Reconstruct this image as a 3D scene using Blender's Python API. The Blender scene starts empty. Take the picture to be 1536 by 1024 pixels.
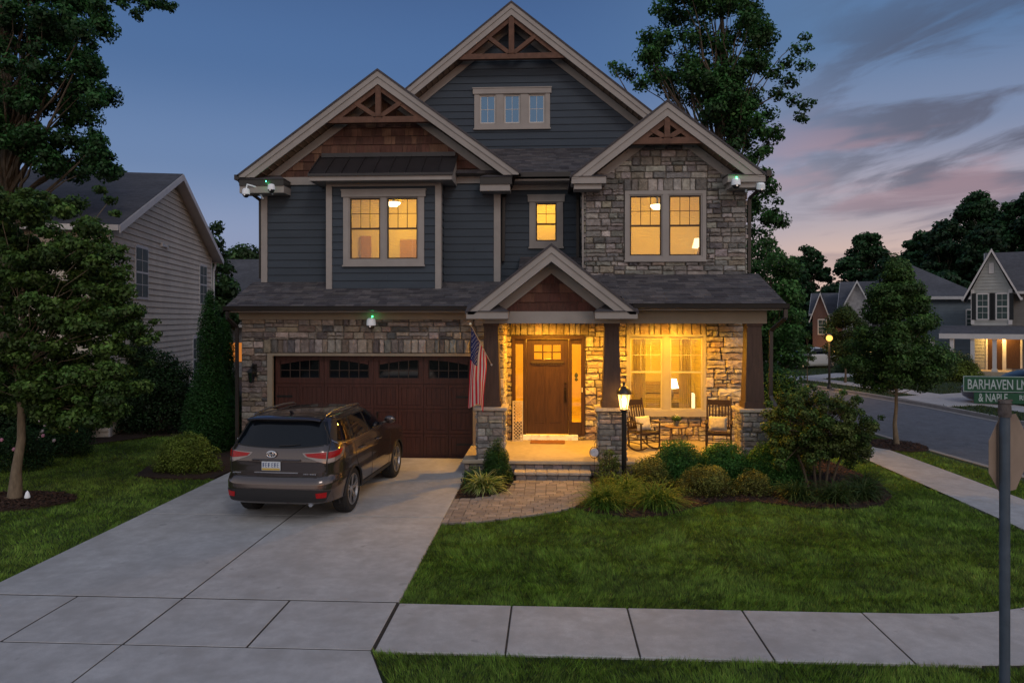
import bpy, math, random
import numpy as np
from math import sin, cos, pi, radians, sqrt, atan2, floor
from mathutils import Vector, Matrix, noise as mnoise

random.seed(7)
RS = np.random.RandomState(11)
scene = bpy.context.scene
COL = scene.collection

# ------------------------------------------------------------------ helpers
def hexc(h):
    h = h.lstrip('#')
    c = [int(h[i:i+2], 16) / 255 for i in (0, 2, 4)]
    return tuple(((x / 12.92) if x <= .04045 else ((x + .055) / 1.055) ** 2.4) for x in c)

def tag(o, label=None, cat=None, group=None, kind=None):
    if label: o['label'] = label
    if cat: o['category'] = cat
    if group: o['group'] = group
    if kind: o['kind'] = kind
    return o

def thing(name, label, cat, loc=(0, 0, 0), rz=0, group=None):
    o = bpy.data.objects.new(name, None)
    COL.objects.link(o)
    o.empty_display_size = .2
    o.location = loc
    o.rotation_euler = (0, 0, rz)
    return tag(o, label, cat, group)

def copy_tree(o, parent=None):
    c = o.copy()
    COL.objects.link(c)
    if parent is not None:
        c.parent = parent
    for ch in list(o.children):
        copy_tree(ch, c)
    return c

def root_origin(o):
    while o.parent is not None:
        o = o.parent
    return o.location

def mesh_obj(name, verts, faces, mat, parent=None, cols=None, smooth=False, origin=None, local=False):
    me = bpy.data.meshes.new(name)
    if parent is not None and not local:
        L = root_origin(parent)
        verts = [(v[0] - L[0], v[1] - L[1], v[2] - L[2]) for v in verts]
    elif origin is not None:
        verts = [(v[0] - origin[0], v[1] - origin[1], v[2] - origin[2]) for v in verts]
    me.from_pydata(verts, [], faces)
    mats = mat if isinstance(mat, (list, tuple)) else [mat]
    for m in mats:
        me.materials.append(m)
    if cols is not None:
        at = me.color_attributes.new('Col', 'FLOAT_COLOR', 'CORNER')
        arr = np.empty((len(me.loops), 4), dtype=np.float32)
        k = 0
        for f, c in zip(faces, cols):
            n = len(f)
            arr[k:k + n, 0:3] = c[:3]
            arr[k:k + n, 3] = 1
            k += n
        at.data.foreach_set('color', arr.ravel())
    if smooth:
        me.polygons.foreach_set('use_smooth', [True] * len(me.polygons))
        try:
            me.set_sharp_from_angle(angle=radians(40))
        except Exception:
            pass
    me.update()
    o = bpy.data.objects.new(name, me)
    if origin is not None:
        o.location = origin
    COL.objects.link(o)
    if parent is not None:
        o.parent = parent
    return o

class MB:
    """collects shapes that become ONE mesh object"""
    def __init__(s):
        s.v = []; s.f = []; s.c = []
        s.col = (1, 1, 1)
    def add(s, vs, fs, col=None):
        b = len(s.v)
        s.v.extend([tuple(v) for v in vs])
        for f in fs:
            s.f.append(tuple(b + i for i in f))
            s.c.append(col or s.col)
        return s
    def box(s, x0, x1, y0, y1, z0, z1, col=None):
        if x0 > x1: x0, x1 = x1, x0
        if y0 > y1: y0, y1 = y1, y0
        if z0 > z1: z0, z1 = z1, z0
        vs = [(x0, y0, z0), (x1, y0, z0), (x1, y1, z0), (x0, y1, z0), (x0, y0, z1), (x1, y0, z1), (x1, y1, z1), (x0, y1, z1)]
        return s.add(vs, [(0, 3, 2, 1), (4, 5, 6, 7), (0, 1, 5, 4), (1, 2, 6, 5), (2, 3, 7, 6), (3, 0, 4, 7)], col)
    def bbox(s, x0, x1, y0, y1, z0, z1, b=.01, col=None):
        """box with chamfered vertical + horizontal edges"""
        if x0 > x1: x0, x1 = x1, x0
        if y0 > y1: y0, y1 = y1, y0
        if z0 > z1: z0, z1 = z1, z0
        b = min(b, (x1 - x0) * .45, (y1 - y0) * .45, (z1 - z0) * .45)
        def ring(x0, x1, y0, y1, z, c):
            return [(x0 + c, y0, z), (x1 - c, y0, z), (x1, y0 + c, z), (x1, y1 - c, z), (x1 - c, y1, z), (x0 + c, y1, z), (x0, y1 - c, z), (x0, y0 + c, z)]
        R = ring(x0 + b, x1 - b, y0 + b, y1 - b, z0, b * .3) + ring(x0, x1, y0, y1, z0 + b, b) + ring(x0, x1, y0, y1, z1 - b, b) + ring(x0 + b, x1 - b, y0 + b, y1 - b, z1, b * .3)
        fs = [tuple(range(7, -1, -1)), tuple(range(24, 32))]
        for k in range(3):
            for i in range(8):
                j = (i + 1) % 8
                fs.append((k * 8 + i, k * 8 + j, k * 8 + 8 + j, k * 8 + 8 + i))
        return s.add(R, fs, col)
    def beam(s, a, b, w, h, up=(0, 0, 1), col=None):
        """bar from a to b, width w (side) and h (along up)"""
        a = Vector(a); b = Vector(b)
        d = (b - a).normalized(); up = Vector(up)
        side = d.cross(up)
        if side.length < 1e-5: side = Vector((1, 0, 0))
        side.normalize(); u = side.cross(d).normalized()
        vs = []
        for p in (a, b):
            for i, j in ((-1, -1), (1, -1), (1, 1), (-1, 1)):
                vs.append(p + side * (w / 2 * i) + u * (h / 2 * j))
        return s.add(vs, [(0, 1, 2, 3), (7, 6, 5, 4), (0, 4, 5, 1), (1, 5, 6, 2), (2, 6, 7, 3), (3, 7, 4, 0)], col)
    def prism(s, poly, ax, d0, d1, col=None):
        """poly: 2D pts; ax 'y' -> pts are (x,z) extruded along y; 'x' -> (y,z); 'z' -> (x,y)"""
        n = len(poly)
        def P(p, d):
            return {'y': (p[0], d, p[1]), 'x': (d, p[0], p[1]), 'z': (p[0], p[1], d)}[ax]
        vs = [P(p, d0) for p in poly] + [P(p, d1) for p in poly]
        fs = [tuple(range(n))[::-1], tuple(range(n, 2 * n))]
        for i in range(n):
            j = (i + 1) % n
            fs.append((i, j, n + j, n + i))
        return s.add(vs, fs, col)
    def tube(s, pts, rad, n=8, col=None, caps=True):
        pts = [Vector(p) for p in pts]
        if not hasattr(rad, '__len__'): rad = [rad] * len(pts)
        rings = []
        prev = None
        for i, p in enumerate(pts):
            d = (pts[min(i + 1, len(pts) - 1)] - pts[max(i - 1, 0)])
            if d.length < 1e-9: d = Vector((0, 0, 1))
            d.normalize()
            if prev is None:
                ref = Vector((0, 0, 1)) if abs(d.z) < .9 else Vector((1, 0, 0))
                prev = d.cross(ref).normalized()
            a = (prev - d * prev.dot(d))
            if a.length < 1e-6: a = d.orthogonal()
            a.normalize(); b = d.cross(a); prev = a
            rings.append([p + a * (rad[i] * cos(2 * pi * k / n)) + b * (rad[i] * sin(2 * pi * k / n)) for k in range(n)])
        vs = [v for r in rings for v in r]
        fs = []
        for i in range(len(pts) - 1):
            for k in range(n):
                l = (k + 1) % n
                fs.append((i * n + k, i * n + l, i * n + n + l, i * n + n + k))
        if caps:
            fs.append(tuple(range(n))[::-1]); fs.append(tuple(range(len(vs) - n, len(vs))))
        return s.add(vs, fs, col)
    def lathe(s, prof, c=(0, 0, 0), ax='z', n=20, col=None, sx=1, sy=1, cap=True):
        """prof: (r, h) list about axis through c"""
        vs = []; fs = []
        for r, h in prof:
            for k in range(n):
                a = 2 * pi * k / n
                u, w = r * cos(a) * sx, r * sin(a) * sy
                p = {'z': (u, w, h), 'x': (h, u, w), 'y': (w, h, u)}[ax]
                vs.append((c[0] + p[0], c[1] + p[1], c[2] + p[2]))
        m = len(prof)
        for i in range(m - 1):
            for k in range(n):
                l = (k + 1) % n
                fs.append((i * n + k, i * n + l, i * n + n + l, i * n + n + k))
        if cap and prof[0][0] > 1e-4: fs.append(tuple(range(n))[::-1])
        if cap and prof[-1][0] > 1e-4: fs.append(tuple(range(m * n - n, m * n)))
        return s.add(vs, fs, col)
    def sphere(s, c, r, n=12, m=8, col=None, sc=(1, 1, 1)):
        vs = []; fs = []
        for i in range(m + 1):
            t = pi * i / m
            for k in range(n):
                a = 2 * pi * k / n
                vs.append((c[0] + r * sc[0] * sin(t) * cos(a), c[1] + r * sc[1] * sin(t) * sin(a), c[2] - r * sc[2] * cos(t)))
        for i in range(m):
            for k in range(n):
                l = (k + 1) % n
                fs.append((i * n + k, i * n + l, i * n + n + l, i * n + n + k))
        return s.add(vs, fs, col)
    def grid(s, P, nu, nv, col=None, closed=False):
        """P(i,j) -> point for i in 0..nu, j in 0..nv ; col may be a function of (i,j)"""
        vs = [P(i, j) for i in range(nu + 1) for j in range(nv + 1)]
        b = len(s.v); s.v.extend([tuple(v) for v in vs])
        for i in range(nu):
            for j in range(nv):
                q = i * (nv + 1) + j
                s.f.append((b + q, b + q + 1, b + q + nv + 2, b + q + nv + 1))
                s.c.append(col(i, j) if callable(col) else (col or s.col))
        return s
    def xf(s, M, start=0):
        for i in range(start, len(s.v)):
            s.v[i] = tuple(M @ Vector(s.v[i]))
        return s
    def pieces(s, name, mat, parent=None, smooth=False):
        """one object per separate shape"""
        par = list(range(len(s.v)))
        def fd(i):
            while par[i] != i: par[i] = par[par[i]]; i = par[i]
            return i
        for f in s.f:
            for i in f[1:]: par[fd(i)] = fd(f[0])
        groups = {}
        for f, c in zip(s.f, s.c): groups.setdefault(fd(f[0]), []).append((f, c))
        out = []
        for g in groups.values():
            ids = sorted({i for f, _ in g for i in f}); mp = {i: k for k, i in enumerate(ids)}
            out.append(mesh_obj(name, [s.v[i] for i in ids], [tuple(mp[i] for i in f) for f, _ in g], mat, parent, [c for _, c in g], smooth))
        return out
    def build(s, name, mat, parent=None, smooth=False, origin=None, local=False):
        return mesh_obj(name, s.v, s.f, mat, parent, s.c, smooth, origin, local)

# camera frame (used to read places off the photograph's ground plan)
FPX = 1100.; CAMH = 3.4; YAW = math.atan(57 / 1100.)
def _ray(px):
    t = (px - 768) / FPX
    return (t * cos(YAW) - sin(YAW), t * sin(YAW) + cos(YAW))
def G(px, py, z=0.):
    d = FPX * (CAMH - z) / (py - 478.); r = _ray(px)
    return (r[0] * d, r[1] * d)
def P(px, py, Y):
    r = _ray(px); d = Y / r[1]
    return (r[0] * d, CAMH - (py - 478.) * d / FPX)

# ------------------------------------------------------------------ materials
MATS = {}
def mat(name, col=(.5, .5, .5), rough=.8, ns=6., na=.25, bump=.3, bs=None, bd=.01, attr=False, metal=0., spec=.4,
        stretch=None, emis=None, estr=0., trans=0., coat=0., big=0., hue=None, fine=0., worn=0.):
    if name in MATS: return MATS[name]
    m = bpy.data.materials.new(name); m.use_nodes = True
    nt = m.node_tree; N = nt.nodes; L = nt.links
    for n in list(N): N.remove(n)
    out = N.new('ShaderNodeOutputMaterial'); b = N.new('ShaderNodeBsdfPrincipled')
    L.new(b.outputs[0], out.inputs[0])
    b.inputs['Roughness'].default_value = rough
    b.inputs['Metallic'].default_value = metal
    b.inputs['Specular IOR Level'].default_value = spec
    if coat: b.inputs['Coat Weight'].default_value = coat; b.inputs['Coat Roughness'].default_value = .05
    tc = N.new('ShaderNodeTexCoord'); mp = N.new('ShaderNodeMapping')
    L.new(tc.outputs['Object'], mp.inputs[0])
    if stretch: mp.inputs['Scale'].default_value = stretch
    def noise(sc, det=5, rg=.6):
        n = N.new('ShaderNodeTexNoise'); n.inputs['Scale'].default_value = sc
        n.inputs['Detail'].default_value = det; n.inputs['Roughness'].default_value = rg
        L.new(mp.outputs[0], n.inputs['Vector']); return n
    if attr:
        a = N.new('ShaderNodeVertexColor'); a.layer_name = 'Col'; src = a.outputs[0]
        if col != (.5, .5, .5):
            mx = N.new('ShaderNodeMix'); mx.data_type = 'RGBA'; mx.blend_type = 'MULTIPLY'; mx.inputs[0].default_value = 1
            L.new(src, mx.inputs[6]); mx.inputs[7].default_value = (*col, 1); src = mx.outputs[2]
    else:
        r = N.new('ShaderNodeRGB'); r.outputs[0].default_value = (*col, 1); src = r.outputs[0]
    def vary(src, fac, amt):
        mr = N.new('ShaderNodeMapRange'); mr.inputs[1].default_value = .25; mr.inputs[2].default_value = .75
        mr.inputs[3].default_value = 1 - amt; mr.inputs[4].default_value = 1 + amt
        L.new(fac, mr.inputs[0])
        vm = N.new('ShaderNodeVectorMath'); vm.operation = 'SCALE'
        L.new(src, vm.inputs[0]); L.new(mr.outputs[0], vm.inputs[3]); return vm.outputs[0]
    if na: src = vary(src, noise(ns).outputs[0], na)
    if big: src = vary(src, noise(ns * .12, 3).outputs[0], big)
    if fine: src = vary(src, noise(ns * 22, 4, .7).outputs[0], fine)
    if worn:   # faint wheel tracks and small dark drips
        m2 = N.new('ShaderNodeMapping'); m2.inputs['Scale'].default_value = (2.4, .14, 1); L.new(tc.outputs['Object'], m2.inputs[0])
        n2 = N.new('ShaderNodeTexNoise'); n2.inputs['Scale'].default_value = 1.; n2.inputs['Detail'].default_value = 4; L.new(m2.outputs[0], n2.inputs['Vector'])
        src = vary(src, n2.outputs[0], worn)
        n3 = N.new('ShaderNodeTexNoise'); n3.inputs['Scale'].default_value = 4.5; n3.inputs['Detail'].default_value = 2; L.new(tc.outputs['Object'], n3.inputs['Vector'])
        r3 = N.new('ShaderNodeMapRange'); r3.inputs[1].default_value = .7; r3.inputs[2].default_value = .76; r3.inputs[3].default_value = 1; r3.inputs[4].default_value = .72; L.new(n3.outputs[0], r3.inputs[0])
        v3 = N.new('ShaderNodeVectorMath'); v3.operation = 'SCALE'; L.new(src, v3.inputs[0]); L.new(r3.outputs[0], v3.inputs[3]); src = v3.outputs[0]
    if hue:
        mx = N.new('ShaderNodeMix'); mx.data_type = 'RGBA'
        mr = N.new('ShaderNodeMapRange'); mr.inputs[1].default_value = .45; mr.inputs[2].default_value = .7
        L.new(noise(ns * .3, 4).outputs[0], mr.inputs[0]); L.new(mr.outputs[0], mx.inputs[0])
        L.new(src, mx.inputs[6]); mx.inputs[7].default_value = (*hue, 1); src = mx.outputs[2]
    L.new(src, b.inputs['Base Color'])
    if bump:
        bn = N.new('ShaderNodeBump'); bn.inputs['Strength'].default_value = bump; bn.inputs['Distance'].default_value = bd
        L.new(noise(bs or ns * 3, 6, .65).outputs[0], bn.inputs['Height']); L.new(bn.outputs[0], b.inputs['Normal'])
    if emis:
        b.inputs['Emission Color'].default_value = (*emis, 1); b.inputs['Emission Strength'].default_value = estr
    if trans:
        tr = N.new('ShaderNodeBsdfTranslucent'); L.new(src, tr.inputs[0])
        ms = N.new('ShaderNodeMixShader'); ms.inputs[0].default_value = trans
        L.new(b.outputs[0], ms.inputs[1]); L.new(tr.outputs[0], ms.inputs[2]); L.new(ms.outputs[0], out.inputs[0])
    MATS[name] = m
    return m

def glass_mat(name, tint=(.9, .95, 1), refl=.12, gcol=(.9, .95, 1)):
    if name in MATS: return MATS[name]
    m = bpy.data.materials.new(name); m.use_nodes = True
    nt = m.node_tree; N = nt.nodes; L = nt.links
    for n in list(N): N.remove(n)
    out = N.new('ShaderNodeOutputMaterial')
    t = N.new('ShaderNodeBsdfTransparent'); t.inputs[0].default_value = (*tint, 1)
    g = N.new('ShaderNodeBsdfGlossy'); g.inputs['Roughness'].default_value = .03; g.inputs[0].default_value = (*gcol, 1)
    fr = N.new('ShaderNodeFresnel'); fr.inputs[0].default_value = 1.5
    ad = N.new('ShaderNodeMath'); ad.operation = 'ADD'; ad.inputs[1].default_value = refl; L.new(fr.outputs[0], ad.inputs[0])
    mx = N.new('ShaderNodeMixShader'); L.new(ad.outputs[0], mx.inputs[0]); L.new(t.outputs[0], mx.inputs[1]); L.new(g.outputs[0], mx.inputs[2])
    L.new(mx.outputs[0], out.inputs[0])
    MATS[name] = m
    return m

def emat(name, col, s):
    if name in MATS: return MATS[name]
    m = bpy.data.materials.new(name); m.use_nodes = True
    N = m.node_tree.nodes; L = m.node_tree.links
    for n in list(N): N.remove(n)
    o = N.new('ShaderNodeOutputMaterial'); e = N.new('ShaderNodeEmission')
    e.inputs[0].default_value = (*col, 1); e.inputs[1].default_value = s
    L.new(e.outputs[0], o.inputs[0]); MATS[name] = m
    return m

def light(name, kind, loc, energy, col, size=.1, rot=None, angle=None):
    l = bpy.data.lights.new(name, kind); l.energy = energy; l.color = col
    if kind in ('POINT', 'SPOT'): l.shadow_soft_size = size
    if kind == 'SUN': l.angle = angle
    o = bpy.data.objects.new(name, l); COL.objects.link(o); o.location = loc
    if rot: o.rotation_euler = rot
    return o

# ------------------------------------------------------------------ 2D tiling
def clip_half(poly, a, b, c):
    """keep a*x+b*y<=c"""
    out = []
    n = len(poly)
    for i in range(n):
        p, q = poly[i], poly[(i + 1) % n]
        dp = a * p[0] + b * p[1] - c; dq = a * q[0] + b * q[1] - c
        if dp <= 0: out.append(p)
        if (dp < 0 < dq) or (dq < 0 < dp):
            t = dp / (dp - dq); out.append((p[0] + (q[0] - p[0]) * t, p[1] + (q[1] - p[1]) * t))
    return out
def clip_conv(poly, region):
    """region: convex CCW polygon"""
    n = len(region)
    for i in range(n):
        p, q = region[i], region[(i + 1) % n]
        a, b = q[1] - p[1], -(q[0] - p[0])
        poly = clip_half(poly, a, b, a * p[0] + b * p[1])
        if len(poly) < 3: return []
    return poly
def area(p):
    return .5 * sum(p[i][0] * p[(i + 1) % len(p)][1] - p[(i + 1) % len(p)][0] * p[i][1] for i in range(len(p)))
def rect_minus(rects, hole):
    out = []
    hx0, hx1, hy0, hy1 = hole
    for (x0, x1, y0, y1) in rects:
        if x1 <= hx0 or x0 >= hx1 or y1 <= hy0 or y0 >= hy1:
            out.append((x0, x1, y0, y1)); continue
        if y0 < hy0: out.append((x0, x1, y0, hy0))
        if y1 > hy1: out.append((x0, x1, hy1, y1))
        a, b = max(y0, hy0), min(y1, hy1)
        if x0 < hx0: out.append((x0, hx0, a, b))
        if x1 > hx1: out.append((hx1, x1, a, b))
    return out
def cells_in(rects, holes=(), region=None, minw=.015):
    res = []
    for r in rects:
        rr = [r[:4]]
        for h in holes: rr = rect_minus(rr, h)
        for q in rr:
            if q[1] - q[0] < minw or q[3] - q[2] < minw: continue
            poly = [(q[0], q[2]), (q[1], q[2]), (q[1], q[3]), (q[0], q[3])]
            if region:
                poly = clip_conv(poly, region)
                if len(poly) < 3 or area(poly) < 1e-4: continue
            res.append((poly, r))
    return res

def frame_y(Y, s=-1):     # wall facing -Y
    return lambda u, v, d: (u, Y - d, v)
def frame_x(X, s=1):      # wall facing +X (s=1) or -X (s=-1); u is y
    return lambda u, v, d: (X + s * d, u, v)

def stone_cells(u0, u1, v0, v1, rnd, big=1.):
    """random ashlar: strips, each split recursively"""
    res = []
    def split(a0, a1, b0, b1):
        w, h = a1 - a0, b1 - b0
        if h > .21 * big or (h > .15 * big and rnd.random() < .45 and w > .3):
            m = b0 + h * rnd.uniform(.38, .62)
            split(a0, a1, b0, m); split(a0, a1, m, b1); return
        lim = rnd.uniform(.24, .55) * big
        if w > lim and w > .22 * big:
            m = a0 + w * rnd.uniform(.35, .65)
            split(a0, m, b0, b1); split(m, a1, b0, b1); return
        res.append((a0, a1, b0, b1))
    v = v0
    while v < v1 - .02:
        h = rnd.uniform(.2, .42) * big
        if v1 - v - h < .12: h = v1 - v
        u = u0
        while u < u1 - .02:
            w = rnd.uniform(.4, 1.1) * big
            if u1 - u - w < .25: w = u1 - u
            split(u, u + w, v, min(v + h, v1)); u += w
        v += h
    return res

def put_stones(mb, F, rects, holes, region, palette, rnd, depth=(.025, .06), gap=.006, rough=.012):
    for poly, r in cells_in(rects, holes, region, .03):
        if area(poly) < .0012: continue
        cx = sum(p[0] for p in poly) / len(poly); cy = sum(p[1] for p in poly) / len(poly)
        # more points along the edges with jitter
        pts = []
        n = len(poly)
        for i in range(n):
            p, q = poly[i], poly[(i + 1) % n]
            L = math.hypot(q[0] - p[0], q[1] - p[1])
            if L < 1e-4: continue
            k = max(2, int(L / .09))
            for j in range(k):
                t = (j + .18 + (.64 * 0 if j else 0)) / k if j else .12 * min(1, .1 / L * 2)
                pts.append((p[0] + (q[0] - p[0]) * t, p[1] + (q[1] - p[1]) * t))
            t = 1 - .12 * min(1, .1 / L * 2)
            pts.append((p[0] + (q[0] - p[0]) * t, p[1] + (q[1] - p[1]) * t))
        d = rnd.uniform(*depth)
        c = rnd.choice(palette); s = rnd.uniform(.75, 1.25); col = tuple(x * s * rnd.uniform(.95, 1.05) for x in c)
        m = len(pts)
        A = []; B = []; C = []
        for p in pts:
            dx, dy = p[0] - cx, p[1] - cy; l = math.hypot(dx, dy) + 1e-6
            g = gap + rnd.uniform(0, .005)
            A.append((p[0] - dx / l * g, p[1] - dy / l * g, 0))
            B.append((p[0] - dx / l * (g + .003 + rnd.uniform(0, .005)), p[1] - dy / l * (g + .004), d * rnd.uniform(.45, .75)))
            C.append((p[0] - dx / l * (g + .02 + rnd.uniform(0, .008)), p[1] - dy / l * (g + .016 + rnd.uniform(0, .006)), d + rnd.uniform(-rough, rough)))
        vs = [F(*q) for q in A + B + C] + [F(cx + rnd.uniform(-.02, .02), cy, d + rnd.uniform(-.002, rough * 1.4))]
        fs = []
        for i in range(m):
            j = (i + 1) % m
            fs += [(i, j, m + j, m + i), (m + i, m + j, 2 * m + j, 2 * m + i), (2 * m + i, 2 * m + j, 3 * m)]
        mb.add(vs, fs, col)

def put_boards(mb, F, u0, u1, v0, v1, step, holes, region, col, rnd, t0=.004, t1=.026, var=.05):
    """lap siding courses"""
    v = v0
    while v < v1:
        vt = min(v + step, v1)
        s = 1 + rnd.uniform(-var, var); c = tuple(x * s for x in col)
        cuts = [u0]; q = u0 + rnd.uniform(.6, 3.4)
        while q < u1 - .5: cuts.append(q); q += rnd.uniform(2.6, 3.7)
        cuts.append(u1)
        for poly, r in cells_in([(p_ + .0015, q_ - .0015, v, vt) for p_, q_ in zip(cuts[:-1], cuts[1:])], holes, region, .004):
            s = rnd.uniform(1 - var * .7, 1 + var * .7); c = tuple(x * s for x in col)
            n = len(poly)
            dep = [t0 + (t1 - t0) * (1 - (p[1] - v) / step) for p in poly]
            vs = [F(p[0], p[1], d) for p, d in zip(poly, dep)] + [F(p[0], p[1], 0) for p in poly]
            fs = [tuple(range(n))]
            for i in range(n):
                j = (i + 1) % n
                fs.append((i, n + i, n + j, j))
            mb.add(vs, fs, c)
        v = vt

def put_shingles(mb, F, u0, u1, v0, v1, step, wr, holes, region, palette, rnd, t0=.004, t1=.018, gap=.003, ragged=0.):
    v = v0
    while v < v1 - .01:
        vt = min(v + step, v1)
        u = u0 - rnd.uniform(0, wr[0])
        while u < u1:
            w = rnd.uniform(*wr)
            a, b = max(u, u0), min(u + w, u1)
            u += w
            if b - a < .02: continue
            c = rnd.choice(palette); s = rnd.uniform(.85, 1.15); c = tuple(x * s for x in c)
            lo = v + rnd.uniform(0, ragged)
            tt = t1 * rnd.uniform(.75, 1.2)
            for poly, r in cells_in([(a + gap / 2, b - gap / 2, lo, vt)], holes, region, .01):
                n = len(poly)
                dep = [t0 + (tt - t0) * (1 - (p[1] - v) / step) for p in poly]
                vs = [F(p[0], p[1], d) for p, d in zip(poly, dep)] + [F(p[0], p[1], 0) for p in poly]
                fs = [tuple(range(n))]
                for i in range(n):
                    j = (i + 1) % n
                    fs.append((i, n + i, n + j, j))
                mb.add(vs, fs, c)
        v = vt

def wall_slab(mb, ax, d0, d1, u0, u1, v0, v1, holes=(), region=None, col=None):
    for poly, r in cells_in([(u0, u1, v0, v1)], holes, region, .001):
        mb.prism(poly, ax, d0, d1, col)

def in_poly(x, y, poly):
    x = np.asarray(x); y = np.asarray(y)
    inside = np.zeros(x.shape, bool)
    n = len(poly); j = n - 1
    for i in range(n):
        xi, yi = poly[i]; xj, yj = poly[j]
        c = ((yi > y) != (yj > y)) & (x < (xj - xi) * (y - yi) / (yj - yi + 1e-12) + xi)
        inside ^= c
        j = i
    return inside

def np_mesh(name, V, Fq, k, mat_, parent=None, cols=None, loc=(0, 0, 0), smooth=False):
    """fast mesh: V (n,3), faces (m,k), per-face colours (m,3)"""
    me = bpy.data.meshes.new(name)
    nf = len(Fq)
    me.vertices.add(len(V)); me.vertices.foreach_set('co', np.asarray(V, np.float32).ravel())
    me.loops.add(nf * k); me.loops.foreach_set('vertex_index', np.asarray(Fq, np.int32).ravel())
    me.polygons.add(nf)
    me.polygons.foreach_set('loop_start', np.arange(0, nf * k, k, dtype=np.int32))
    me.polygons.foreach_set('loop_total', np.full(nf, k, dtype=np.int32))
    me.update(calc_edges=True)
    me.materials.append(mat_)
    if cols is not None:
        at = me.color_attributes.new('Col', 'FLOAT_COLOR', 'CORNER')
        arr = np.ones((nf, k, 4), np.float32); arr[:, :, :3] = np.asarray(cols)[:, None, :]
        at.data.foreach_set('color', arr.ravel())
    if smooth: me.polygons.foreach_set('use_smooth', [True] * nf)
    me.validate()
    o = bpy.data.objects.new(name, me); COL.objects.link(o)
    if parent is not None: o.parent = parent
    else: o.location = loc
    return o
# ------------------------------------------------------------------ palette
TRIM = mat('painted_trim', (.345, .32, .305), .6, ns=3, na=.1, bump=.15, bd=.003, big=.12)
TRIMW = mat('white_trim', (.62, .6, .58), .5, ns=3, na=.06, bump=.05, bd=.002)
SIDE = mat('lap_siding', attr=True, rough=.75, ns=4, na=.1, bump=.35, bs=60, bd=.0015, stretch=(.3, 1, 1), big=.15)
STONE = mat('stone', attr=True, rough=.9, ns=11, na=.38, bump=.75, bs=26, bd=.014, big=.18)
MORT = mat('mortar', (.17, .15, .13), .95, ns=20, na=.2, bump=.4)
SHAKE = mat('cedar_shake', attr=True, rough=.85, ns=9, na=.35, bump=.6, bs=18, bd=.006, stretch=(3, 3, .35))
SHNG = mat('asphalt_shingle', attr=True, rough=.93, ns=40, na=.3, bump=.5, bs=120, bd=.003, big=.25)
BEAM = mat('stained_timber', (.135, .068, .045), .7, ns=7, na=.35, bump=.4, bs=20, bd=.004, stretch=(1.2, 2, 1.2))
COLW = mat('column_wood', (.062, .034, .025), .6, ns=8, na=.35, bump=.4, bs=18, bd=.003, stretch=(3, 3, .3))
GUT = mat('bronze_gutter', (.03, .026, .025), .4, ns=3, na=.15, bump=.05, spec=.5)
METR = mat('standing_seam_metal', (.035, .032, .034), .38, ns=3, na=.2, bump=.05, spec=.6, metal=.3)
SOFF = mat('soffit_board', (.24, .17, .12), .8, ns=5, na=.2, bump=.2, bd=.003)
GDOOR = mat('garage_door_wood', (.062, .021, .016), .5, ns=7, na=.4, bump=.3, bs=20, bd=.002, stretch=(3.5, 3, .3))
FDOOR = mat('front_door_wood', (.06, .029, .015), .42, ns=8, na=.4, bump=.25, bs=22, bd=.002, stretch=(4, 4, .35))
SASH = mat('dark_sash', (.07, .045, .03), .5, na=.1, bump=0)
SASHW = mat('light_sash', (.5, .46, .38), .5, na=.05, bump=0)
BLIND = mat('blind_slat', (.72, .68, .5), .6, na=.03, bump=0, trans=.35)
WGLASS = glass_mat('window_glass', refl=.02)
DGLASS = glass_mat('dark_window_glass', (.25, .3, .35), refl=.26, gcol=(.42, .68, 1))  # blue gloss tint paints in a blue sky reflection
ROOMW = mat('room_wall', (.8, .66, .34), .9, ns=2, na=.06, bump=.1)
ROOMD = mat('room_door', (.42, .22, .06), .6, na=.1, bump=.05)
CONC = mat('porch_concrete', (.4, .34, .26), .85, ns=9, na=.12, bump=.2, bd=.004, big=.12)
CAPST = mat('cap_stone', (.42, .36, .3), .85, ns=14, na=.2, bump=.5, bd=.008)
BLACK = mat('black_metal', (.012, .012, .012), .4, na=.1, bump=.05)
DARKIN = mat('dark_room', (.03, .035, .045), .9, na=.1, bump=0)

PAL_W = [(.27, .22, .175), (.25, .22, .2), (.34, .29, .25), (.2, .155, .13), (.1, .096, .1), (.28, .25, .23), (.22, .21, .205), (.32, .275, .245), (.15, .13, .125)]
PAL_G = [(.27, .25, .235), (.22, .21, .205), (.35, .325, .305), (.15, .145, .145), (.29, .25, .215), (.38, .355, .335), (.19, .18, .175), (.3, .285, .275)]
PAL_P = [(.46, .37, .27), (.4, .34, .27), (.5, .42, .32), (.34, .26, .19), (.42, .37, .31), (.38, .33, .28)]
PAL_S = [(.1, .05, .036), (.125, .062, .044), (.078, .037, .028), (.17, .092, .06), (.09, .042, .032), (.11, .05, .038)]
PAL_R = [(.078, .072, .08), (.1, .092, .1), (.062, .058, .068), (.12, .11, .114), (.088, .085, .096)]
SIDC = (.05, .067, .09)
WARM = (1.0, .56, .17)

H = thing('house', 'large two-storey craftsman house with dark grey siding, stone veneer and three timber-trussed gables', 'house', (-1.4, 17.6, 0))
R1 = random.Random(3)
ZE = 7.08

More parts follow.
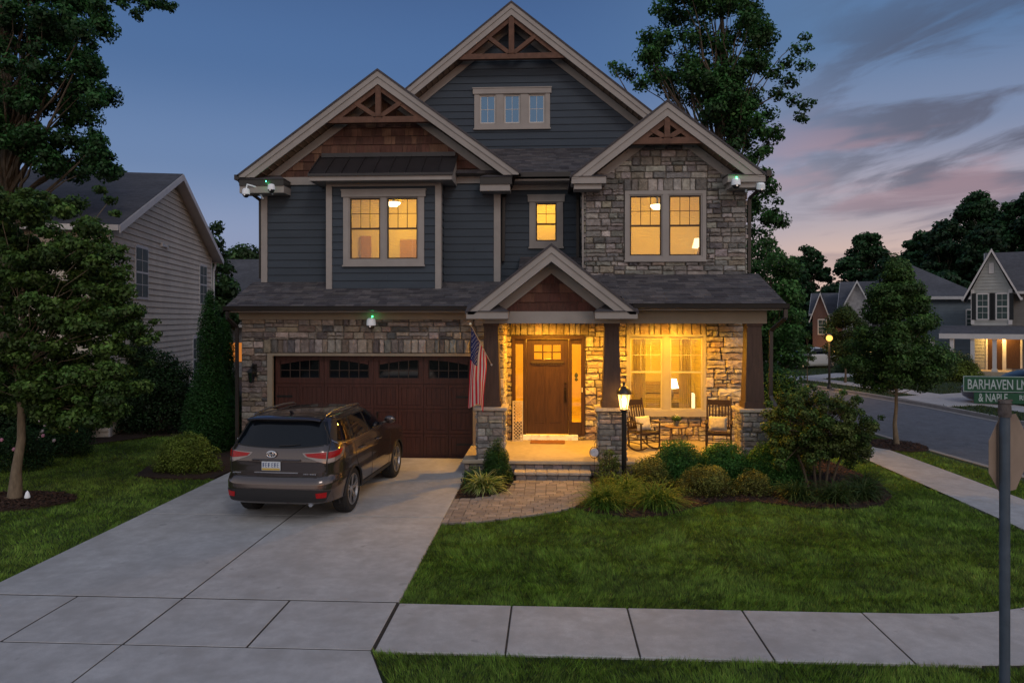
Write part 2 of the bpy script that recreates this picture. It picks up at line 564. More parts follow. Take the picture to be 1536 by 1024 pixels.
# ---- structural walls -------------------------------------------------
m = MB()
GD = (-6.75, -1.85, 0, 2.5)
wall_slab(m, 'y', 17.62, 17.8, -7.55, -1.1, 0, 3.75, [GD])
wall_slab(m, 'x', -7.55, -7.37, 17.8, 19.0, 0, 3.7); wall_slab(m, 'x', -7.55, -7.37, 19.0, 28.8, 0, 6.9)
wall_slab(m, 'x', -1.3, -1.12, 17.8, 18.52, 0, 3.75)
DU = (-.96, .87, .36, 2.98)
PW = (1.95, 3.84, 1.09, 2.98)
wall_slab(m, 'y', 18.52, 18.7, -1.3, 4.8, 0, 3.75, [(DU[0], DU[1], .3, DU[3]), PW])
wall_slab(m, 'x', 4.45, 4.6, 18.7, 28.8, 0, 6.7)
m.box(-7.37, 4.45, 28.65, 28.8, 0, 6.9)
m.build('wall', MORT, H)

# ---- stone veneer -----------------------------------------------------
def soldier(u0, u1, v0, v1, rnd):
    res = []; u = u0
    while u < u1 - .02:
        w = rnd.uniform(.11, .24)
        if u1 - u - w < .08: w = u1 - u
        res.append((u, u + w, v0, v1)); u += w
    return res

m = MB()
F = frame_y(17.62)
sold = (-7.0, -1.45, 2.56, 2.9)
put_stones(m, F, stone_cells(-7.55, -1.1, 0, 3.4, R1, 1.2), [sold, (GD[0] - .12, GD[1] + .12, 0, 2.56)], None, PAL_W, R1)
put_stones(m, F, soldier(sold[0], sold[1], sold[2], sold[3], R1), [], None, PAL_W, R1)
put_stones(m, frame_x(-1.12), stone_cells(17.6, 18.52, .36, 3.4, R1), [], None, PAL_P, R1)
m.build('stone_veneer', STONE, H)
m = MB()
F = frame_y(18.52)
hD = (DU[0], DU[1], 0, DU[3]); hW = (PW[0], PW[1], PW[2] - .12, PW[3])
s1 = (DU[0] - .05, DU[1] + .1, 2.98, 3.3); s2 = (PW[0] - .05, PW[1] + .05, 2.98, 3.3)
put_stones(m, F, stone_cells(-1.12, 4.8, .36, 3.5, R1, 1.3), [hD, hW, s1, s2], None, PAL_P, R1, depth=(.03, .1), rough=.022)
put_stones(m, F, soldier(*s1, R1) + soldier(*s2, R1), [], None, PAL_P, R1)
m.build('stone_veneer', STONE, H)

# ---- upper volumes ----------------------------------------------------
def gable_region(xc, za, sl, x0, x1, z0, drop):
    """convex region below a gable line"""
    return [(x0, z0), (x1, z0), (x1, za - drop - sl * abs(x1 - xc)), (xc, za - drop), (x0, za - drop - sl * abs(x0 - xc))]
LG = dict(xc=-4.34, za=9.70, sl=.732, half=3.56, yf=18.3, yw=18.8)
RG = dict(xc=2.71, za=8.46, sl=.775, half=2.2, yf=17.1, yw=17.6)
CG = dict(xc=-1.07, za=12.2, sl=.802, half=6.3, yf=20.3, yw=20.8)
LX0, LX1 = -7.5, -1.3
RX0, RX1 = .85, 4.62

WINL = (-5.08, -3.3, 4.88, 6.47)      # bay window glass openings
WINR = (1.87, 3.6, 4.87, 6.35)
WINC = (-.4, .2, 5.4, 6.45)
WINT = (-2.02, -.13, 8.92, 9.78)

# left: siding + shakes
m = MB(); m2 = MB()
regL = gable_region(LG['xc'], LG['za'], LG['sl'], LX0, LX1, 4.2, .4)
wall_slab(m2, 'y', 18.82, 18.98, LX0, LX1, 4.2, 9.6, [(-5.55, -2.85, 4.3, 6.9)], regL)
put_boards(m, frame_y(18.82), LX0, -5.6, 4.15, 6.9, .196, [], None, SIDC, R1)
m.build('siding', SIDE, H); m = MB()
put_boards(m, frame_y(18.82), -2.78, LX1, 4.15, 6.9, .196, [], None, SIDC, R1)
m.build('siding', SIDE, H)
wall_slab(m2, 'x', LX1 - .16, LX1, 18.98, 19.3, 4.2, 7)
m2.build('wall', MORT, H)
m = MB()
put_boards(m, frame_x(LX1), 18.82, 19.2, 4.2, 7.0, .196, [], None, SIDC, R1)
m.build('siding', SIDE, H)
m = MB()
put_shingles(m, frame_y(18.82), LX0, LX1, 7.05, 9.6, .215, (.1, .3), [], regL, PAL_S, R1, t1=.03, gap=.006, ragged=.006)
m.build('cedar_shakes', SHAKE, H)
# bay box
BX0, BX1 = -5.66, -2.73
m = MB()
wall_slab(m, 'y', 18.33, 18.48, BX0 + .02, BX1 - .02, 4.1, 6.9, [WINL])
m.box(BX0 + .02, BX0 + .14, 18.48, 18.82, 4.1, 6.9); m.box(BX1 - .14, BX1 - .02, 18.48, 18.82, 4.1, 6.9)
m.build('wall', MORT, H)
m = MB()
put_boards(m, frame_y(18.33), BX0 + .13, BX1 - .13, 4.17, 6.86, .196, [WINL], None, SIDC, R1)
put_boards(m, frame_x(BX1 - .02), 18.36, 18.82, 4.17, 6.86, .196, [], None, SIDC, R1)
m.build('siding', SIDE, H)
m = MB()
for x in (BX0, BX1 - .15): m.box(x, x + .15, 18.285, 18.36, 4.14, 6.86)
m.box(BX1 - .03, BX1 + .005, 18.36, 18.46, 4.14, 6.86)
m.box(BX0 + .15, BX1 - .15, 18.295, 18.34, 6.74, 6.86)
# corner boards and band of the left volume
m.box(LX0 - .03, LX0 + .13, 18.775, 18.85, 4.3, 6.88); m.box(LX1 - .14, LX1 + .03, 18.775, 18.85, 4.0, 6.88)
m.box(LX1 - .001, LX1 + .028, 18.85, 18.98, 4.0, 6.88)
m.box(LX0 - .03, BX0 - .02, 18.765, 18.83, 6.88, 7.08); m.box(BX1 + .02, LX1 + .03, 18.765, 18.83, 6.88, 7.08)
m.pieces('corner_trim', TRIM, H)
# metal awning above the bay
m = MB()
ax0, ax1, az0, az1 = -5.97, -2.38, 6.97, 7.6
m.prism([(17.86, az0), (18.8, az1), (18.8, az1 - .03), (17.86, az0 - .03)], 'x', ax0, ax1)
n = 9
for i in range(n + 1):
    x = ax0 + (ax1 - ax0) * i / n
    m.prism([(17.86, az0), (18.8, az1), (18.8, az1 + .035), (17.86, az0 + .035)], 'x', x - .012, x + .012)
m.box(ax0 - .01, ax1 + .01, 17.82, 17.86, az0 - .05, az0 + .01)
m.box(ax0 + .05, ax1 - .05, 18.74, 18.81, az1 - .02, az1 + .09)
aw = m.build('awning', METR, H)
m = MB()
m.box(ax0 + .02, ax1 - .02, 17.865, 17.9, az0 - .16, az0 - .034)
m.prism([(17.9, az0 - .16), (17.9, az0 - .02), (18.8, az1 - .05), (18.8, az0 - .16)], 'x', ax0 + .02, ax0 + .05)
m.prism([(17.9, az0 - .16), (17.9, az0 - .02), (18.8, az1 - .05), (18.8, az0 - .16)], 'x', ax1 - .05, ax1 - .02)
m.box(ax0 + .05, ax1 - .05, 17.9, 18.8, az0 - .15, az0 - .12)
m.build('fascia', TRIM, aw)

# right upper volume (stone)
regR = gable_region(RG['xc'], RG['za'], RG['sl'], RX0, RX1, 4.3, .4)
m = MB()
wall_slab(m, 'y', 17.62, 17.8, RX0, RX1, 4.2, 8.3, [WINR], [(p[0], p[1]) for p in regR])
wall_slab(m, 'x', RX0, RX0 + .15, 17.8, 19.3, 4.2, 6.9)
wall_slab(m, 'x', RX1 - .17, RX1, 17.8, 18.72, 3.6, 6.7)
m.build('wall', MORT, H)
m = MB()
F = frame_y(17.62)
hR = (WINR[0] - .1, WINR[1] + .1, WINR[2] - .12, WINR[3] + .08)
s3 = (WINR[0] - .12, WINR[1] + .12, WINR[3] + .08, WINR[3] + .38)
put_stones(m, F, stone_cells(RX0, RX1, 4.38, 8.3, R1, 1.15), [hR, s3], regR, PAL_G, R1)
put_stones(m, F, soldier(*s3, R1), [], None, PAL_G, R1)
put_stones(m, frame_x(RX1), stone_cells(17.6, 18.8, 4.2, 6.7, R1), [], None, PAL_G, R1)
put_stones(m, frame_x(RX0, -1), stone_cells(17.6, 19.2, 4.6, 6.7, R1), [], None, PAL_G, R1)
m.build('stone_veneer', STONE, H)
m = MB()
m.box(RX0 - .08, RX0 - .045, 17.6, 17.66, 4.5, 6.65)
m.pieces('corner_trim', TRIM, H)

# centre recess
m = MB()
wall_slab(m, 'y', 19.22, 19.38, LX1 - .16, RX0 + .15, 3.8, 7.1, [WINC])
m.build('wall', MORT, H)
m = MB()
put_boards(m, frame_y(19.22), LX1, RX0, 4.33, 7.05, .19, [WINC], None, SIDC, R1)
m.build('siding', SIDE, H)
# central gable
regC = gable_region(CG['xc'], CG['za'], CG['sl'], -6.0, 3.9, 7.2, .4)
m = MB()
wall_slab(m, 'y', 20.82, 20.98, -6.0, 3.9, 7.2, 12.1, [WINT], regC)
m.build('wall', MORT, H)
m = MB()
put_boards(m, frame_y(20.82), -6.0, 3.9, 7.9, 12.1, .2, [WINT], regC, (SIDC[0] * .95, SIDC[1] * .97, SIDC[2]), R1)
m.build('siding', SIDE, H)

# ---- gable roofs ------------------------------------------------------
def strip(m, g, s, d0, d1, y0, y1, zc, col=None, half=None):
    xc, za, sl = g['xc'], g['za'], g['sl']
    hf = half or g['half']
    def x_at(d, z): return min(hf, (za - d - z) / sl)
    pts = [(xc, za - d0), (xc + s * x_at(d0, zc), za - d0 - sl * x_at(d0, zc))]
    if za - d1 - sl * hf < zc:
        pts += [(xc + s * hf, zc), (xc + s * x_at(d1, zc), zc)] if za - d0 - sl * hf > zc + .001 else [(xc + s * x_at(d1, zc), zc)]
    else:
        pts += [(xc + s * hf, za - d1 - sl * hf)]
    pts += [(xc, za - d1)]
    if s < 0: pts = pts[::-1]
    m.prism(pts, 'y', y0, y1, col)

def gable(g, yback, truss=None, frieze=True, ret=.95, name='roof', half_l=None, half_r=None):
    yf, yw = g['yf'], g['yw']
    hl = {-1: half_l or g['half'], 1: half_r or g['half']}
    m = MB()
    for s in (-1, 1):
        gg = dict(g); gg['half'] = hl[s] + .05
        strip(m, gg, s, 0, .055, yf - .05, yback, -9, PAL_R[0])
    rf = m.build(name, SHNG, H)
    m = MB()
    for s in (-1, 1):
        ze = g['za'] - g['sl'] * hl[s]
        zc = ze - .1
        strip(m, g, s, .057, .2, yf - .03, yf, zc, half=hl[s]); strip(m, g, s, .2, .38, yf - .006, yf + .03, zc, half=hl[s])
    m.build('rake_board', TRIM, rf)
    m = MB()
    for s in (-1, 1):
        ze = g['za'] - g['sl'] * hl[s]
        strip(m, g, s, .3, .33, yf + .03, yw + .02, ze - .1, half=hl[s])
        # rafter-tail rhythm under the overhang
        L = hl[s]; k = int(L / .16)
        for i in range(1, k):
            x = g['xc'] + s * i * .16
            z = g['za'] - .33 - g['sl'] * i * .16
            if z < ze - .05: break
            m.box(x - .012, x + .012, yf + .03, yw, z - .02, z + .01)
    m.build('soffit', SOFF, rf)
    if frieze:
        m = MB()
        for s in (-1, 1):
            strip(m, g, s, .36, .6, yw - .03, yw + .02, g['za'] - g['sl'] * hl[s] - .05, half=hl[s])
        m.build('frieze_board', TRIM, rf)
    if truss:
        zc, bw = truss
        hx = (g['za'] - .36 - zc) / g['sl']
        m = MB()
        y0, y1 = yf + .04, yf + .17
        m.prism([(g['xc'] - hx + .02, zc), (g['xc'] + hx - .02, zc), (g['xc'] + hx - .14 / g['sl'] - .02, zc + .15), (g['xc'] - hx + .14 / g['sl'] + .02, zc + .15)], 'y', y0, y1)
        t = m.build('gable_truss', BEAM, H)
        m = MB(); m.box(g['xc'] - bw / 2, g['xc'] + bw / 2, y0 - .02, y1 + .01, zc + .15, g['za'] - .4); m.build('king_post', BEAM, t)
        for s in (-1, 1):
            m = MB()
            hh = hx * .46
            m.beam((g['xc'] + s * .06, (y0 + y1) / 2, zc + .16), (g['xc'] + s * hh, (y0 + y1) / 2, g['za'] - .36 - g['sl'] * hh), .11, .13, up=(0, 1, 0))
            m.build('strut', BEAM, t)
            m = MB()
            x1 = g['xc'] + s * .02; x2 = g['xc'] + s * hx
            strip(m, g, s, .36, .52, y0 + .01, y1 - .01, zc + .15)
            m.build('top_chord', BEAM, t)
    return rf

rL = gable(LG, 27, truss=(8.36, .14), name='roof')
rR = gable(RG, 24, truss=(7.45, .13), name='roof')
rC = gable(CG, 29.2, truss=(10.62, .15), name='roof')

# eave returns: small boxed ends with a little pent roof
def eave_return(x0, x1, yf, yw, z0, z1, dark=False):
    m = MB()
    m.box(x0, x1, yf, yw, z0, z1)
    o = m.build('eave_return', GUT if dark else TRIM, H)
    m = MB()
    a, b = min(x0, x1), max(x0, x1)
    zt = z1 + .2
    vs = [(a - .02, yf - .03, z1), (b + .02, yf - .03, z1), (b + .02, yw, z1), (a - .02, yw, z1), (a + (.3 if x0 > x1 else .0), yw, zt), (b - (.0 if x0 > x1 else .3), yw, zt)]
    m.add(vs, [(0, 1, 5, 4), (1, 2, 5), (0, 4, 3), (2, 3, 4, 5), (0, 3, 2, 1)], PAL_R[0])
    m.build('pent_roof', SHNG, o)
eave_return(-7.9, -6.75, 18.27, 18.8, 6.78, 6.94, True)
eave_return(-.95, -1.75, 18.27, 18.8, 6.76, 6.94, True)
eave_return(.5, 1.3, 17.08, 17.6, 6.54, 6.7)
eave_return(4.93, 4.08, 17.08, 17.6, 6.54, 6.7)
m = MB()
m.box(-7.9, -6.75, 18.3, 18.79, 6.6, 6.78); m.box(-1.75, -1.0, 18.3, 18.79, 6.6, 6.76); m.box(.56, 1.2, 17.15, 17.6, 6.42, 6.54); m.box(4.15, 4.87, 17.15, 17.6, 6.42, 6.54)
m.pieces('soffit', TRIM, H)

# side eaves and gutters running back
m = MB()
m.box(-8.02, -7.9, 18.25, 27.3, 6.93, 7.06); m.box(4.95, 5.06, 17.05, 24, 6.66, 6.8)
m.box(-7.86, -7.55, 18.8, 27, 6.8, 6.84)
# centre gutter
m.box(-.95, .52, 18.5, 18.62, 6.98, 7.1)
m.pieces('gutter', GUT, H)
m = MB()
m.box(-1.3, .85, 18.62, 19.22, 6.9, 6.95); m.box(-1.3, .85, 19.14, 19.2, 6.76, 6.898)
m.pieces('soffit', TRIM, H)

# middle roof strip between the gables
def slope_frame(y0, z0, y1, z1):
    L = math.hypot(y1 - y0, z1 - z0); cy, cz = (y1 - y0) / L, (z1 - z0) / L
    return L, (lambda u, v, d: (u, y0 + cy * v - cz * d, z0 + cz * v + cy * d))
def shingled(x0, x1, y0, z0, y1, z1, region=None, th=.05, name='roof', step=.14):
    L, F = slope_frame(y0, z0, y1, z1)
    m = MB()
    poly = region or [(x0, 0), (x1, 0), (x1, L), (x0, L)]
    vs = [F(p[0], p[1], 0) for p in poly] + [F(p[0], p[1], -th) for p in poly]
    n = len(poly)
    m.add(vs, [tuple(range(n)), tuple(range(2 * n - 1, n - 1, -1))] + [(i, n + i, n + (i + 1) % n, (i + 1) % n) for i in range(n)], (.05, .048, .05))
    put_shingles(m, F, x0, x1, -.02, L, step, (.16, .36), [], region, PAL_R, R1, t1=.014)
    return m.build(name, SHNG, H)
shingled(-3.2, 3.2, 18.55, 7.1, 20.82, 8.22)

# lower roofs
shingled(-7.75, -.75, 17.17, 3.7, 18.82, 4.36)
shingled(1.55, 4.92, 15.58, 3.72, 17.64, 4.46)
shingled(-.78, 1.55, 16.05, 3.889, 17.64, 4.46)
shingled(-.78, .8, 17.64, 4.46, 19.24, 5.02)
m = MB()   # fascia + gutters of the lower roofs
def gutter(m, x0, x1, y, z):
    prof = [(y, z), (y - .1, z + .02), (y - .115, z + .09), (y - .125, z + .12), (y - .11, z + .12), (y - .09, z + .03), (y, z + .02)]
    m.prism([(p[0], p[1]) for p in prof][::-1], 'x', x0, x1)
    m.box(x0, x0 + .004, y - .12, y, z, z + .12); m.box(x1 - .004, x1, y - .12, y, z, z + .12)
gutter(m, -7.78, -1.65, 17.2, 3.58)
m.build('gutter', GUT, H); m = MB()
gutter(m, 1.75, 4.96, 15.6, 3.6)
m.build('gutter', GUT, H)
m = MB()
m.box(-7.72, -1.3, 17.2, 17.225, 3.56, 3.7); m.box(1.6, 4.9, 15.605, 15.63, 3.58, 3.72)
m.box(-7.72, -1.3, 17.225, 17.6, 3.55, 3.58)
m.prism([(17.2, 3.55), (17.2, 3.68), (18.8, 4.32), (18.8, 4.1)], 'x', -7.72, -7.69)
m.prism([(15.6, 3.58), (15.6, 3.7), (17.6, 4.4), (17.6, 4.2)], 'x', 4.87, 4.9)
m.pieces('fascia', TRIM, H)
m = MB()   # frieze on the garage front and right of porch gable wall fill
m.box(-7.58, -1.1, 17.53, 17.6, 3.38, 3.55)
m.build('frieze_board', mat('tan_trim', (.28, .235, .18), .7, ns=3, na=.1, bump=.1), H)

# ---- porch ------------------------------------------------------------
BRK = [(.2, .17, .165), (.25, .2, .18), (.17, .15, .155), (.28, .23, .21), (.22, .19, .19)]
m = MB()
m.bbox(-1.9, 4.78, 15.72, 18.5, .28, .36, .015)
pf = m.build('porch_floor', CONC, H)
m = MB()
m.box(-1.84, 4.72, 15.8, 18.5, 0, .28, (.12, .1, .1))
for F_, a, b in ((frame_y(15.8), -1.84, 4.72), (frame_x(-1.84, -1), 15.8, 17.6), (frame_x(4.72, 1), 15.8, 18.5)):
    for k, (z0, z1) in enumerate(((0, .14), (.14, .28))):
        u = a - .1 * k
        while u < b:
            w = .2; x0, x1 = max(u, a), min(u + w, b); u += w
            if x1 - x0 > .03: put_stones(m, F_, [(x0, x1, z0, z1)], [], None, BRK, R1, depth=(.012, .022), gap=.003, rough=.003)
m.build('brick_skirt', STONE, pf)
st = MB()
st.box(-.72, .82, 15.42, 15.8, 0, .125, (.12, .1, .1))
u = -.72
while u < .82 - .01:
    w = .22; put_stones(st, frame_y(15.42), [(u, min(u + w, .82), 0, .12)], [], None, BRK, R1, depth=(.012, .022), gap=.003, rough=.003); u += w
for xx, sg in ((-.72, -1), (.82, 1)):
    put_stones(st, frame_x(xx, sg), [(15.42, 15.6, 0, .12), (15.6, 15.8, 0, .12)], [], None, BRK, R1, depth=(.01, .02), gap=.003, rough=.003)
so = st.build('entry_step', STONE, H)
m = MB()
for i in range(7):
    x = -.76 + i * 1.62 / 7
    m.bbox(x + .003, x + 1.62 / 7 - .003, 15.36, 15.79, .125, .185, .012)
m.build('step_tread', CAPST, so)

# piers, columns
for (x0, x1) in ((-1.57, -1.0), (1.05, 1.62), (4.08, 4.65)):
    y0, y1 = 15.8, 16.37
    if x0 < 0: pass
    m = MB()
    m.box(x0, x1, y0, y1, 0, 1.42, (.16, .14, .13))
    PP = PAL_G + PAL_W[:3]
    kw = dict(depth=(.02, .045), rough=.008)
    put_stones(m, frame_y(y0), stone_cells(x0, x1, 0, 1.42, R1, .95), [], None, PP, R1, **kw)
    put_stones(m, frame_x(x0, -1), stone_cells(y0, y1, 0, 1.42, R1, .95), [], None, PP, R1, **kw)
    put_stones(m, frame_x(x1, 1), stone_cells(y0, y1, 0, 1.42, R1, .95), [], None, PP, R1, **kw)
    pier = m.build('stone_pier', STONE, H)
    m = MB(); m.bbox(x0 - .08, x1 + .08, y0 - .08, y1 + .08, 1.42, 1.49, .012); m.build('pier_cap', CAPST, pier)
    m = MB()
    xc, yc = (x0 + x1) / 2, (y0 + y1) / 2
    def taper(m, a0, a1, z0, z1, ins=0):
        vs = []
        for a, z in ((a0, z0), (a1, z1)):
            for sx, sy in ((-1, -1), (1, -1), (1, 1), (-1, 1)):
                vs.append((xc + sx * a, yc + sy * a, z))
        m.add(vs, [(0, 3, 2, 1), (4, 5, 6, 7), (0, 1, 5, 4), (1, 2, 6, 5), (2, 3, 7, 6), (3, 0, 4, 7)])
    taper(m, .225, .22, 1.49, 1.62); taper(m, .2, .15, 1.62, 3.24); taper(m, .17, .175, 3.24, 3.3)
    m.build('tapered_column', COLW, H)
# beams
m = MB()
m.box(-1.42, 1.5, 15.86, 16.3, 3.3, 3.56); m.box(-1.37, 1.45, 16.3, 16.32, 3.32, 3.54)
m.build('porch_beam', TRIM, H)
m = MB()
m.box(1.503, 4.62, 15.9, 16.28, 3.3, 3.6); m.box(4.28, 4.62, 16.28, 18.5, 3.3, 3.6); m.box(-1.4, -1.1, 16.32, 17.5, 3.3, 3.6)
m.pieces('porch_beam', mat('tan_trim'), H)
m = MB()
m.box(-1.1, 4.28, 16.285, 18.5, 3.52, 3.56)
for i in range(36):
    x = -1.1 + i * .15
    if x < 4.25: m.box(x, x + .006, 16.3, 18.45, 3.512, 3.52)
m.build('porch_ceiling', mat('porch_ceiling_paint', (.55, .48, .36), .7, na=.06, bump=.05), H)
# fill between porch ceiling and roof (hidden carrying walls)
m = MB()
m.prism([(15.95, 3.6), (17.6, 3.6), (17.6, 4.3), (15.95, 3.74)], 'x', 4.55, 4.6)
m.build('wall', MORT, H)

# entry gable
EG = dict(xc=.03, za=4.98, sl=.79, half=1.76, yf=15.38, yw=15.9)
re_ = gable(EG, 18.2, name='roof')
re_.name = 'entry_roof'
for sx, xa, xb in ((-1, -1.76, -.88), (1, 1.82, .94)):
    eave_return(xa, xb, 15.35, 15.86, 3.4, 3.55)
m = MB()
regE = gable_region(.03, 4.98, .79, -1.3, 1.36, 3.5, .4)
wall_slab(m, 'y', 15.92, 16.0, -1.3, 1.36, 3.56, 4.9, [], regE)
m.build('wall', MORT, H)
m = MB()
put_shingles(m, frame_y(15.92), -1.25, 1.31, 3.56, 4.9, .2, (.12, .32), [], regE, [(c[0] * .8, c[1] * .7, c[2] * .75) for c in PAL_S], R1, t1=.03, gap=.006, ragged=.006)
m.build('cedar_shakes', SHAKE, H)

# downspouts
def downspout(pts, name='downspout'):
    m = MB()
    for a, b in zip(pts[:-1], pts[1:]):
        m.beam(a, b, .075, .06, up=(0, 1, 0) if abs(a[2] - b[2]) > .05 else (0, 0, 1))
    return m.build(name, GUT, H)
downspout([(-7.7, 17.15, 3.58), (-7.7, 17.15, 3.42), (-7.62, 17.5, 3.2), (-7.62, 17.52, .1)])
downspout([(4.9, 15.55, 3.6), (4.9, 15.55, 3.42), (4.72, 15.95, 3.15), (4.72, 15.97, 1.75), (4.82, 15.8, 1.45), (4.82, 15.75, .1)])
downspout([(-.9, 18.55, 6.98), (-1.0, 18.75, 6.75), (-1.2, 19.1, 6.6), (-1.22, 19.13, 4.9)])
downspout([(.66, 18.6, 6.98), (.7, 19.0, 6.7), (.72, 19.13, 6.5), (.72, 19.13, 5.0)])
downspout([(4.98, 17.1, 6.66), (4.9, 17.3, 6.45), (4.72, 17.65, 6.25), (4.72, 17.68, 4.5)])
downspout([(-7.95, 18.4, 6.93), (-7.8, 18.6, 6.7), (-7.58, 18.86, 6.5), (-7.58, 18.88, 4.45)])

# ---- windows ----------------------------------------------------------
def window(X0, X1, Z0, Z1, Y, units, lit=True, casing=.14, crown=True, grid=(3, 2), dark_sash=True, sash_mat=None,
           blind=True, slat=.05, tilt=4, split=.5, cas_mat=None, sill=True, mull=.12, single=False, open_slats=False):
    cm = cas_mat or TRIM; sm = sash_mat or SASH
    m = MB(); d0 = Y - .05; d1 = Y - .005
    c = casing
    if c > 0:
        m.box(X0 - c, X0, d0, Y + .02, Z0 - c * .9, Z1); m.box(X1, X1 + c, d0, Y + .02, Z0 - c * .9, Z1)
        m.box(X0, X1, d0 + .002, Y + .02, Z0 - c * .9, Z0)
        if crown: m.box(X0 - c - .04, X1 + c + .04, d0 - .025, Y + .02, Z1, Z1 + c * 1.15); m.box(X0 - c - .055, X1 + c + .055, d0 - .04, Y + .02, Z1 + c * 1.15, Z1 + c * 1.15 + .03)
        else: m.box(X0 - c, X1 + c, d0 + .001, Y + .02, Z1, Z1 + c)
        if sill: m.box(X0 - c - .02, X1 + c + .02, d0 - .03, Y, Z0 - c * .9 - .04, Z0 - c * .9)
    W = (X1 - X0 - mull * (units - 1)) / units
    for k in range(1, units):
        x = X0 + k * W + (k - 1) * mull
        m.box(x, x + mull, d0 + .003, Y + .06, Z0, Z1)
    # thin inner stop
    for k in range(units):
        a = X0 + k * (W + mull); b = a + W
        t = .03
        m.box(a, a + t, Y - .03, Y + .1, Z0, Z1); m.box(b - t, b, Y - .03, Y + .1, Z0, Z1)
        m.box(a + t, b - t, Y - .03, Y + .1, Z0, Z0 + t); m.box(a + t, b - t, Y - .03, Y + .1, Z1 - t, Z1)
    wf = m.build('window', cm, H)
    for k in range(units):
        a = X0 + k * (W + mull) + .03; b = a + W - .06
        za, zb = Z0 + .03, Z1 - .03
        zm = za + (zb - za) * split
        m = MB(); t = .032
        m.box(a, a + t, Y, Y + .035, za, zb); m.box(b - t, b, Y, Y + .035, za, zb)
        m.box(a + t, b - t, Y, Y + .035, za, za + t); m.box(a + t, b - t, Y, Y + .035, zb - t, zb)
        if not single: m.box(a + t, b - t, Y - .01, Y + .04, zm - .022, zm + .022)
        lo, hi = (za + t, zb - t) if single else (zm + .022, zb - t)
        nx, nz = grid
        for i in range(1, nx):
            x = a + t + (b - a - 2 * t) * i / nx; m.box(x - .007, x + .007, Y + .008, Y + .03, lo, hi)
        for i in range(1, nz):
            z = lo + (hi - lo) * i / nz; m.box(a + t, b - t, Y + .009, Y + .029, z - .007, z + .007)
        s = m.build('sash', sm, wf)
        m = MB(); m.box(a + t, b - t, Y + .016, Y + .02, za + t, zb - t); m.build('pane', WGLASS if lit else DGLASS, wf)
        if blind:
            m = MB(); z = za + .01; tl = radians(tilt)
            yb = Y + .11
            while z < zb:
                dy, dz = cos(tl) * slat * .36, sin(tl) * slat * .36
                m.add([(a - .01, yb - dy, z - dz), (b + .01, yb - dy, z - dz), (b + .01, yb + dy, z + dz), (a - .01, yb + dy, z + dz)], [(0, 1, 2, 3)])
                z += slat
            for x in (a + (b - a) * .2, a + (b - a) * .8): m.box(x - .0015, x + .0015, yb - .03, yb - .028, za, zb)
            m.build('blind', BLIND, wf)
    return wf

def room(X0, X1, Z0, Z1, Y0, Y1, m_=None, holes=()):
    m = MB(); t = .05
    m.box(X0 - t, X0, Y0, Y1, Z0 - t, Z1 + t); m.box(X1, X1 + t, Y0, Y1, Z0 - t, Z1 + t)
    m.box(X0, X1, Y1, Y1 + t, Z0 - t, Z1 + t); m.box(X0, X1, Y0, Y1, Z0 - t, Z0); m.box(X0, X1, Y0, Y1, Z1, Z1 + t)
    return m.build('interior_wall', m_ or ROOMW, H)

window(*WINL, 18.33, 2)
window(*WINR, 17.6, 2, casing=.09, crown=False)
window(*WINC, 19.22, 1, grid=(2, 2), split=.45)
window(WINT[0], WINT[1], WINT[2], WINT[3], 20.82, 3, lit=False, casing=.13, grid=(2, 2), sash_mat=TRIMW, blind=False, single=True, mull=.2)
window(PW[0] + .02, PW[1] - .02, PW[2] + .02, PW[3] - .02, 18.5, 2, casing=.0, crown=False, sash_mat=SASHW, grid=(3, 2), tilt=14, split=.52, mull=.14)
m = MB()
m.box(PW[0] - .04, PW[0] + .03, 18.44, 18.52, PW[2] - .06, PW[3] + .03); m.box(PW[1] - .03, PW[1] + .04, 18.44, 18.52, PW[2] - .06, PW[3] + .03)
m.box(PW[0] + .03, PW[1] - .03, 18.44, 18.52, PW[3] - .03, PW[3] + .03); m.box(PW[0] - .08, PW[1] + .08, 18.4, 18.52, PW[2] - .12, PW[2] + .03)
m.build('window_casing', TRIM, H)

# rooms
room(-6.9, -1.6, 4.35, 6.86, 19.0, 21.5)
m = MB()   # doorways seen inside
m.box(P(541, 400, 21.4)[0], P(556, 400, 21.4)[0], 21.4, 21.49, 4.36, P(550, 354, 21.4)[1]); m.box(P(601, 400, 21.4)[0], P(640, 400, 21.4)[0], 21.3, 21.49, 4.36, P(600, 360, 21.4)[1])
m.build('interior_door', ROOMD, H)
room(1.2, 4.3, 4.5, 6.9, 17.82, 21.2)
m = MB(); m.box(1.5, 2.05, 21.1, 21.19, 4.5, 6.15); m.build('interior_door', ROOMD, H)
m = MB(); m.box(1.4, 1.5, 21.08, 21.19, 4.5, 6.25); m.box(2.05, 2.15, 21.08, 21.19, 4.5, 6.25); m.box(1.5, 2.05, 21.08, 21.19, 6.15, 6.25); m.build('door_trim', mat('cream_paint', (.85, .78, .6), .6, na=.02, bump=0), H)
room(-.9, .7, 4.9, 6.85, 19.4, 21.0)
room(-2.6, .4, 8.3, 10.3, 21.0, 23.5, DARKIN)
room(1.4, 4.4, .36, 3.4, 18.72, 22.6)
room(-1.15, 1.3, .36, 3.4, 18.72, 23.5)
CUR = mat('curtain', (.8, .66, .36), .9, ns=3, na=.05, bump=.1, trans=.35)
for x0, x1 in ((2.12, 2.45), (3.3, 3.62)):
    m = MB()
    m.grid(lambda i, j, x0=x0, x1=x1: (x0 + (x1 - x0) * i / 24, 18.98 + .035 * sin(i * 1.6), .6 + 2.5 * j), 24, 1)
    m.build('curtain', CUR, H, smooth=True)

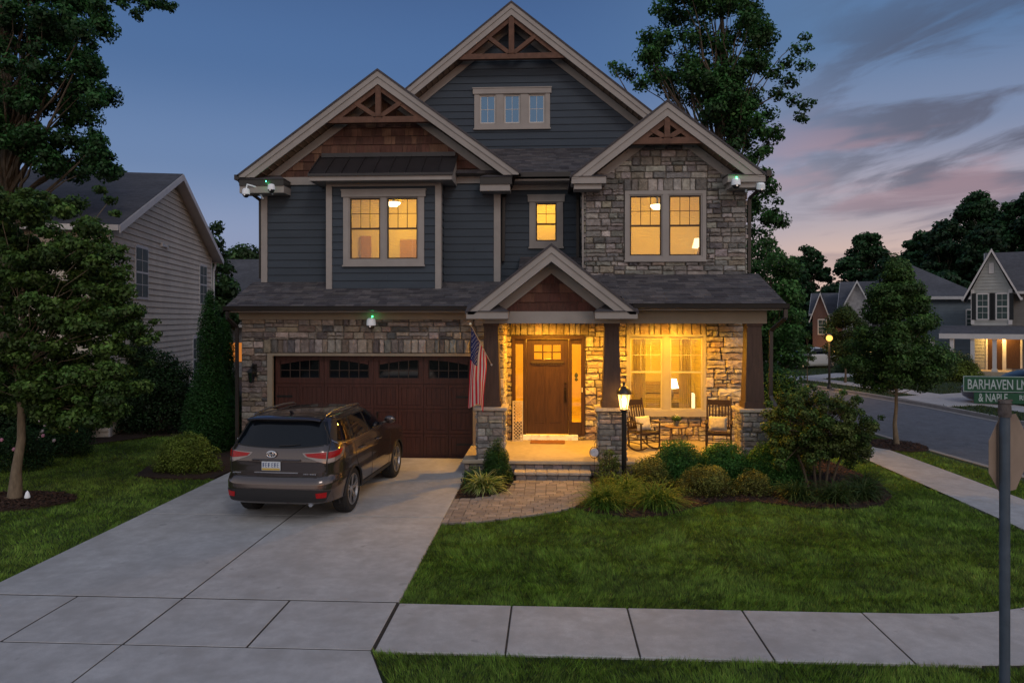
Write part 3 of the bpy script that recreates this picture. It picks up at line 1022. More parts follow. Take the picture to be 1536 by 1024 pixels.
# ---- front door -------------------------------------------------------
Y = 18.5
x0, x1, zb, zt = DU[0], DU[1], .5, DU[3]
m = MB()
t = .07
m.box(x0, x0 + t, Y - .06, Y + .14, .42, zt); m.box(x1 - t, x1, Y - .06, Y + .14, .42, zt)
m.box(x0 + t, x1 - t, Y - .06, Y + .14, zt - .09, zt)
dx0, dx1 = -.6, .47
m.box(dx0 - .06, dx0, Y - .05, Y + .14, .42, zt - .09); m.box(dx1, dx1 + .06, Y - .05, Y + .14, .42, zt - .09)
m.box(x0 + t, dx0 - .06, Y, Y + .1, .42, .68); m.box(dx1 + .06, x1 - t, Y, Y + .1, .42, .68)
fr = m.build('door_frame', FDOOR, H)
for a, b in ((x0 + t, dx0 - .06), (dx1 + .06, x1 - t)):
    m = MB(); m.box(a, a + .02, Y, Y + .05, .68, zt - .09); m.box(b - .02, b, Y, Y + .05, .68, zt - .09); m.box(a + .02, b - .02, Y, Y + .05, zt - .22, zt - .09); m.box(a + .02, b - .02, Y, Y + .05, .68, .8)
    s = m.build('sidelight', FDOOR, fr)
    m = MB(); m.box(a + .02, b - .02, Y + .02, Y + .026, .8, zt - .22)
    m.build('pane', glass_mat('frosted_glass', (.95, .9, .8), refl=.08), fr)
# door leaf
gz0, gz1 = zt - .6, zt - .24
gx0, gx1 = -.42, .29
m = MB()
dt = zt - .1
wall_slab(m, 'y', Y + .03, Y + .08, dx0 + .004, dx1 - .004, .5, dt, [(gx0, gx1, gz0, gz1)])
st_ = .13
for a, b in ((dx0 + .004, gx0 + .02), (gx1 - .02, dx1 - .004)): m.box(a, b, Y + .012, Y + .03, .5, dt)
m.box(gx0 + .02, gx1 - .02, Y + .012, Y + .03, .5, .78); m.box(gx0 + .02, gx1 - .02, Y + .012, Y + .03, gz0 - .16, gz0); m.box(gx0 + .02, gx1 - .02, Y + .012, Y + .03, gz1, dt)
m.box(-.115, -.015, Y + .012, Y + .03, .78, gz0 - .16)
for a, b in ((gx0 + .02, -.115), (-.015, gx1 - .02)):
    m.box(a + .015, b - .015, Y + .004, Y + .028, .78, .8)
for i in range(1, 3): m.box(gx0 + (gx1 - gx0) * i / 3 - .018, gx0 + (gx1 - gx0) * i / 3 + .018, Y + .02, Y + .07, gz0, gz1)
m.box(gx0, gx1, Y + .021, Y + .069, (gz0 + gz1) / 2 - .016, (gz0 + gz1) / 2 + .016)
door = m.build('front_door', FDOOR, H)
m = MB(); m.bbox(gx0 - .06, gx1 + .06, Y - .035, Y + .012, gz0 - .1, gz0 - .045, .008)
for i in range(12): m.box(gx0 - .03 + i * .066, gx0 - .0 + i * .066, Y - .02, Y + .012, gz0 - .14, gz0 - .1)
m.build('dentil_shelf', SASH, door)
m = MB(); m.box(gx0, gx1, Y + .045, Y + .05, gz0, gz1); m.build('pane', MATS['frosted_glass'], door)
m = MB()
m.tube([(.385, Y + .01, 1.62), (.385, Y - .05, 1.6), (.385, Y - .055, 1.35), (.385, Y + .01, 1.32)], .012, 8)
m.box(.36, .41, Y, Y + .012, 1.28, 1.68); m.lathe([(.03, 0), (.03, -.02), (.02, -.025)], (.385, Y + .012, 1.78), 'y', 14)
m.build('handle', mat('aged_bronze', (.05, .035, .02), .35, metal=.8, na=.1, bump=0), door)
m = MB(); m.bbox(-.75, .7, Y - .12, Y - .01, .36, .49, .01); 
m.build('door_sill', STONE, H)
m = MB()
put_stones(m, frame_y(18.44), stone_cells(-.98, .9, .36, .46, R1, .5), [], None, PAL_W, R1, depth=(.02, .05))
m.build('door_sill_stone', STONE, H)

# ---- garage door ------------------------------------------------------
m = MB()
gx0, gx1, gz1 = GD[0], GD[1], GD[3]
Yg = 17.74
m.box(gx0 - .02, gx1 + .02, Yg, Yg + .05, 0.01, gz1)
pw = (gx1 - gx0) / 4
rows = [(0.02, .6), (.62, 1.2), (1.22, 1.8)]
for z0, z1 in rows:
    for k in range(8):
        a = gx0 + k * pw / 2; b = a + pw / 2
        # raised frame around a recessed panel
        f = .07
        m.box(a + .004, b - .004, Yg - .02, Yg, z0, z0 + f); m.box(a + .004, b - .004, Yg - .02, Yg, z1 - f, z1)
        m.box(a + .004, a + f, Yg - .02, Yg, z0 + f, z1 - f); m.box(b - f, b - .004, Yg - .02, Yg, z0 + f, z1 - f)
        n = 4
        for i in range(n):
            w = (pw / 2 - 2 * f - .03) / n
            m.box(a + f + .015 + i * w + .004, a + f + .015 + (i + 1) * w - .004, Yg - .01, Yg, z0 + f + .015, z1 - f - .015)
# top row rails with arched lights
def arch(u): return .1 * (1 - (2 * u - 1) ** 2)
for k in range(4):
    a = gx0 + k * pw; b = a + pw
    zt0, zt1 = 1.82, gz1
    wx0, wx1 = a + .13, b - .13; wz0 = zt0 + .13; wz1 = zt1 - .2
    m.box(a + .003, wx0, Yg - .02, Yg, zt0, zt1); m.box(wx1, b - .003, Yg - .02, Yg, zt0, zt1); m.box(wx0, wx1, Yg - .02, Yg, zt0, wz0)
    # overall the four windows make one long arch: left pair rises, right pair falls
    def top(x, k=k): 
        u = (x - wx0) / (wx1 - wx0)
        if k in (0, 2): uu = u
        else: uu = 1 - u
        return wz1 - .02 + .11 * sin(uu * pi / 2) - (.06 if k in (0, 3) else 0) * 0
    n = 12
    pts = [(wx0 + (wx1 - wx0) * i / n, top(wx0 + (wx1 - wx0) * i / n)) for i in range(n + 1)]
    for p, q in zip(pts[:-1], pts[1:]):
        m.prism([p, q, (q[0], zt1), (p[0], zt1)], 'y', Yg - .02, Yg)
gdo = m.build('garage_door', GDOOR, H)
m = MB(); mm = MB()
for k in range(4):
    a = gx0 + k * pw; b = a + pw
    wx0, wx1 = a + .13, b - .13; wz0 = 1.95
    mm.box(wx0, wx1, Yg - .006, Yg - .002, wz0, gz1 - .1)
    for i in range(0, 5):
        x = wx0 + (wx1 - wx0) * i / 4; m.box(x - .01, x + .01, Yg - .02, Yg - .006, wz0, gz1 - .12)
    m.box(wx0, wx1, Yg - .019, Yg - .006, 2.13, 2.15); m.box(wx0, wx1, Yg - .019, Yg - .006, wz0 - .01, wz0 + .01)
m.build('glazing_bar', mat('brown_bar', (.04, .024, .018), .5, na=.1, bump=0), gdo)
mm.build('pane', mat('garage_glass', (.004, .005, .007), .06, na=0, bump=0, spec=.6), gdo)
for s in (-1, 1):
    m = MB(); xc = (gx0 + gx1) / 2 + s * .09
    m.tube([(xc, Yg - .02, 1.1), (xc, Yg - .06, 1.08), (xc, Yg - .06, .86), (xc, Yg - .02, .84)], .012, 6)
    m.box(xc - .02, xc + .02, Yg - .03, Yg - .018, .8, 1.14); m.build('handle', BLACK, gdo)
    for z in (.35, 1.5):
        m = MB(); xs = gx0 + .03 if s < 0 else gx1 - .03
        m.box(xs, xs - s * .4, Yg - .026, Yg - .018, z - .025, z + .025); m.build('strap_hinge', BLACK, gdo)
m = MB()
m.box(gx0 - .13, gx0, 17.53, 17.78, 0, gz1 + .06); m.box(gx1, gx1 + .13, 17.53, 17.78, 0, gz1 + .06); m.box(gx0, gx1, 17.53, 17.78, gz1, gz1 + .06)
m.build('garage_door_casing', mat('tan_trim'), H)
m = MB(); m.box(gx0 - .1, gx1 + .1, 17.8, 17.85, -.1, gz1 + .1); m.build('garage_backing', DARKIN, H)
# ------------------------------------------------------------------ ground, roads, lawn
LAWN = mat('lawn_soil', (.025, .045, .012), .95, ns=1.2, na=.3, bump=.4, bs=40, bd=.02, big=.2)
ASPH = mat('asphalt', (.125, .135, .155), .8, ns=30, na=.25, bump=.4, bs=200, bd=.003, big=.25)
CW = mat('driveway_concrete', (.47, .465, .465), .68, ns=8, na=.13, bump=.5, bs=140, bd=.003, big=.1, hue=(.39, .38, .375), fine=.3, worn=.1)
CW2 = mat('sidewalk_concrete', (.48, .47, .465), .72, ns=8, na=.13, bump=.5, bs=140, bd=.003, big=.1, hue=(.4, .385, .375), fine=.3, worn=.04)
JOINT = mat('joint_soil', (.045, .04, .036), .95, ns=20, na=.3, bump=.3)
CURB = mat('curb_concrete', (.33, .31, .29), .8, ns=5, na=.2, bump=.3)
MULCH = mat('mulch', (.035, .02, .014), .95, ns=14, na=.5, bump=.8, bs=30, bd=.02)
GRASSM = mat('grass_blade', attr=True, rough=.6, na=0, bump=0, trans=.25, spec=.25)

near_curb = [(-40, 112), (-26, 92), (-14, 75), (-6, 63), (1.2, 52), (5.9, 40), (8.3, 32), (9.25, 25.5), (9.55, 22), (9.8, 19), (10.1, 16.5), (10.2, 13.5), (10.1, 11), (9.6, 8.9), (8.6, 7.2), (7.2, 6.0), (5.6, 5.4), (3.6, 5.2)]
far_curb = [(16.5, -60), (16.3, 0), (16.1, 18), (15.75, 25), (15.3, 30), (14.5, 34.3), (13.2, 39.4), (9.8, 48.5), (4.5, 57.5), (-2, 67), (-11, 79), (-22, 96), (-36, 116)]
block = [(-400, 5.2)] + near_curb[::-1] + [(-60, 140), (-400, 140)]
far = [(400, -60)] + far_curb[::-1][::-1] and ([(400, -60), (400, 400), (-400, 400), (-400, 141), (-62, 141)] + far_curb[::-1])
m = MB()
def sheet(m, poly, z, col=None):
    if area(poly) < 0: poly = poly[::-1]
    m.add([(p[0], p[1], z) for p in poly], [tuple(range(len(poly)))], col)
def skirt(m, line, z0, z1):
    for p, q in zip(line[:-1], line[1:]): m.add([(p[0], p[1], z0), (q[0], q[1], z0), (q[0], q[1], z1), (p[0], p[1], z1)], [(0, 1, 2, 3)])
sheet(m, block, 0); sheet(m, far, 0); sheet(m, [(-400, -10), (16, -10), (16, -61), (-400, -61)], 0)
skirt(m, block, -.2, 0); skirt(m, far, -.2, 0)
g = m.build('ground', LAWN); tag(g, kind='structure')
m = MB(); sheet(m, [(-400, -60.5), (60, -60.5), (60, 60), (20, 142), (-400, 142)], -.12)
tag(m.build('road', ASPH), kind='structure')
def offset_line(line, d):
    out = []
    for i, p in enumerate(line):
        a = line[max(i - 1, 0)]; b = line[min(i + 1, len(line) - 1)]
        dx, dy = b[0] - a[0], b[1] - a[1]; l = math.hypot(dx, dy)
        out.append((p[0] - dy / l * d, p[1] + dx / l * d))
    return out
def ribbon(m, l0, l1, z0, z1, col=None):
    for i in range(len(l0) - 1):
        a, b, c, d = l0[i], l0[i + 1], l1[i + 1], l1[i]
        p = [a, b, c, d]
        if area(p) < 0: p = p[::-1]
        m.prism(p, 'z', z0, z1, col)
m = MB()
nc = near_curb + [(-60, 5.2)]
ribbon(m, nc, offset_line(nc, .16), -.12, .012)
ribbon(m, far_curb, offset_line(far_curb, .16), -.12, .012)
tag(m.build('curb', CURB), kind='structure')
m = MB()
ribbon(m, offset_line(nc, .163), offset_line(nc, .5), -.118, -.108)
ribbon(m, offset_line(far_curb, .163), offset_line(far_curb, .5), -.118, -.108)
tag(m.build('gutter_pan', mat('gutter_concrete', (.26, .25, .24), .85, ns=5, na=.2)), kind='structure')

# driveway slabs
m = MB(); gp = .0065
xs = [-7.04, -4.42, -1.79]
ys = [8.64, 12.35, 15.1, 17.62]
for i in range(2):
    for j in range(3):
        m.bbox(xs[i] + gp, xs[i + 1] - gp, ys[j] + gp, ys[j + 1] - gp, -.02, .035, .01)
xa = [-7.04, -5.73, -4.42, -3.11, -1.81]
for i in range(4): m.bbox(xa[i] + gp, xa[i + 1] - gp, 7.37 + gp, 8.63 - gp, -.02, .035, .01)
m.prism([(-7.9, 5.3), (-4.43, 5.3), (-4.43, 7.355), (-7.05, 7.355)], 'z', -.02, .035)
m.prism([(-4.41, 5.3), (-.95, 5.3), (-1.82, 7.355), (-4.41, 7.355)], 'z', -.02, .035)
tag(m.build('driveway', CW), kind='structure')
m = MB(); m.prism([(-7.85, 5.3), (-1.0, 5.3), (-1.8, 7.36), (-1.8, 17.6), (-7.02, 17.6), (-7.02, 7.36)], 'z', -.01, .03)
# sidewalk
def arc(cx, cy, r, a0, a1, n):
    return [(cx + r * cos(radians(a0 + (a1 - a0) * i / n)), cy + r * sin(radians(a0 + (a1 - a0) * i / n))) for i in range(n + 1)]
inner = [(4.2, 8.62)] + arc(4.3, 11.9, 3.28, -86, 0, 9) + [(7.6, 14), (7.6, 16), (7.58, 19), (7.4, 22), (6.9, 26), (5.9, 31), (3.7, 38), (-.5, 49), (-8, 60)]
outer = [(4.2, 7.37)] + arc(4.3, 11.9, 4.52, -86, 0, 9) + [(8.84, 14), (8.82, 16), (8.75, 19), (8.55, 22), (8.05, 26), (7.0, 31), (4.8, 38), (.6, 49), (-7, 60)]
m2 = MB()
sx = [-1.79, -.45, .9, 2.22, 3.58, 4.2]
for a, b in zip(sx[:-1], sx[1:]):
    if b > 4: m2.prism([(a + gp, 7.37), (b, 7.37), (b, 8.62), (a + gp, 8.62)], 'z', -.02, .03)
    else: m2.bbox(a + gp, b - gp, 7.37, 8.62, -.02, .03, .01)
xx = -7.06
while xx > -30: m2.bbox(xx - 1.4 + gp, xx - gp, 7.37, 8.62, -.02, .03, .01); xx -= 1.4
# curved slabs resampled at ~1.3 m
def resample(l, n):
    d = [0]
    for p, q in zip(l[:-1], l[1:]): d.append(d[-1] + math.hypot(q[0] - p[0], q[1] - p[1]))
    return [(float(np.interp(t, d, [p[0] for p in l])), float(np.interp(t, d, [p[1] for p in l]))) for t in np.linspace(0, d[-1], n)], d[-1]
NS = 132
ia, L_ = resample(inner, NS); oa, _ = resample(outer, NS)
for i in range(0, NS - 1):
    a, b, c, d = ia[i], ia[i + 1], oa[i + 1], oa[i]
    t = .02 if i % 3 == 2 else 0
    lerp = lambda p, q, t: (p[0] + (q[0] - p[0]) * t, p[1] + (q[1] - p[1]) * t)
    b2, c2 = lerp(b, a, t * 1.6), lerp(c, d, t * 1.6)
    m2.prism([a, d, c2, b2], 'z', -.02, .03)
tag(m2.build('sidewalk', CW2), kind='structure')
m.box(-30, -7.02, 7.4, 8.6, -.01, .024); m.box(-1.8, 4.2, 7.4, 8.6, -.01, .024); ribbon(m, inner, outer, -.01, .024)
tag(m.build('joint_bed', JOINT), kind='structure')

# walk of pavers
WALK = [(-1.79, 12.0), (-1.2, 12.15), (-.73, 12.36), (.06, 12.83), (.44, 13.2), (.72, 13.8), (.86, 14.5), (.86, 15.42), (-.74, 15.42), (-.8, 14.6), (-.98, 14.15), (-1.3, 13.85), (-1.79, 13.7)]
PAV = mat('paver', attr=True, rough=.85, ns=14, na=.2, bump=.4, bs=60, bd=.004)
m = MB(); R2 = random.Random(5)
PP = [(.28, .235, .205), (.32, .27, .235), (.24, .205, .185), (.29, .25, .22), (.34, .29, .255)]
y = 11.9; r = 0
while y < 15.4:
    x = -1.9 + (.07 if r % 2 else 0)
    while x < 1:
        w = R2.choice([.14, .21, .21])
        cx, cy = x + w / 2, y + .07
        tile = [(x + .004, y + .004), (x + w - .004, y + .004), (x + w - .004, y + .136), (x + .004, y + .136)]
        for q0, q1 in zip(WALK[:6], WALK[1:7]):
            a_, b_ = q1[1] - q0[1], -(q1[0] - q0[0]); tile = clip_half(tile, a_, b_, a_ * q0[0] + b_ * q0[1]) if len(tile) > 2 else tile
        tile = clip_half(tile, -1, 0, 1.785) if len(tile) > 2 else tile
        keep = len(tile) > 2 and area(tile) > .002 and in_poly([sum(p[0] for p in tile) / len(tile)], [sum(p[1] for p in tile) / len(tile)], WALK)[0]
        if keep:
            c = R2.choice(PP); s = R2.uniform(.85, 1.1)
            h = .036 + R2.uniform(-.002, .002)
            xb = min(x + w, 100)
            n_ = len(tile); gx_, gy_ = sum(p[0] for p in tile) / n_, sum(p[1] for p in tile) / n_
            ins = [(p[0] + (gx_ - p[0]) * .07, p[1] + (gy_ - p[1]) * .07) for p in tile]
            m.add([(p[0], p[1], 0) for p in tile] + [(p[0], p[1], h - .005) for p in tile] + [(p[0], p[1], h) for p in ins],
                  [tuple(range(2 * n_, 3 * n_))] + [(i, (i + 1) % n_, n_ + (i + 1) % n_, n_ + i) for i in range(n_)] + [(n_ + i, n_ + (i + 1) % n_, 2 * n_ + (i + 1) % n_, 2 * n_ + i) for i in range(n_)], tuple(q * s for q in c))
        x += w
    y += .14; r += 1
tag(m.build('paver_walk', PAV), kind='structure')
m = MB(); sheet(m, WALK, .018); tag(m.build('paver_bed', JOINT), kind='structure')

# mulch beds
BEDR = [(.9, 15.8), (.88, 14.5), (.74, 13.8), (.46, 13.2), (.6, 12.95), (.87, 12.75), (1.43, 12.55), (2.0, 12.72), (2.5, 13.2), (3.1, 13.7), (3.78, 13.75), (4.52, 13.4), (5.3, 13.3), (5.95, 13.55), (6.5, 14.3), (6.75, 15.4), (6.7, 17), (6.3, 19), (4.9, 19), (4.9, 15.8)]
BEDL = [(-1.79, 13.68), (-1.3, 13.82), (-.98, 14.12), (-.8, 14.6), (-.76, 15.3), (-.76, 15.8), (-1.79, 15.8), (-1.79, 17.4), (-1.79, 13.7)]
BEDL = [(-1.78, 13.66), (-1.3, 13.82), (-.98, 14.12), (-.8, 14.6), (-.76, 15.3), (-.76, 15.8), (-1.78, 15.8)]
RINGM = [(-10.02 + 1.15 * cos(a) * (1 + .08 * sin(3 * a)), 13.1 + .75 * sin(a)) for a in np.linspace(0, 2 * pi, 22)[:-1]]
RINGS = [(9.2 + .75 * cos(a), 20.1 + .95 * sin(a)) for a in np.linspace(0, 2 * pi, 20)[:-1]]
BEDC = [(-7.1, 15.2), (-7.4, 15.15), (-8.2, 15.1), (-8.9, 15.3), (-9.15, 16.2), (-9.3, 18), (-9.9, 20.3), (-11.3, 20.6), (-12.6, 18.6), (-14, 17.1), (-16.5, 16.0), (-22, 15), (-30, 14.6), (-30, 40), (-7.8, 40), (-7.6, 18), (-7.6, 17.62), (-7.06, 17.62)]
for poly, nm in ((BEDR, 'a'), (BEDL, 'b'), (RINGM, 'c'), (RINGS, 'd'), (BEDC, 'e')):
    m = MB()
    if area(poly) < 0: poly = poly[::-1]
    m.prism(poly, 'z', -.01, .04)
    tag(m.build('mulch_bed', MULCH), kind='structure')
def scatter_poly(poly, n, rs, zmax=None):
    xs_ = [p[0] for p in poly]; ys_ = [p[1] for p in poly]
    x = rs.uniform(min(xs_), max(xs_), n * 3); y = rs.uniform(min(ys_), max(ys_), n * 3)
    k = in_poly(x, y, poly); return x[k][:n], y[k][:n]
# bark chips
V = []; Fc = []; Cc = []
rs = np.random.RandomState(4)
for poly, n in ((BEDR, 9000), (BEDL, 1800), (RINGM, 2600), (RINGS, 900)):
    x, y = scatter_poly(poly, n, rs); n = len(x)
    l = rs.uniform(.012, .035, n); w = l * rs.uniform(.2, .45, n); a = rs.uniform(0, pi, n)
    ux, uy = np.cos(a), np.sin(a); tz = rs.uniform(-.5, .5, n) * l; sz = rs.uniform(-.6, .6, n) * w
    z = .045 + rs.uniform(0, .02, n)
    c = np.stack([x, y, z], 1); U = np.stack([ux * l, uy * l, tz], 1); W = np.stack([-uy * w, ux * w, sz], 1)
    V.append(np.stack([c - U - W, c + U - W, c + U + W, c - U + W], 1).reshape(-1, 3))
    s = rs.uniform(.5, 1.9, n)[:, None]; Cc.append(np.array([[.055, .028, .018]]) * s)
V = np.concatenate(V); Cc = np.concatenate(Cc)
tag(np_mesh('bark_chips', V, np.arange(len(V)).reshape(-1, 4), 4, mat('bark_chip', attr=True, rough=.9, na=0, bump=0), cols=Cc), kind='stuff')

# ---- lawn blades ------------------------------------------------------
LR = [(-1.80, 8.625), (4.2, 8.625)] + [(p[0] - .0, p[1]) for p in arc(4.3, 11.9, 3.26, -86, 0, 9)] + [(7.56, 14), (7.56, 16), (7.54, 19), (7.35, 22), (6.85, 26)] + [(6.3, 19), (6.7, 17), (6.75, 15.4), (6.5, 14.3), (5.95, 13.55), (5.3, 13.3), (4.52, 13.4), (3.78, 13.75), (3.1, 13.7), (2.5, 13.2), (2.0, 12.72), (1.43, 12.55), (.87, 12.75), (.46, 13.15), (.06, 12.8), (-.73, 12.33), (-1.2, 12.12), (-1.79, 11.97)]
LL = [(-14, 8.63), (-7.03, 8.63), (-7.03, 15.15), (-7.4, 15.1), (-8.2, 15.05), (-8.9, 15.28), (-9.17, 16.2), (-9.33, 18), (-9.93, 20.35), (-11.3, 20.62), (-12.6, 18.65), (-14, 17.1), (-16.5, 16.0), (-22, 15), (-22, 8.64)]
LF = [(-1.80, 7.365), (-1.05, 5.8), (3.6, 5.5), (5.6, 5.7), (7.0, 6.3), (8.4, 7.5), (9.35, 9), (9.85, 11), (9.95, 13.5), (9.85, 16.5), (9.55, 19), (9.3, 22), (9.0, 25.5), (8.1, 31), (7.1, 31), (8.1, 26), (8.6, 22), (8.8, 19), (8.88, 14)] + arc(4.3, 11.9, 4.54, 0, -86, 9) + [(4.2, 7.365)]
def hole(x, y, rings):
    k = np.ones(len(x), bool)
    for r in rings: k &= ~in_poly(x, y, r)
    return k
def blades(poly, dens_near, rs, holes=()):
    xs_ = [p[0] for p in poly]; ys_ = [p[1] for p in poly]
    A = (max(xs_) - min(xs_)) * (max(ys_) - min(ys_))
    n = int(A * dens_near)
    x = rs.uniform(min(xs_), max(xs_), n); y = rs.uniform(min(ys_), max(ys_), n)
    d = np.hypot(x, y)
    k = rs.uniform(0, 1, n) < np.clip((8.5 / d) ** 1.4, .05, 1)
    x, y = x[k], y[k]
    k = in_poly(x, y, poly) & hole(x, y, holes); return x[k], y[k]
# smooth value noise for patches
def vnoise(x, y, sc, seed):
    r = np.random.RandomState(seed).uniform(0, 1, (64, 64))
    xf, yf = x * sc, y * sc
    xi, yi = np.floor(xf).astype(int), np.floor(yf).astype(int)
    fx, fy = xf - xi, yf - yi; fx = fx * fx * (3 - 2 * fx); fy = fy * fy * (3 - 2 * fy)
    g_ = lambda a, b: r[a % 64, b % 64]
    return (g_(xi, yi) * (1 - fx) + g_(xi + 1, yi) * fx) * (1 - fy) + (g_(xi, yi + 1) * (1 - fx) + g_(xi + 1, yi + 1) * fx) * fy
rs = np.random.RandomState(9)
for poly, dn, hl in ((LR, 5200, ()), (LL, 3400, (RINGM,)), (LF, 4200, (RINGS,))):
    x, y = blades(poly, dn * 1.25, rs, hl); n = len(x); d = np.hypot(x, y)
    pat = (vnoise(x, y, 2.3, 1) * .5 + vnoise(x, y, 7, 2) * .5) ** 1.5 * 1.5
    pat2 = vnoise(x, y, .8, 3)
    h = (.026 + .028 * rs.uniform(0, 1, n)) * (.6 + .5 * pat + .6 * vnoise(x, y, 15, 7))
    w = .0026 * (1 + d * .09) * rs.uniform(.7, 1.2, n)
    an = vnoise(x, y, 1.6, 5) * 2 * pi * 1.5 + rs.normal(0, .9, n)
    lean = h * rs.uniform(.2, .95, n)
    ax_, ay_ = np.cos(an), np.sin(an)
    pa = rs.uniform(0, 2 * pi, n); px_, py_ = np.cos(pa) * w, np.sin(pa) * w
    b0 = np.stack([x - px_, y - py_, np.zeros(n)], 1); b1 = np.stack([x + px_, y + py_, np.zeros(n)], 1)
    tip = np.stack([x + ax_ * lean, y + ay_ * lean, h], 1)
    V = np.stack([b0, b1, tip], 1).reshape(-1, 3)
    hi = vnoise(x, y, 15, 7) * .5 + vnoise(x, y, 31, 8) * .5
    s = np.clip((.55 + .55 * pat + .15 * pat2) * (.25 + 1.65 * hi) * rs.uniform(.6, 1.4, n), .12, 3)[:, None]
    yel = (rs.uniform(0, 1, n) ** 5 * .8 + pat2 * .22)[:, None]
    C = np.array([[.13, .255, .034]]) * (1 - yel) + np.array([[.2, .22, .055]]) * yel
    tag(np_mesh('grass', V, np.arange(len(V)).reshape(-1, 3), 3, GRASSM, cols=C * s), kind='stuff')
# ------------------------------------------------------------------ vegetation
LEAFM = mat('leaf', attr=True, rough=.55, na=0, bump=0, trans=.3, spec=.3)
BARK = mat('bark', (.12, .095, .07), .95, ns=9, na=.4, bump=.9, bs=14, bd=.03, stretch=(1.6, 1.6, .4))
BARKL = mat('pale_bark', (.19, .15, .105), .95, ns=12, na=.35, bump=.7, bs=20, bd=.012, stretch=(1.5, 1.5, .5))
TWIG = mat('twig', (.09, .06, .04), .95, ns=12, na=.3, bump=.3)

def leaf_arrays(P_, Nrm, size, rs, up=.35, aspect=.62, droop=0.):
    """each leaf: 6 vertices, two quads folded along the midrib (rhombic leaf)"""
    n = len(P_)
    nr = Nrm + rs.normal(0, .55, (n, 3)); nr[:, 2] += up
    nr /= np.linalg.norm(nr, axis=1)[:, None] + 1e-9
    t = rs.normal(0, 1, (n, 3)); t[:, 2] -= droop
    t -= nr * np.sum(t * nr, 1)[:, None]; t /= np.linalg.norm(t, axis=1)[:, None] + 1e-9
    b = np.cross(nr, t)
    s = (size * rs.uniform(.6, 1.25, n))[:, None]
    w = s * aspect * .5
    fold = nr * w * .35
    p0 = P_ - t * s * .5; p3 = P_ + t * s * .5
    l = P_ - b * w + fold - t * s * .05; r = P_ + b * w + fold - t * s * .05
    V = np.stack([p0, r, p3, l], 1).reshape(-1, 3)
    F = np.arange(4 * n).reshape(-1, 4)
    return V, F, 4

DENS = 2.5; LUM = 1.9
def foliage(clumps, per_m2, size, col, rs, light=1., col2=None, up=.35, shell=.55, dens=None, aspect=.62, varc=.35, droop=0., yl=.12):
    """clumps: (x,y,z,rx,ry,rz)"""
    Vs = []; Cs = []
    zs = [c[2] for c in clumps]; z0, z1 = min(zs), max(zs)
    for c in clumps:
        cx, cy, cz, rx, ry, rz = c[:6]
        area_ = 4 * pi * ((rx * ry + ry * rz + rx * rz) / 3)
        n = int(max(6, area_ * per_m2 * DENS))
        d = rs.normal(0, 1, (n, 3)); d /= np.linalg.norm(d, axis=1)[:, None]
        rad = np.clip(1 - np.abs(rs.normal(0, shell * .5, n)), .05, 1.2) * (1 + .12 * np.sin(d[:, 0] * 5 + cx) * np.cos(d[:, 1] * 4 + cz))
        Pp = d * rad[:, None] * np.array([rx, ry, rz]) + np.array([cx, cy, cz])
        V, F, k = leaf_arrays(Pp, d, np.full(n, size), rs, up, aspect, droop)
        tone = rs.uniform(1 - varc, 1 + varc)
        depth = .35 + .65 * np.clip((rad - .3) / .7, 0, 1) ** 1.3  # shade inside the clump put into the leaf colour
        topf = .72 + .38 * d[:, 2]  # upper leaves painted lighter, as if lit from above
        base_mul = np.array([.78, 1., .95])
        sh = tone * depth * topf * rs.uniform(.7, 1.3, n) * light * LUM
        base = np.array(col)[None, :] * np.ones((n, 1))
        if col2 is not None:
            q = (rs.uniform(0, 1, n) * .5 + .5 * (rs.uniform() > .5))[:, None]
            base = base * (1 - q) + np.array(col2)[None, :] * q
        y = (rs.uniform(0, 1, n) ** 4 * yl)[:, None]
        base = base * (1 - y) + np.array([.16, .15, .04])[None, :] * y
        Vs.append(V); Cs.append(base * sh[:, None] * base_mul)
    V = np.concatenate(Vs); C = np.concatenate(Cs)
    return V, np.arange(len(V)).reshape(-1, 4), C

def curve_pts(a, b, sag, n, rnd, wig=.04):
    a = Vector(a); b = Vector(b); L = (b - a).length
    out = []
    for i in range(n + 1):
        t = i / n
        p = a.lerp(b, t); p.z += sag * L * sin(pi * t) * (1 - .4 * t)
        if 0 < i < n: p += Vector((rnd.uniform(-1, 1), rnd.uniform(-1, 1), rnd.uniform(-1, 1))) * wig * L
        out.append(p)
    return out

def add_wood(mb, base, top, r0, r1, targets, rnd, lo=.3, lr=.35, n=9, sag=.12, thick=.9):
    trunk = curve_pts(base, top, 0, 8, rnd, .012)
    rad = [r0 + (r1 - r0) * (i / 8) ** .8 for i in range(9)]
    rad[0] = r0 * 1.35
    mb.tube(trunk, rad, 12)
    B = Vector(base); T = Vector(top); H_ = T.z - B.z
    for t in targets:
        t = Vector(t)
        z = B.z + H_ * lo + max(0, (t.z - B.z - H_ * lo)) * rnd.uniform(.25, .7)
        z = min(z, T.z - .02)
        f = (z - B.z) / H_
        i = min(7, int(f * 8)); a = trunk[i].lerp(trunk[i + 1], f * 8 - i)
        rr = (r0 + (r1 - r0) * f) * rnd.uniform(.25, .45) * thick
        pts = curve_pts(a, t, sag * rnd.uniform(-.3, 1), 5, rnd, .04)
        mb.tube(pts, [max(.006, rr * (1 - .85 * k / 5)) for k in range(6)], 5, caps=False)
    return trunk

def plant_obj(root, V, F, C, name='crown', m_=None):
    L = np.array(root.location)
    return np_mesh(name, V - L[None, :], F, 4, m_ or LEAFM, parent=root, cols=C)

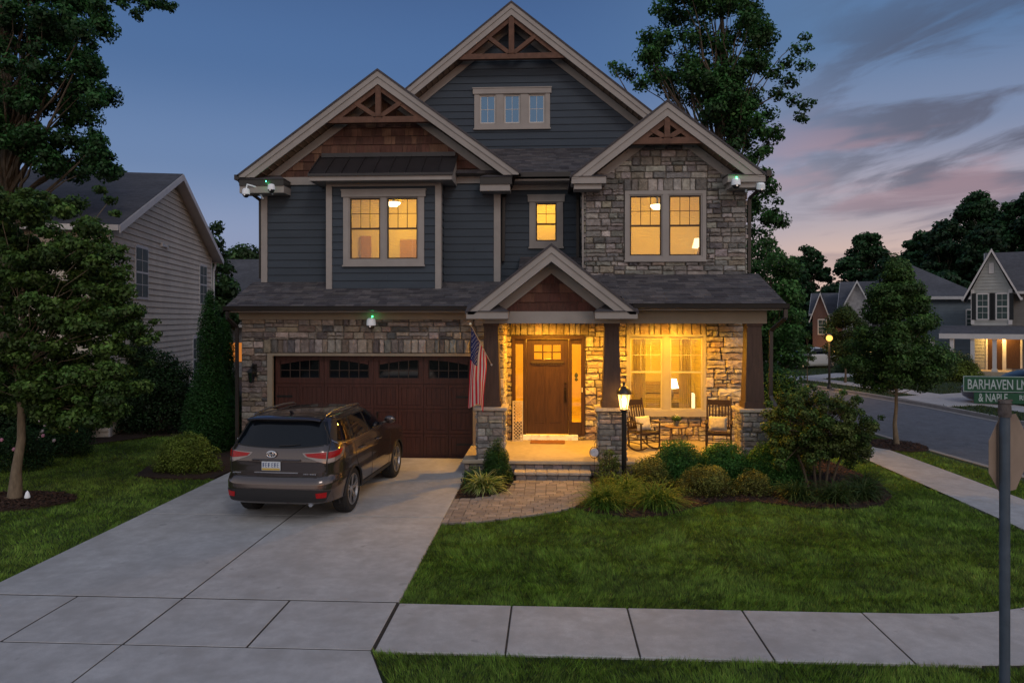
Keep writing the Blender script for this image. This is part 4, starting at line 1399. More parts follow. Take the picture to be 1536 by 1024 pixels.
def tree(name, label, base, height, clumps, tr, per_m2, size, col, seed, group=None, bark=None, lo=.3, top=None, wood_every=2, wood_n=None, **kw):
    rnd = random.Random(seed); rs = np.random.RandomState(seed)
    root = thing(name, label, 'tree', base, 0, group)
    mb = MB()
    tp = top or (base[0] + rnd.uniform(-.1, .1) * height * .1, base[1], base[2] + height * .86)
    add_wood(mb, base, tp, tr, tr * .18, [c[:3] for c in clumps[:wood_n][::wood_every]], rnd, lo=lo)
    mb.build('trunk', bark or BARK, root, smooth=True)
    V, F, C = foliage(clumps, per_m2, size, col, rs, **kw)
    plant_obj(root, V, F, C)
    return root

def envelope_clumps(base, h0, h1, prof, R_, n, cr, rnd, flat=.7, core=True):
    """random clumps inside a profile: prof(t)->radius fraction"""
    out = []
    for i in range(n):
        t = rnd.random() ** .85; z = base[2] + h0 + (h1 - h0) * t
        R = R_ * prof(t); a = rnd.uniform(0, 2 * pi); q = sqrt(rnd.random()) * .5 + .5
        s = cr * rnd.uniform(.65, 1.25)
        r = max(0, R - s * .6) * q
        out.append((base[0] + r * cos(a), base[1] + r * sin(a), z, s, s, s * flat))
    if core:
        for i in range(int(n * .3)):
            t = rnd.uniform(.1, .85); R = R_ * prof(t) * .5; a = rnd.uniform(0, 2 * pi); q = rnd.random()
            s = cr * rnd.uniform(.9, 1.4)
            out.append((base[0] + R * q * cos(a), base[1] + R * q * sin(a), base[2] + h0 + (h1 - h0) * t, s, s, s * flat))
    return out
def px_clumps(spots, Y, rnd, dj=1., squash=.8):
    """clump spots read off the photograph (x, y, radius in its pixels) set around depth Y"""
    out = []
    for px, py, r in spots:
        y = Y + rnd.uniform(-dj, dj); x, z = P(px, py, y); R = r * y / FPX
        out.append((x, y, z, R, R, R * squash))
    return out
def fill_spots(poly, n, rad, rnd):
    """random spots inside a pixel polygon"""
    xs_ = [p[0] for p in poly]; ys_ = [p[1] for p in poly]; out = []
    while len(out) < n:
        x, y = rnd.uniform(min(xs_), max(xs_)), rnd.uniform(min(ys_), max(ys_))
        if in_poly([x], [y], poly)[0]: out.append((x, y, rad * rnd.uniform(.6, 1.3)))
    return out

RT = random.Random(21)
GRN = (.04, .082, .022); GRD = (.026, .058, .02); GRL = (.075, .11, .024)

# tall tree behind the house on the right
sp = []
sp += fill_spots([(965, 60), (1000, 0), (1060, -40), (1110, -60), (1150, 20), (1140, 90), (1120, 170), (1100, 230), (1060, 170), (1020, 150), (985, 130)], 92, 21, RT)
sp += fill_spots([(1040, 120), (1110, 90), (1130, 160), (1170, 190), (1150, 240), (1110, 225), (1060, 180)], 44, 17, RT)
sp += [(930, 105, 16), (945, 112, 14), (918, 98, 9), (962, 125, 18), (985, 112, 18), (1000, 130, 20), (972, 82, 15), (990, 60, 20), (1005, 30, 22), (990, 12, 18), (1012, -10, 20),
       (1118, 30, 18), (1135, 20, 10), (1100, 55, 20), (1090, 10, 22), (1140, 95, 18), (1150, 80, 14), (1160, 110, 18), (1180, 95, 14), (1195, 75, 14), (1207, 55, 10), (1212, 72, 9), (1185, 120, 16), (1204, 98, 13), (1218, 100, 8),
       (1165, 140, 16), (1190, 150, 14), (1208, 158, 12), (1220, 152, 7), (1200, 175, 11), (1207, 180, 7), (1150, 170, 18), (1165, 195, 14), (1170, 205, 9), (1140, 200, 18), (1135, 230, 16), (1120, 250, 18), (1150, 225, 10)]
sp += fill_spots([(1100, 220), (1150, 240), (1170, 300), (1178, 345), (1160, 352), (1130, 350), (1100, 300)], 34, 13, RT)
sp += fill_spots([(1100, 350), (1150, 360), (1175, 400), (1120, 420), (1095, 400)], 10, 20, RT)
cl = px_clumps(sp, 31, RT, 1.6)
bx_, _ = P(1070, 500, 31)
tree('shade_tree', 'tall loose-crowned shade tree rising behind the right gable', (bx_, 31.3, 0), 19, cl, .38, 30, .165, (.045, .11, .03), 31, wood_n=160, lo=.3, top=(P(1080, 20, 31)[0], 31, 17), shell=.9, yl=.18, varc=.45)

# dense tree right of the house
sp = fill_spots([(1105, 400), (1150, 370), (1180, 395), (1190, 440), (1200, 500), (1198, 540), (1180, 560), (1150, 570), (1110, 570), (1100, 480)], 60, 20, RT)
sp += [(1180, 400, 16), (1188, 430, 14), (1150, 365, 14)]
cl = px_clumps(sp, 27, RT, 1.4, .7)
bx_, _ = P(1158, 500, 27)
tree('leafy_tree', 'dense bright green tree beside the porch downspout on the right', (bx_, 27, 0), 5.6, cl, .16, 44, .14, (.055, .12, .03), 32, lo=.2, shell=.5, yl=.2)

# large old tree at the left edge
sp = fill_spots([(-60, -40), (120, -40), (150, 20), (160, 50), (120, 70), (150, 110), (120, 160), (165, 140), (130, 190), (165, 230), (170, 262), (130, 270), (60, 250), (20, 260), (-60, 250)], 190, 21, RT)
sp += [(150, 38, 16), (160, 35, 9), (138, 68, 14), (150, 105, 14), (140, 112, 12), (155, 140, 12), (168, 142, 8), (145, 150, 14), (140, 200, 14), (150, 228, 14), (165, 235, 10), (175, 255, 9), (150, 8, 16),
       (190, -8, 14), (215, 0, 14), (240, 4, 14), (255, 12, 10), (205, 20, 11), (208, 28, 7), (180, 0, 10), (262, 8, 6), (200, -4, 13), (228, 4, 12), (248, 10, 9), (218, 10, 10), (172, -6, 16), (186, 8, 9)]
cl = px_clumps(sp, 19.5, RT, 1.4)
bx_, _ = P(4, 500, 19.5)
tree('old_maple', 'tall old maple with thick trunk at left edge, branch reaching over the sky', (bx_, 19.5, 0), 12, cl, .3, 95, .11, (.032, .085, .024), 33, wood_n=190, lo=.35, top=(P(14, -60, 19.5)[0], 19.5, 13.5), shell=.8, bark=BARK, yl=.1)

# young maple in the left lawn
sp = fill_spots([(-60, 290), (20, 262), (60, 275), (100, 290), (140, 310), (150, 340), (175, 380), (190, 430), (175, 455), (225, 480), (232, 510), (200, 540), (215, 580), (180, 620), (120, 640), (60, 625), (30, 600), (-60, 600)], 330, 20, RT)
sp += [(165, 300, 12), (172, 320, 10), (150, 285, 12), (185, 372, 9), (195, 430, 10), (190, 400, 8), (205, 470, 12), (232, 482, 9), (238, 500, 7), (215, 512, 12), (225, 545, 10), (200, 590, 11)]
sp += fill_spots([(0, 560), (120, 580), (190, 590), (170, 628), (90, 640), (0, 620)], 40, 18, RT)
sp += fill_spots([(100, 350), (170, 370), (200, 450), (215, 500), (160, 540), (100, 500)], 40, 19, RT)
cl = px_clumps(sp, 13.6, RT, 1.1, .62)
bx_, by_ = G(22, 750)
tree('young_maple', 'bushy young maple with pale slender trunk standing in the left lawn', (bx_, by_, 0), 5.3, cl, .088, 125, .082, (.058, .1, .022), 34, lo=.3, shell=.75, bark=BARKL, col2=(.075, .115, .022), yl=.35, varc=.45, thick=.7) if False else None
def young():
    rnd = random.Random(34); rs = np.random.RandomState(34)
    root = thing('young_maple', 'bushy young maple with pale slender trunk standing in the left lawn', 'tree', (bx_, by_, 0))
    mb = MB(); add_wood(mb, (bx_, by_, 0), (bx_ + .15, by_ + .1, 4.6), .1, .02, [c[:3] for c in cl[::6]], rnd, lo=.36, thick=.4)
    mb.build('trunk', BARKL, root, smooth=True)
    V, F, C = foliage(cl, 190, .082, (.05, .092, .022), rs, shell=.75, col2=(.085, .125, .026), yl=.3, varc=.5)
    plant_obj(root, V, F, C)
young()

# two arborvitae beside the garage
def arbor(px0, pyt, Y, R_, label, seed, h=None):
    rnd = random.Random(seed); rs = np.random.RandomState(seed)
    x, zt = P(px0, pyt, Y)
    root = thing('arborvitae', label, 'tree', (x, Y, 0), 0, 'arborvitae beside the garage')
    mb = MB(); mb.tube([(x, Y, 0), (x, Y, zt * .9)], [.07, .01], 8); 
    cl = []
    for i in range(120):
        t = i / 120; z = .1 + (zt - .2) * t; R = R_ * (1 - t) ** .62 * (.85 + .15 * sin(t * 9)); a = i * 2.4
        s = R * .35 + .07; cl.append((x + (R - s * .7) * cos(a), Y + (R - s * .7) * sin(a), z, s, s, s * 1.7))
        if i % 6 == 0: mb.tube([(x, Y, z * .8), cl[-1][:3]], [.012, .004], 4)
    mb.build('trunk', BARK, root)
    V, F, C = foliage(cl, 260, .05, (.026, .075, .018), rs, shell=.35, up=1.2, aspect=.5, varc=.3, yl=.12)
    plant_obj(root, V, F, C)
arbor(315, 432, 18.4, .72, 'tallest narrow arborvitae beside the garage corner', 41)
arbor(338, 470, 19.6, .55, 'shorter arborvitae half hidden behind the tallest one', 42)

def shrub(name, label, base, rx, ry, h, size, col, n_cl, per, seed, group=None, cat='shrub', shape='dome', col2=None, z0=.04, yl=.1, up=.5, aspect=.6, varc=.3, cr=.32, flat=.8, light=1.):
    rnd = random.Random(seed); rs = np.random.RandomState(seed)
    root = thing(name, label, cat, (base[0], base[1], z0), 0, group)
    cl = []
    for i in range(n_cl):
        u = (i + .5) / n_cl; a = i * 2.39996
        if shape == 'dome':
            ph = math.acos(1 - u * 1.02 if u < .98 else 0); r = sin(ph); z = cos(ph)
        elif shape == 'cone':
            z = 1 - sqrt(u); r = (1 - z) ** .8
        else:
            z = rnd.random(); r = sqrt(rnd.random())
        s = cr * min(rx, h) * rnd.uniform(.75, 1.3)
        k = rnd.uniform(.82, 1.08)
        cl.append((base[0] + (rx - s * .6) * r * cos(a) * k, base[1] + (ry - s * .6) * r * sin(a) * k, z0 + max(s * .5, (h - s * .5) * z * rnd.uniform(.88, 1.06)), s, s, s * flat))
    for i in range(n_cl // 4):
        s = .42 * min(rx, h); a = rnd.uniform(0, 6.3)
        cl.append((base[0] + rx * .35 * cos(a), base[1] + ry * .35 * sin(a), z0 + h * rnd.uniform(.3, .6), s, s, s))
    mb = MB()
    for c in cl[::2]:
        mb.tube(curve_pts((base[0] + rnd.uniform(-.05, .05), base[1] + rnd.uniform(-.05, .05), z0), c[:3], .05, 3, rnd, .04), [.012, .01, .007, .004], 4, caps=False)
    mb.build('stem', TWIG, root)
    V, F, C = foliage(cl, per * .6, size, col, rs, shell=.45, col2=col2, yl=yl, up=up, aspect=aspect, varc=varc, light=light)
    plant_obj(root, V, F, C, 'foliage')
    return root

def tuft(name, label, base, n, L, col, col2, seed, group=None, w=.009, z0=.04, cat='ornamental grass', spread=1., var=False):
    rs = np.random.RandomState(seed)
    root = thing(name, label, cat, (base[0], base[1], z0), 0, group)
    Vs = []; Cs = []; K = 6
    for i in range(n):
        a = rs.uniform(0, 2 * pi); l = L * rs.uniform(.55, 1.1); el = rs.uniform(.5, 1.5)
        bx, by = rs.normal(0, .06 * spread, 2)
        x, y, z = base[0] + bx, base[1] + by, z0
        pts = []
        th = el
        for k in range(K + 1):
            pts.append((x, y, z)); st = l / K
            x += cos(a) * cos(th) * st; y += sin(a) * cos(th) * st; z = max(z0 + .01, z + sin(th) * st)
            th -= rs.uniform(.18, .42)
        side = np.array([-sin(a), cos(a), 0])
        tw = rs.uniform(-.5, .5); side = side * cos(tw) + np.array([0, 0, sin(tw)])
        ww = w * rs.uniform(.6, 1.2)
        c = (np.array(col) if rs.uniform() > .4 else np.array(col2)) * rs.uniform(.6, 1.35)
        for k in range(K):
            w0 = ww * (1 - (k / K) ** 2) ; w1 = ww * (1 - ((k + 1) / K) ** 2)
            p, q = np.array(pts[k]), np.array(pts[k + 1])
            Vs += [p - side * w0, p + side * w0, q + side * w1, q - side * w1]
            Cs.append(c * (.55 + .85 * (k + 1) / K))
    V = np.array(Vs)
    plant_obj(root, V, np.arange(len(V)).reshape(-1, 4), np.array(Cs), 'blades')
    return root

BOX = (.045, .115, .022)
shrub('boxwood', 'rounded green boxwood below the porch table, nearest the lamp post', (2.6, 15.1), .6, .46, .86, .036, BOX, 60, 560, 51, 'clipped boxwoods along the porch')
shrub('boxwood', 'rounded green boxwood in front of the right rocking chair', (3.52, 15.1), .62, .46, .84, .036, BOX, 60, 560, 52, 'clipped boxwoods along the porch')
shrub('boxwood', 'rounded green boxwood in front of the right stone pier', (4.46, 15.05), .64, .46, .86, .036, BOX, 60, 560, 53, 'clipped boxwoods along the porch')
SPI = (.15, .14, .03); SPI2 = (.2, .15, .035)
shrub('spirea', 'golden low spirea just right of the lamp post', (2.0, 14.85), .5, .4, .62, .034, SPI, 44, 420, 54, 'golden spirea shrubs', col2=SPI2, yl=.5, varc=.4, cr=.25)
shrub('spirea', 'largest golden spirea, in front of the boxwoods', (2.98, 14.25), .62, .42, .55, .034, SPI, 52, 420, 55, 'golden spirea shrubs', col2=SPI2, yl=.5, varc=.4, cr=.22)
shrub('spirea', 'small golden spirea, rightmost of its row', (3.88, 14.3), .42, .34, .46, .034, SPI, 40, 440, 56, 'golden spirea shrubs', col2=SPI2, yl=.5, varc=.4, cr=.24)
shrub('spirea', 'yellow-green spirea tight against the middle stone pier', (1.22, 15.2), .3, .3, .7, .034, (.1, .12, .02), 34, 440, 57, 'golden spirea shrubs', col2=(.14, .15, .03), yl=.5, cr=.28)
shrub('dwarf_spruce', 'small conical dwarf spruce in front of the left stone pier', (-1.1, 15.05), .37, .35, .95, .03, (.035, .075, .014), 60, 900, 58, shape='cone', cr=.25, flat=1.3, up=1)
tuft('hosta', 'variegated pale green tuft plant between driveway and paver walk', (-1.3, 14.25), 400, .62, (.2, .28, .06), (.42, .46, .18), 61, w=.015, cat='plant')
shrub('low_shrub', 'low bluish shrub behind the variegated plant by the driveway', (-1.55, 14.75), .25, .3, .38, .035, (.05, .1, .03), 26, 480, 62)
LIR = (.07, .16, .02); LIR2 = (.13, .22, .035)
tuft('liriope', 'arching grass clump left of the lamp post by the walk', (.98, 13.2), 700, .72, LIR, LIR2, 63, 'clumps of liriope', spread=1.6)
tuft('liriope', 'arching grass clump right of the lamp post base', (1.92, 13.25), 700, .74, LIR, LIR2, 64, 'clumps of liriope', spread=1.6)
tuft('liriope', 'arching grass clump behind the lamp post', (1.42, 14.15), 460, .68, LIR, LIR2, 65, 'clumps of liriope', spread=1.8)
tuft('liriope', 'yellow-green grass clump beside the entry step', (1.15, 14.45), 320, .5, (.11, .16, .02), (.15, .19, .03), 66, 'clumps of liriope', spread=1.6)
tuft('daylily', 'leftmost daylily clump under the crepe myrtle', (4.65, 14.0), 330, .6, (.045, .085, .02), (.075, .11, .03), 67, 'clumps of daylilies', w=.011, spread=1.6)
tuft('daylily', 'middle daylily clump, right under the crepe myrtle trunks', (5.25, 13.85), 330, .6, (.045, .085, .02), (.075, .11, .03), 68, 'clumps of daylilies', w=.011, spread=1.6)
tuft('daylily', 'rightmost daylily clump at the tip of the bed', (5.85, 14.1), 330, .6, (.04, .08, .02), (.07, .1, .03), 69, 'clumps of daylilies', w=.011, spread=1.7)
tuft('daylily', 'daylily clump at the back of the bed tip near the sidewalk', (6.2, 14.8), 300, .6, (.04, .08, .02), (.07, .1, .03), 70, 'clumps of daylilies', w=.011, spread=1.7)
shrub('lime_shrub', 'lime green shrub behind the right stone pier', (5.25, 16.2), .55, .5, 1.4, .05, (.15, .19, .025), 50, 260, 71, col2=(.14, .15, .03), yl=.4)
shrub('lime_shrub', 'lime green shrub beside the driveway, left of the parked car', (-8.05, 15.85), .75, .45, .82, .04, (.12, .15, .022), 60, 420, 72, col2=(.16, .18, .03), yl=.5, cr=.25)
shrub('side_shrub', 'dark green shrub behind the crepe myrtle near the street bend', (5.9, 19.0), .9, .9, 2.1, .07, (.03, .07, .02), 60, 150, 73)
# crepe myrtle, several stems
def myrtle():
    rnd = random.Random(75); rs = np.random.RandomState(75)
    bx, by = 5.35, 14.75
    root = thing('crepe_myrtle', 'multi-stemmed crepe myrtle with amber-tinted leaves at the right end of the bed', 'shrub', (bx, by, .04))
    sp = fill_spots([(1150, 600), (1190, 590), (1215, 582), (1245, 600), (1270, 595), (1300, 615), (1320, 630), (1305, 655), (1300, 680), (1265, 690), (1230, 668), (1195, 670), (1165, 690), (1150, 660)], 190, 10, rnd)
    sp += [(1322, 626, 6), (1312, 640, 8), (1285, 598, 8), (1290, 600, 6), (1218, 580, 8), (1175, 592, 8), (1265, 588, 7), (1298, 690, 7), (1170, 700, 9), (1160, 640, 12)]
    sp += fill_spots([(1160, 640), (1290, 640), (1285, 700), (1240, 690), (1200, 700), (1165, 705)], 50, 11, rnd)
    cl = px_clumps(sp, by, rnd, .55, .8)
    mb = MB()
    stems = [(-.25, .0, -.5), (-.1, .05, -.15), (.05, -.05, .2), (.18, .05, .55), (0, .1, 0)]
    for k, c in enumerate(cl[::3]):
        s = stems[k % 5]
        a = (bx + s[0], by + s[1], .04); mid = (bx + s[0] + s[2] * .6, by + s[1] + rnd.uniform(-.1, .1), .95)
        if k < 5: mb.tube([a, (bx + s[0] + s[2] * .25, by + s[1], .5), mid], [.028, .023, .018], 7)
        mb.tube(curve_pts(mid, c[:3], .1, 3, rnd, .05), [.014, .01, .007, .004], 5, caps=False)
    mb.build('trunk', mat('myrtle_bark', (.09, .07, .05), .9, ns=12, na=.3, bump=.4), root, smooth=True)
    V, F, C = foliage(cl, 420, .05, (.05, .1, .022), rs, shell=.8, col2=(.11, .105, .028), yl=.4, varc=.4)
    plant_obj(root, V, F, C, 'foliage')
myrtle()
# hedge and flowers between the houses
for i, (px, py, Y, rx, h, lab) in enumerate([(140, 600, 21.3, 1.5, 2.6, 'dark round shrub left of the narrow hedge gap, below the neighbour wall'), (190, 600, 22.3, 1.4, 3.0, 'dark tall shrub in the middle below the neighbour windows'), (245, 620, 21.5, 1.2, 2.3, 'dark shrub beside the arborvitae'), (60, 600, 19.6, 1.5, 2.2, 'dark shrub behind the pink roses at far left'), (-30, 600, 18.5, 1.6, 2.6, 'dark shrub cut by the left edge of the photo')]):
    x, _ = P(px, py, Y)
    shrub('hedge_shrub', lab, (x, Y), rx, 1.0, h, .075, (.014, .034, .01), 60, 110, 80 + i, 'dark shrubs between the houses')
def rose(px, py, label, seed, cols):
    x, y = G(px, py)
    r = shrub('rose_bush', label, (x, y), .7, .5, .95, .05, (.02, .05, .014), 40, 170, seed, 'rose bushes at the left')
    rnd = random.Random(seed); mb = MB()
    for i in range(9):
        a = rnd.uniform(pi, 2 * pi); c = rnd.choice(cols)
        p = (x + .62 * cos(a) * rnd.uniform(.6, 1), y + .5 * sin(a), rnd.uniform(.45, .95))
        for k in range(6):
            b = k * pi / 3
            mb.sphere((p[0] + .02 * cos(b), p[1] + .01 * sin(b), p[2] + .02 * sin(b)), .024, 6, 4, c)
        mb.sphere(p, .028, 6, 4, c)
    mb.build('blossom', mat('blossom', attr=True, rough=.7, na=0, bump=0), r)
rose(30, 704, 'rose bush with pink flowers left of the maple trunk', 91, [(.6, .2, .3), (.55, .25, .35)])
rose(95, 684, 'rose bush with pale and yellow flowers right of the maple trunk', 92, [(.6, .45, .4), (.6, .45, .12), (.5, .4, .4)])
# street trees across and along the kerb
def street_tree(name, label, px, py, h, R_, n, seed, per=110, size=.09, col=(.04, .085, .022), h0=.3, tr=.06, cr=.3, prof=None, group=None, **kw):
    rnd = random.Random(seed); x, y = G(px, py)
    pf_ = prof or (lambda t: sin(pi * min(1, t * .8 + .16)) ** .8)
    cl = envelope_clumps((x, y, 0), h * h0, h * .97, pf_, R_, n, cr, rnd, .65)
    cl += [(x + rnd.uniform(-.1, .1), y, h * q, cr * .5, cr * .5, cr * .8) for q in (.9, .95, 1.0)]
    return tree(name, label, (x, y, 0), h, cl, tr, per, size, col, seed, group, lo=h0 * .9, **kw)
street_tree('street_tree', 'young street tree with slim straight trunk in a mulch ring by the near kerb', 1345, 668, 4.95, 1.62, 120, 101, per=125, size=.08, cr=.33, yl=.3, col=(.055, .1, .025), bark=BARKL, prof=lambda t: (1 - t) ** .55 * (.55 + .45 * min(1, t * 5)))
street_tree('street_tree', 'small street tree glowing amber behind the street lamp', 1268, 574, 4.0, 1.35, 44, 102, per=70, size=.1, col=(.06, .08, .02), cr=.42, bark=BARK)
street_tree('street_tree', 'slender sapling left of the street lamp on the far verge', 1211, 572, 2.6, .45, 18, 103, per=70, size=.09, cr=.2, tr=.03)
# far tree line, each tree its own
FT = [(1150, 440, 80, 20, 40, 'dark far tree just right of the house, lowest of the tree line', 0), (1190, 385, 88, 24, 60, 'far tree with rounded top left of the gap in the tree line', 1), (1215, 368, 92, 30, 52, 'far tree with open crown beyond the brick house', 1),
      (1250, 425, 84, 34, 50, 'low far tree filling the dip in the tree line', 0), (1300, 350, 88, 40, 66, 'broad-topped far tree above the twin-gabled house', 1), (1340, 385, 82, 40, 66, 'dark far tree beside the broad-topped one', 0),
      (1385, 345, 90, 40, 70, 'far tree with feathery top above the hip roof', 1), (1420, 330, 84, 44, 74, 'full dark far tree left of the tallest pine', 0), (1468, 282, 92, 44, 70, 'tallest far tree, cloud-shaped clumps against the sunset', 1),
      (1475, 340, 80, 40, 60, 'dark far tree under the tallest one', 0), (1520, 300, 86, 44, 70, 'far tree above the ridge of the grey house', 1), (1560, 275, 84, 50, 80, 'far tree cut by the right edge of the photo', 0), (1275, 455, 74, 30, 36, 'bright low far tree behind the brick house roof', 0), (1180, 470, 70, 34, 46, 'bushy far tree left of the brick house', 0), (1330, 430, 76, 50, 44, 'low dark far tree behind the twin gables', 0), (1410, 410, 78, 50, 44, 'low dark far tree behind the hip roof', 0)]
for i, (px, py, Y, rpx, hh, lab, open_) in enumerate(FT):
    x, zt = P(px, py, Y); R_ = rpx * Y / FPX * 1.25; rnd = random.Random(200 + i)
    pf_ = (lambda t: .55 + .6 * t if t < .6 else max(.15, (1 - t) / .4) ** .5 * .95) if open_ else (lambda t: sin(pi * min(.97, t * .75 + .2)) ** .7)
    cl = envelope_clumps((x, Y, 0), zt * (.08 if not open_ else .12), zt * .97, pf_, R_, 130, R_ * .2, rnd, .6)
    tree('far_tree', lab, (x, Y, 0), zt, cl, .3, 6.5, .46, (.02, .046, .02) if i % 2 else (.028, .064, .024), 200 + i, 'dark trees of the far tree line', lo=.3, shell=.7, yl=.05, wood_every=5)
# behind the left neighbour
for i, (px, py, Y, R_, lab) in enumerate([(322, 330, 40, 1.7, 'feathery tree rising behind the left neighbour gable'), (372, 372, 60, 3.2, 'low far tree between the two houses on the left'), (300, 400, 44, 2.2, 'dark tree tucked behind the left neighbour wall')]):
    x, zt = P(px, py, Y); rnd = random.Random(300 + i)
    cl = envelope_clumps((x, Y, 0), zt * .25, zt * .97, lambda t: sin(pi * min(.97, t * .7 + .22)) ** .7, R_, 40, R_ * .3, rnd, .8)
    tree('back_tree', lab, (x, Y, 0), zt, cl, .2, 12, .3, (.045, .08, .025), 300 + i, 'trees behind the left houses', lo=.3, shell=.8, wood_every=2)
for i, (px, py, Y, rx, h, c, lab) in enumerate([(1150, 560, 24, 1.0, 2.0, (.028, .07, .02), 'dark shrub right of the house near the downspout'), (1425, 560, 44, 1.6, 1.5, (.03, .05, .02), 'dark shrub left of the grey house porch'), (1432, 560, 41, .9, .8, (.13, .14, .02), 'round yellow-green shrub by the far lawn, left of the pair'), (1448, 560, 41.5, .9, 1.1, (.12, .13, .02), 'round yellow-green shrub by the far lawn, right of the pair'), (1290, 560, 47, 1.5, 1.4, (.03, .06, .02), 'dark shrub at the foot of the twin-gabled house')]):
    x, _ = P(px, py, Y)
    shrub('garden_shrub', lab, (x, Y), rx, rx * .8, h, .1 if Y > 30 else .06, c, 34, 60 if Y > 30 else 150, 320 + i)
# ------------------------------------------------------------------ cars
RUB = mat('tyre_rubber', (.018, .018, .019), .85, ns=20, na=.2, bump=.2)
RIMM = mat('alloy_rim', (.42, .42, .44), .3, metal=.9, na=.05, bump=0)
CHR = mat('chrome', (.7, .7, .72), .15, metal=1, na=0, bump=0)
CGL = mat('car_glass', (.004, .006, .01), .04, na=0, bump=0, spec=.4)
PLAS = mat('black_plastic', (.02, .02, .022), .55, ns=30, na=.1, bump=.1)
REDL = mat('red_lens', (.3, .004, .006), .15, na=.2, ns=60, bump=.2, bs=150, emis=(.6, .01, .015), estr=.05)
CLRL = mat('clear_lens', (.3, .26, .25), .12, na=.1, bump=0, metal=.5)

def interp(tab, z):
    zs = [t[0] for t in tab]
    return [float(np.interp(z, zs, [t[k] for t in tab])) for k in range(1, len(tab[0]))]
SUV = [  # z, rear y, front y, half width, exponent
    (.31, .2, 4.62, .86, 7), (.335, .1, 4.76, .91, 7), (.37, .045, 4.82, .94, 8), (.45, .01, 4.85, .95, 8), (.58, .0, 4.86, .962, 8), (.68, .012, 4.86, .965, 8), (.74, .045, 4.85, .962, 8), (.78, .09, 4.84, .96, 8),
    (.86, .095, 4.83, .964, 8), (.95, .09, 4.80, .968, 8), (1.02, .09, 4.66, .967, 8), (1.07, .10, 4.35, .962, 7.5), (1.11, .11, 3.85, .955, 7.5), (1.16, .125, 3.6, .945, 7.5), (1.22, .15, 3.48, .925, 7), (1.27, .18, 3.38, .9, 7), (1.36, .235, 3.22, .865, 6.5),
    (1.46, .3, 3.03, .825, 6), (1.56, .365, 2.83, .782, 6), (1.62, .40, 2.70, .752, 5.5), (1.66, .425, 2.58, .72, 5)] + [(1.66 + .08 * sin(a), 1.5 - 1.075 * cos(a), 1.5 + 1.08 * cos(a), .72 * cos(a), 5 - 2 * a / 1.5) for a in [.12, .24, .36, .48, .62, .76, .9, 1.04, 1.18, 1.32, 1.44, 1.52]]
SEDAN = [(.18, .2, 4.4, .8, 7), (.3, .04, 4.62, .87, 7), (.5, .0, 4.68, .89, 7), (.68, .03, 4.66, .895, 7), (.8, .06, 4.5, .89, 7), (.88, .1, 4.2, .885, 6), (.94, .35, 3.55, .87, 6), (.99, .6, 3.35, .85, 5), (1.1, .85, 3.1, .8, 5), (1.25, 1.15, 2.8, .73, 5), (1.36, 1.4, 2.5, .66, 4.5), (1.42, 1.65, 2.25, .55, 4), (1.445, 1.8, 2.1, .35, 3)]

def body_pt(tab, z, th, off=0.):
    r, f, w, n = interp(tab, z)
    yc, L = (r + f) / 2, (f - r) / 2
    def pt(t):
        c, s = cos(t), sin(t)
        x = w * math.copysign(abs(c) ** (2 / n), c); y = math.copysign(abs(s) ** (2 / n), s)
        bow = .05 * (x / w) ** 2 if y < 0 else -.16 * (x / w) ** 2
        return x, yc + L * y + bow * abs(y)
    x, y = pt(th)
    if off:
        a = pt(th - .004); b = pt(th + .004)
        dx, dy = b[0] - a[0], b[1] - a[1]; l = math.hypot(dx, dy) or 1
        x += dy / l * off; y -= dx / l * off
    return (x, y, z)
def th_rear(tab, x, z):
    r, f, w, n = interp(tab, z); q = min(.999, abs(x) / w)
    a = math.acos(q ** (n / 2)) if q > 0 else pi / 2
    return -a if x >= 0 else -(pi - a)
def th_side(tab, y, z, s=1):
    r, f, w, n = interp(tab, z); yc, L = (r + f) / 2, (f - r) / 2
    q = max(-.999, min(.999, (y - yc) / L)); a = math.asin(math.copysign(abs(q) ** (n / 2), q))
    return a if s > 0 else pi - a
def patch(m, tab, lo, hi, z_lo, z_hi, nu, nv, off, kind='rear', s=1):
    """lo/hi functions u->coordinate at bottom/top; z_lo/z_hi functions u->z"""
    def Pn(i, j):
        u = i / nu; v = j / nv
        z = z_lo(u) * (1 - v) + z_hi(u) * v
        c = lo(u) * (1 - v) + hi(u) * v
        th = th_rear(tab, c, z) if kind == 'rear' else th_side(tab, c, z, s)
        return body_pt(tab, z, th, off)
    m.grid(Pn, nu, nv)
def K(v): return lambda u: v
def Ln(a, b): return lambda u: a + (b - a) * u

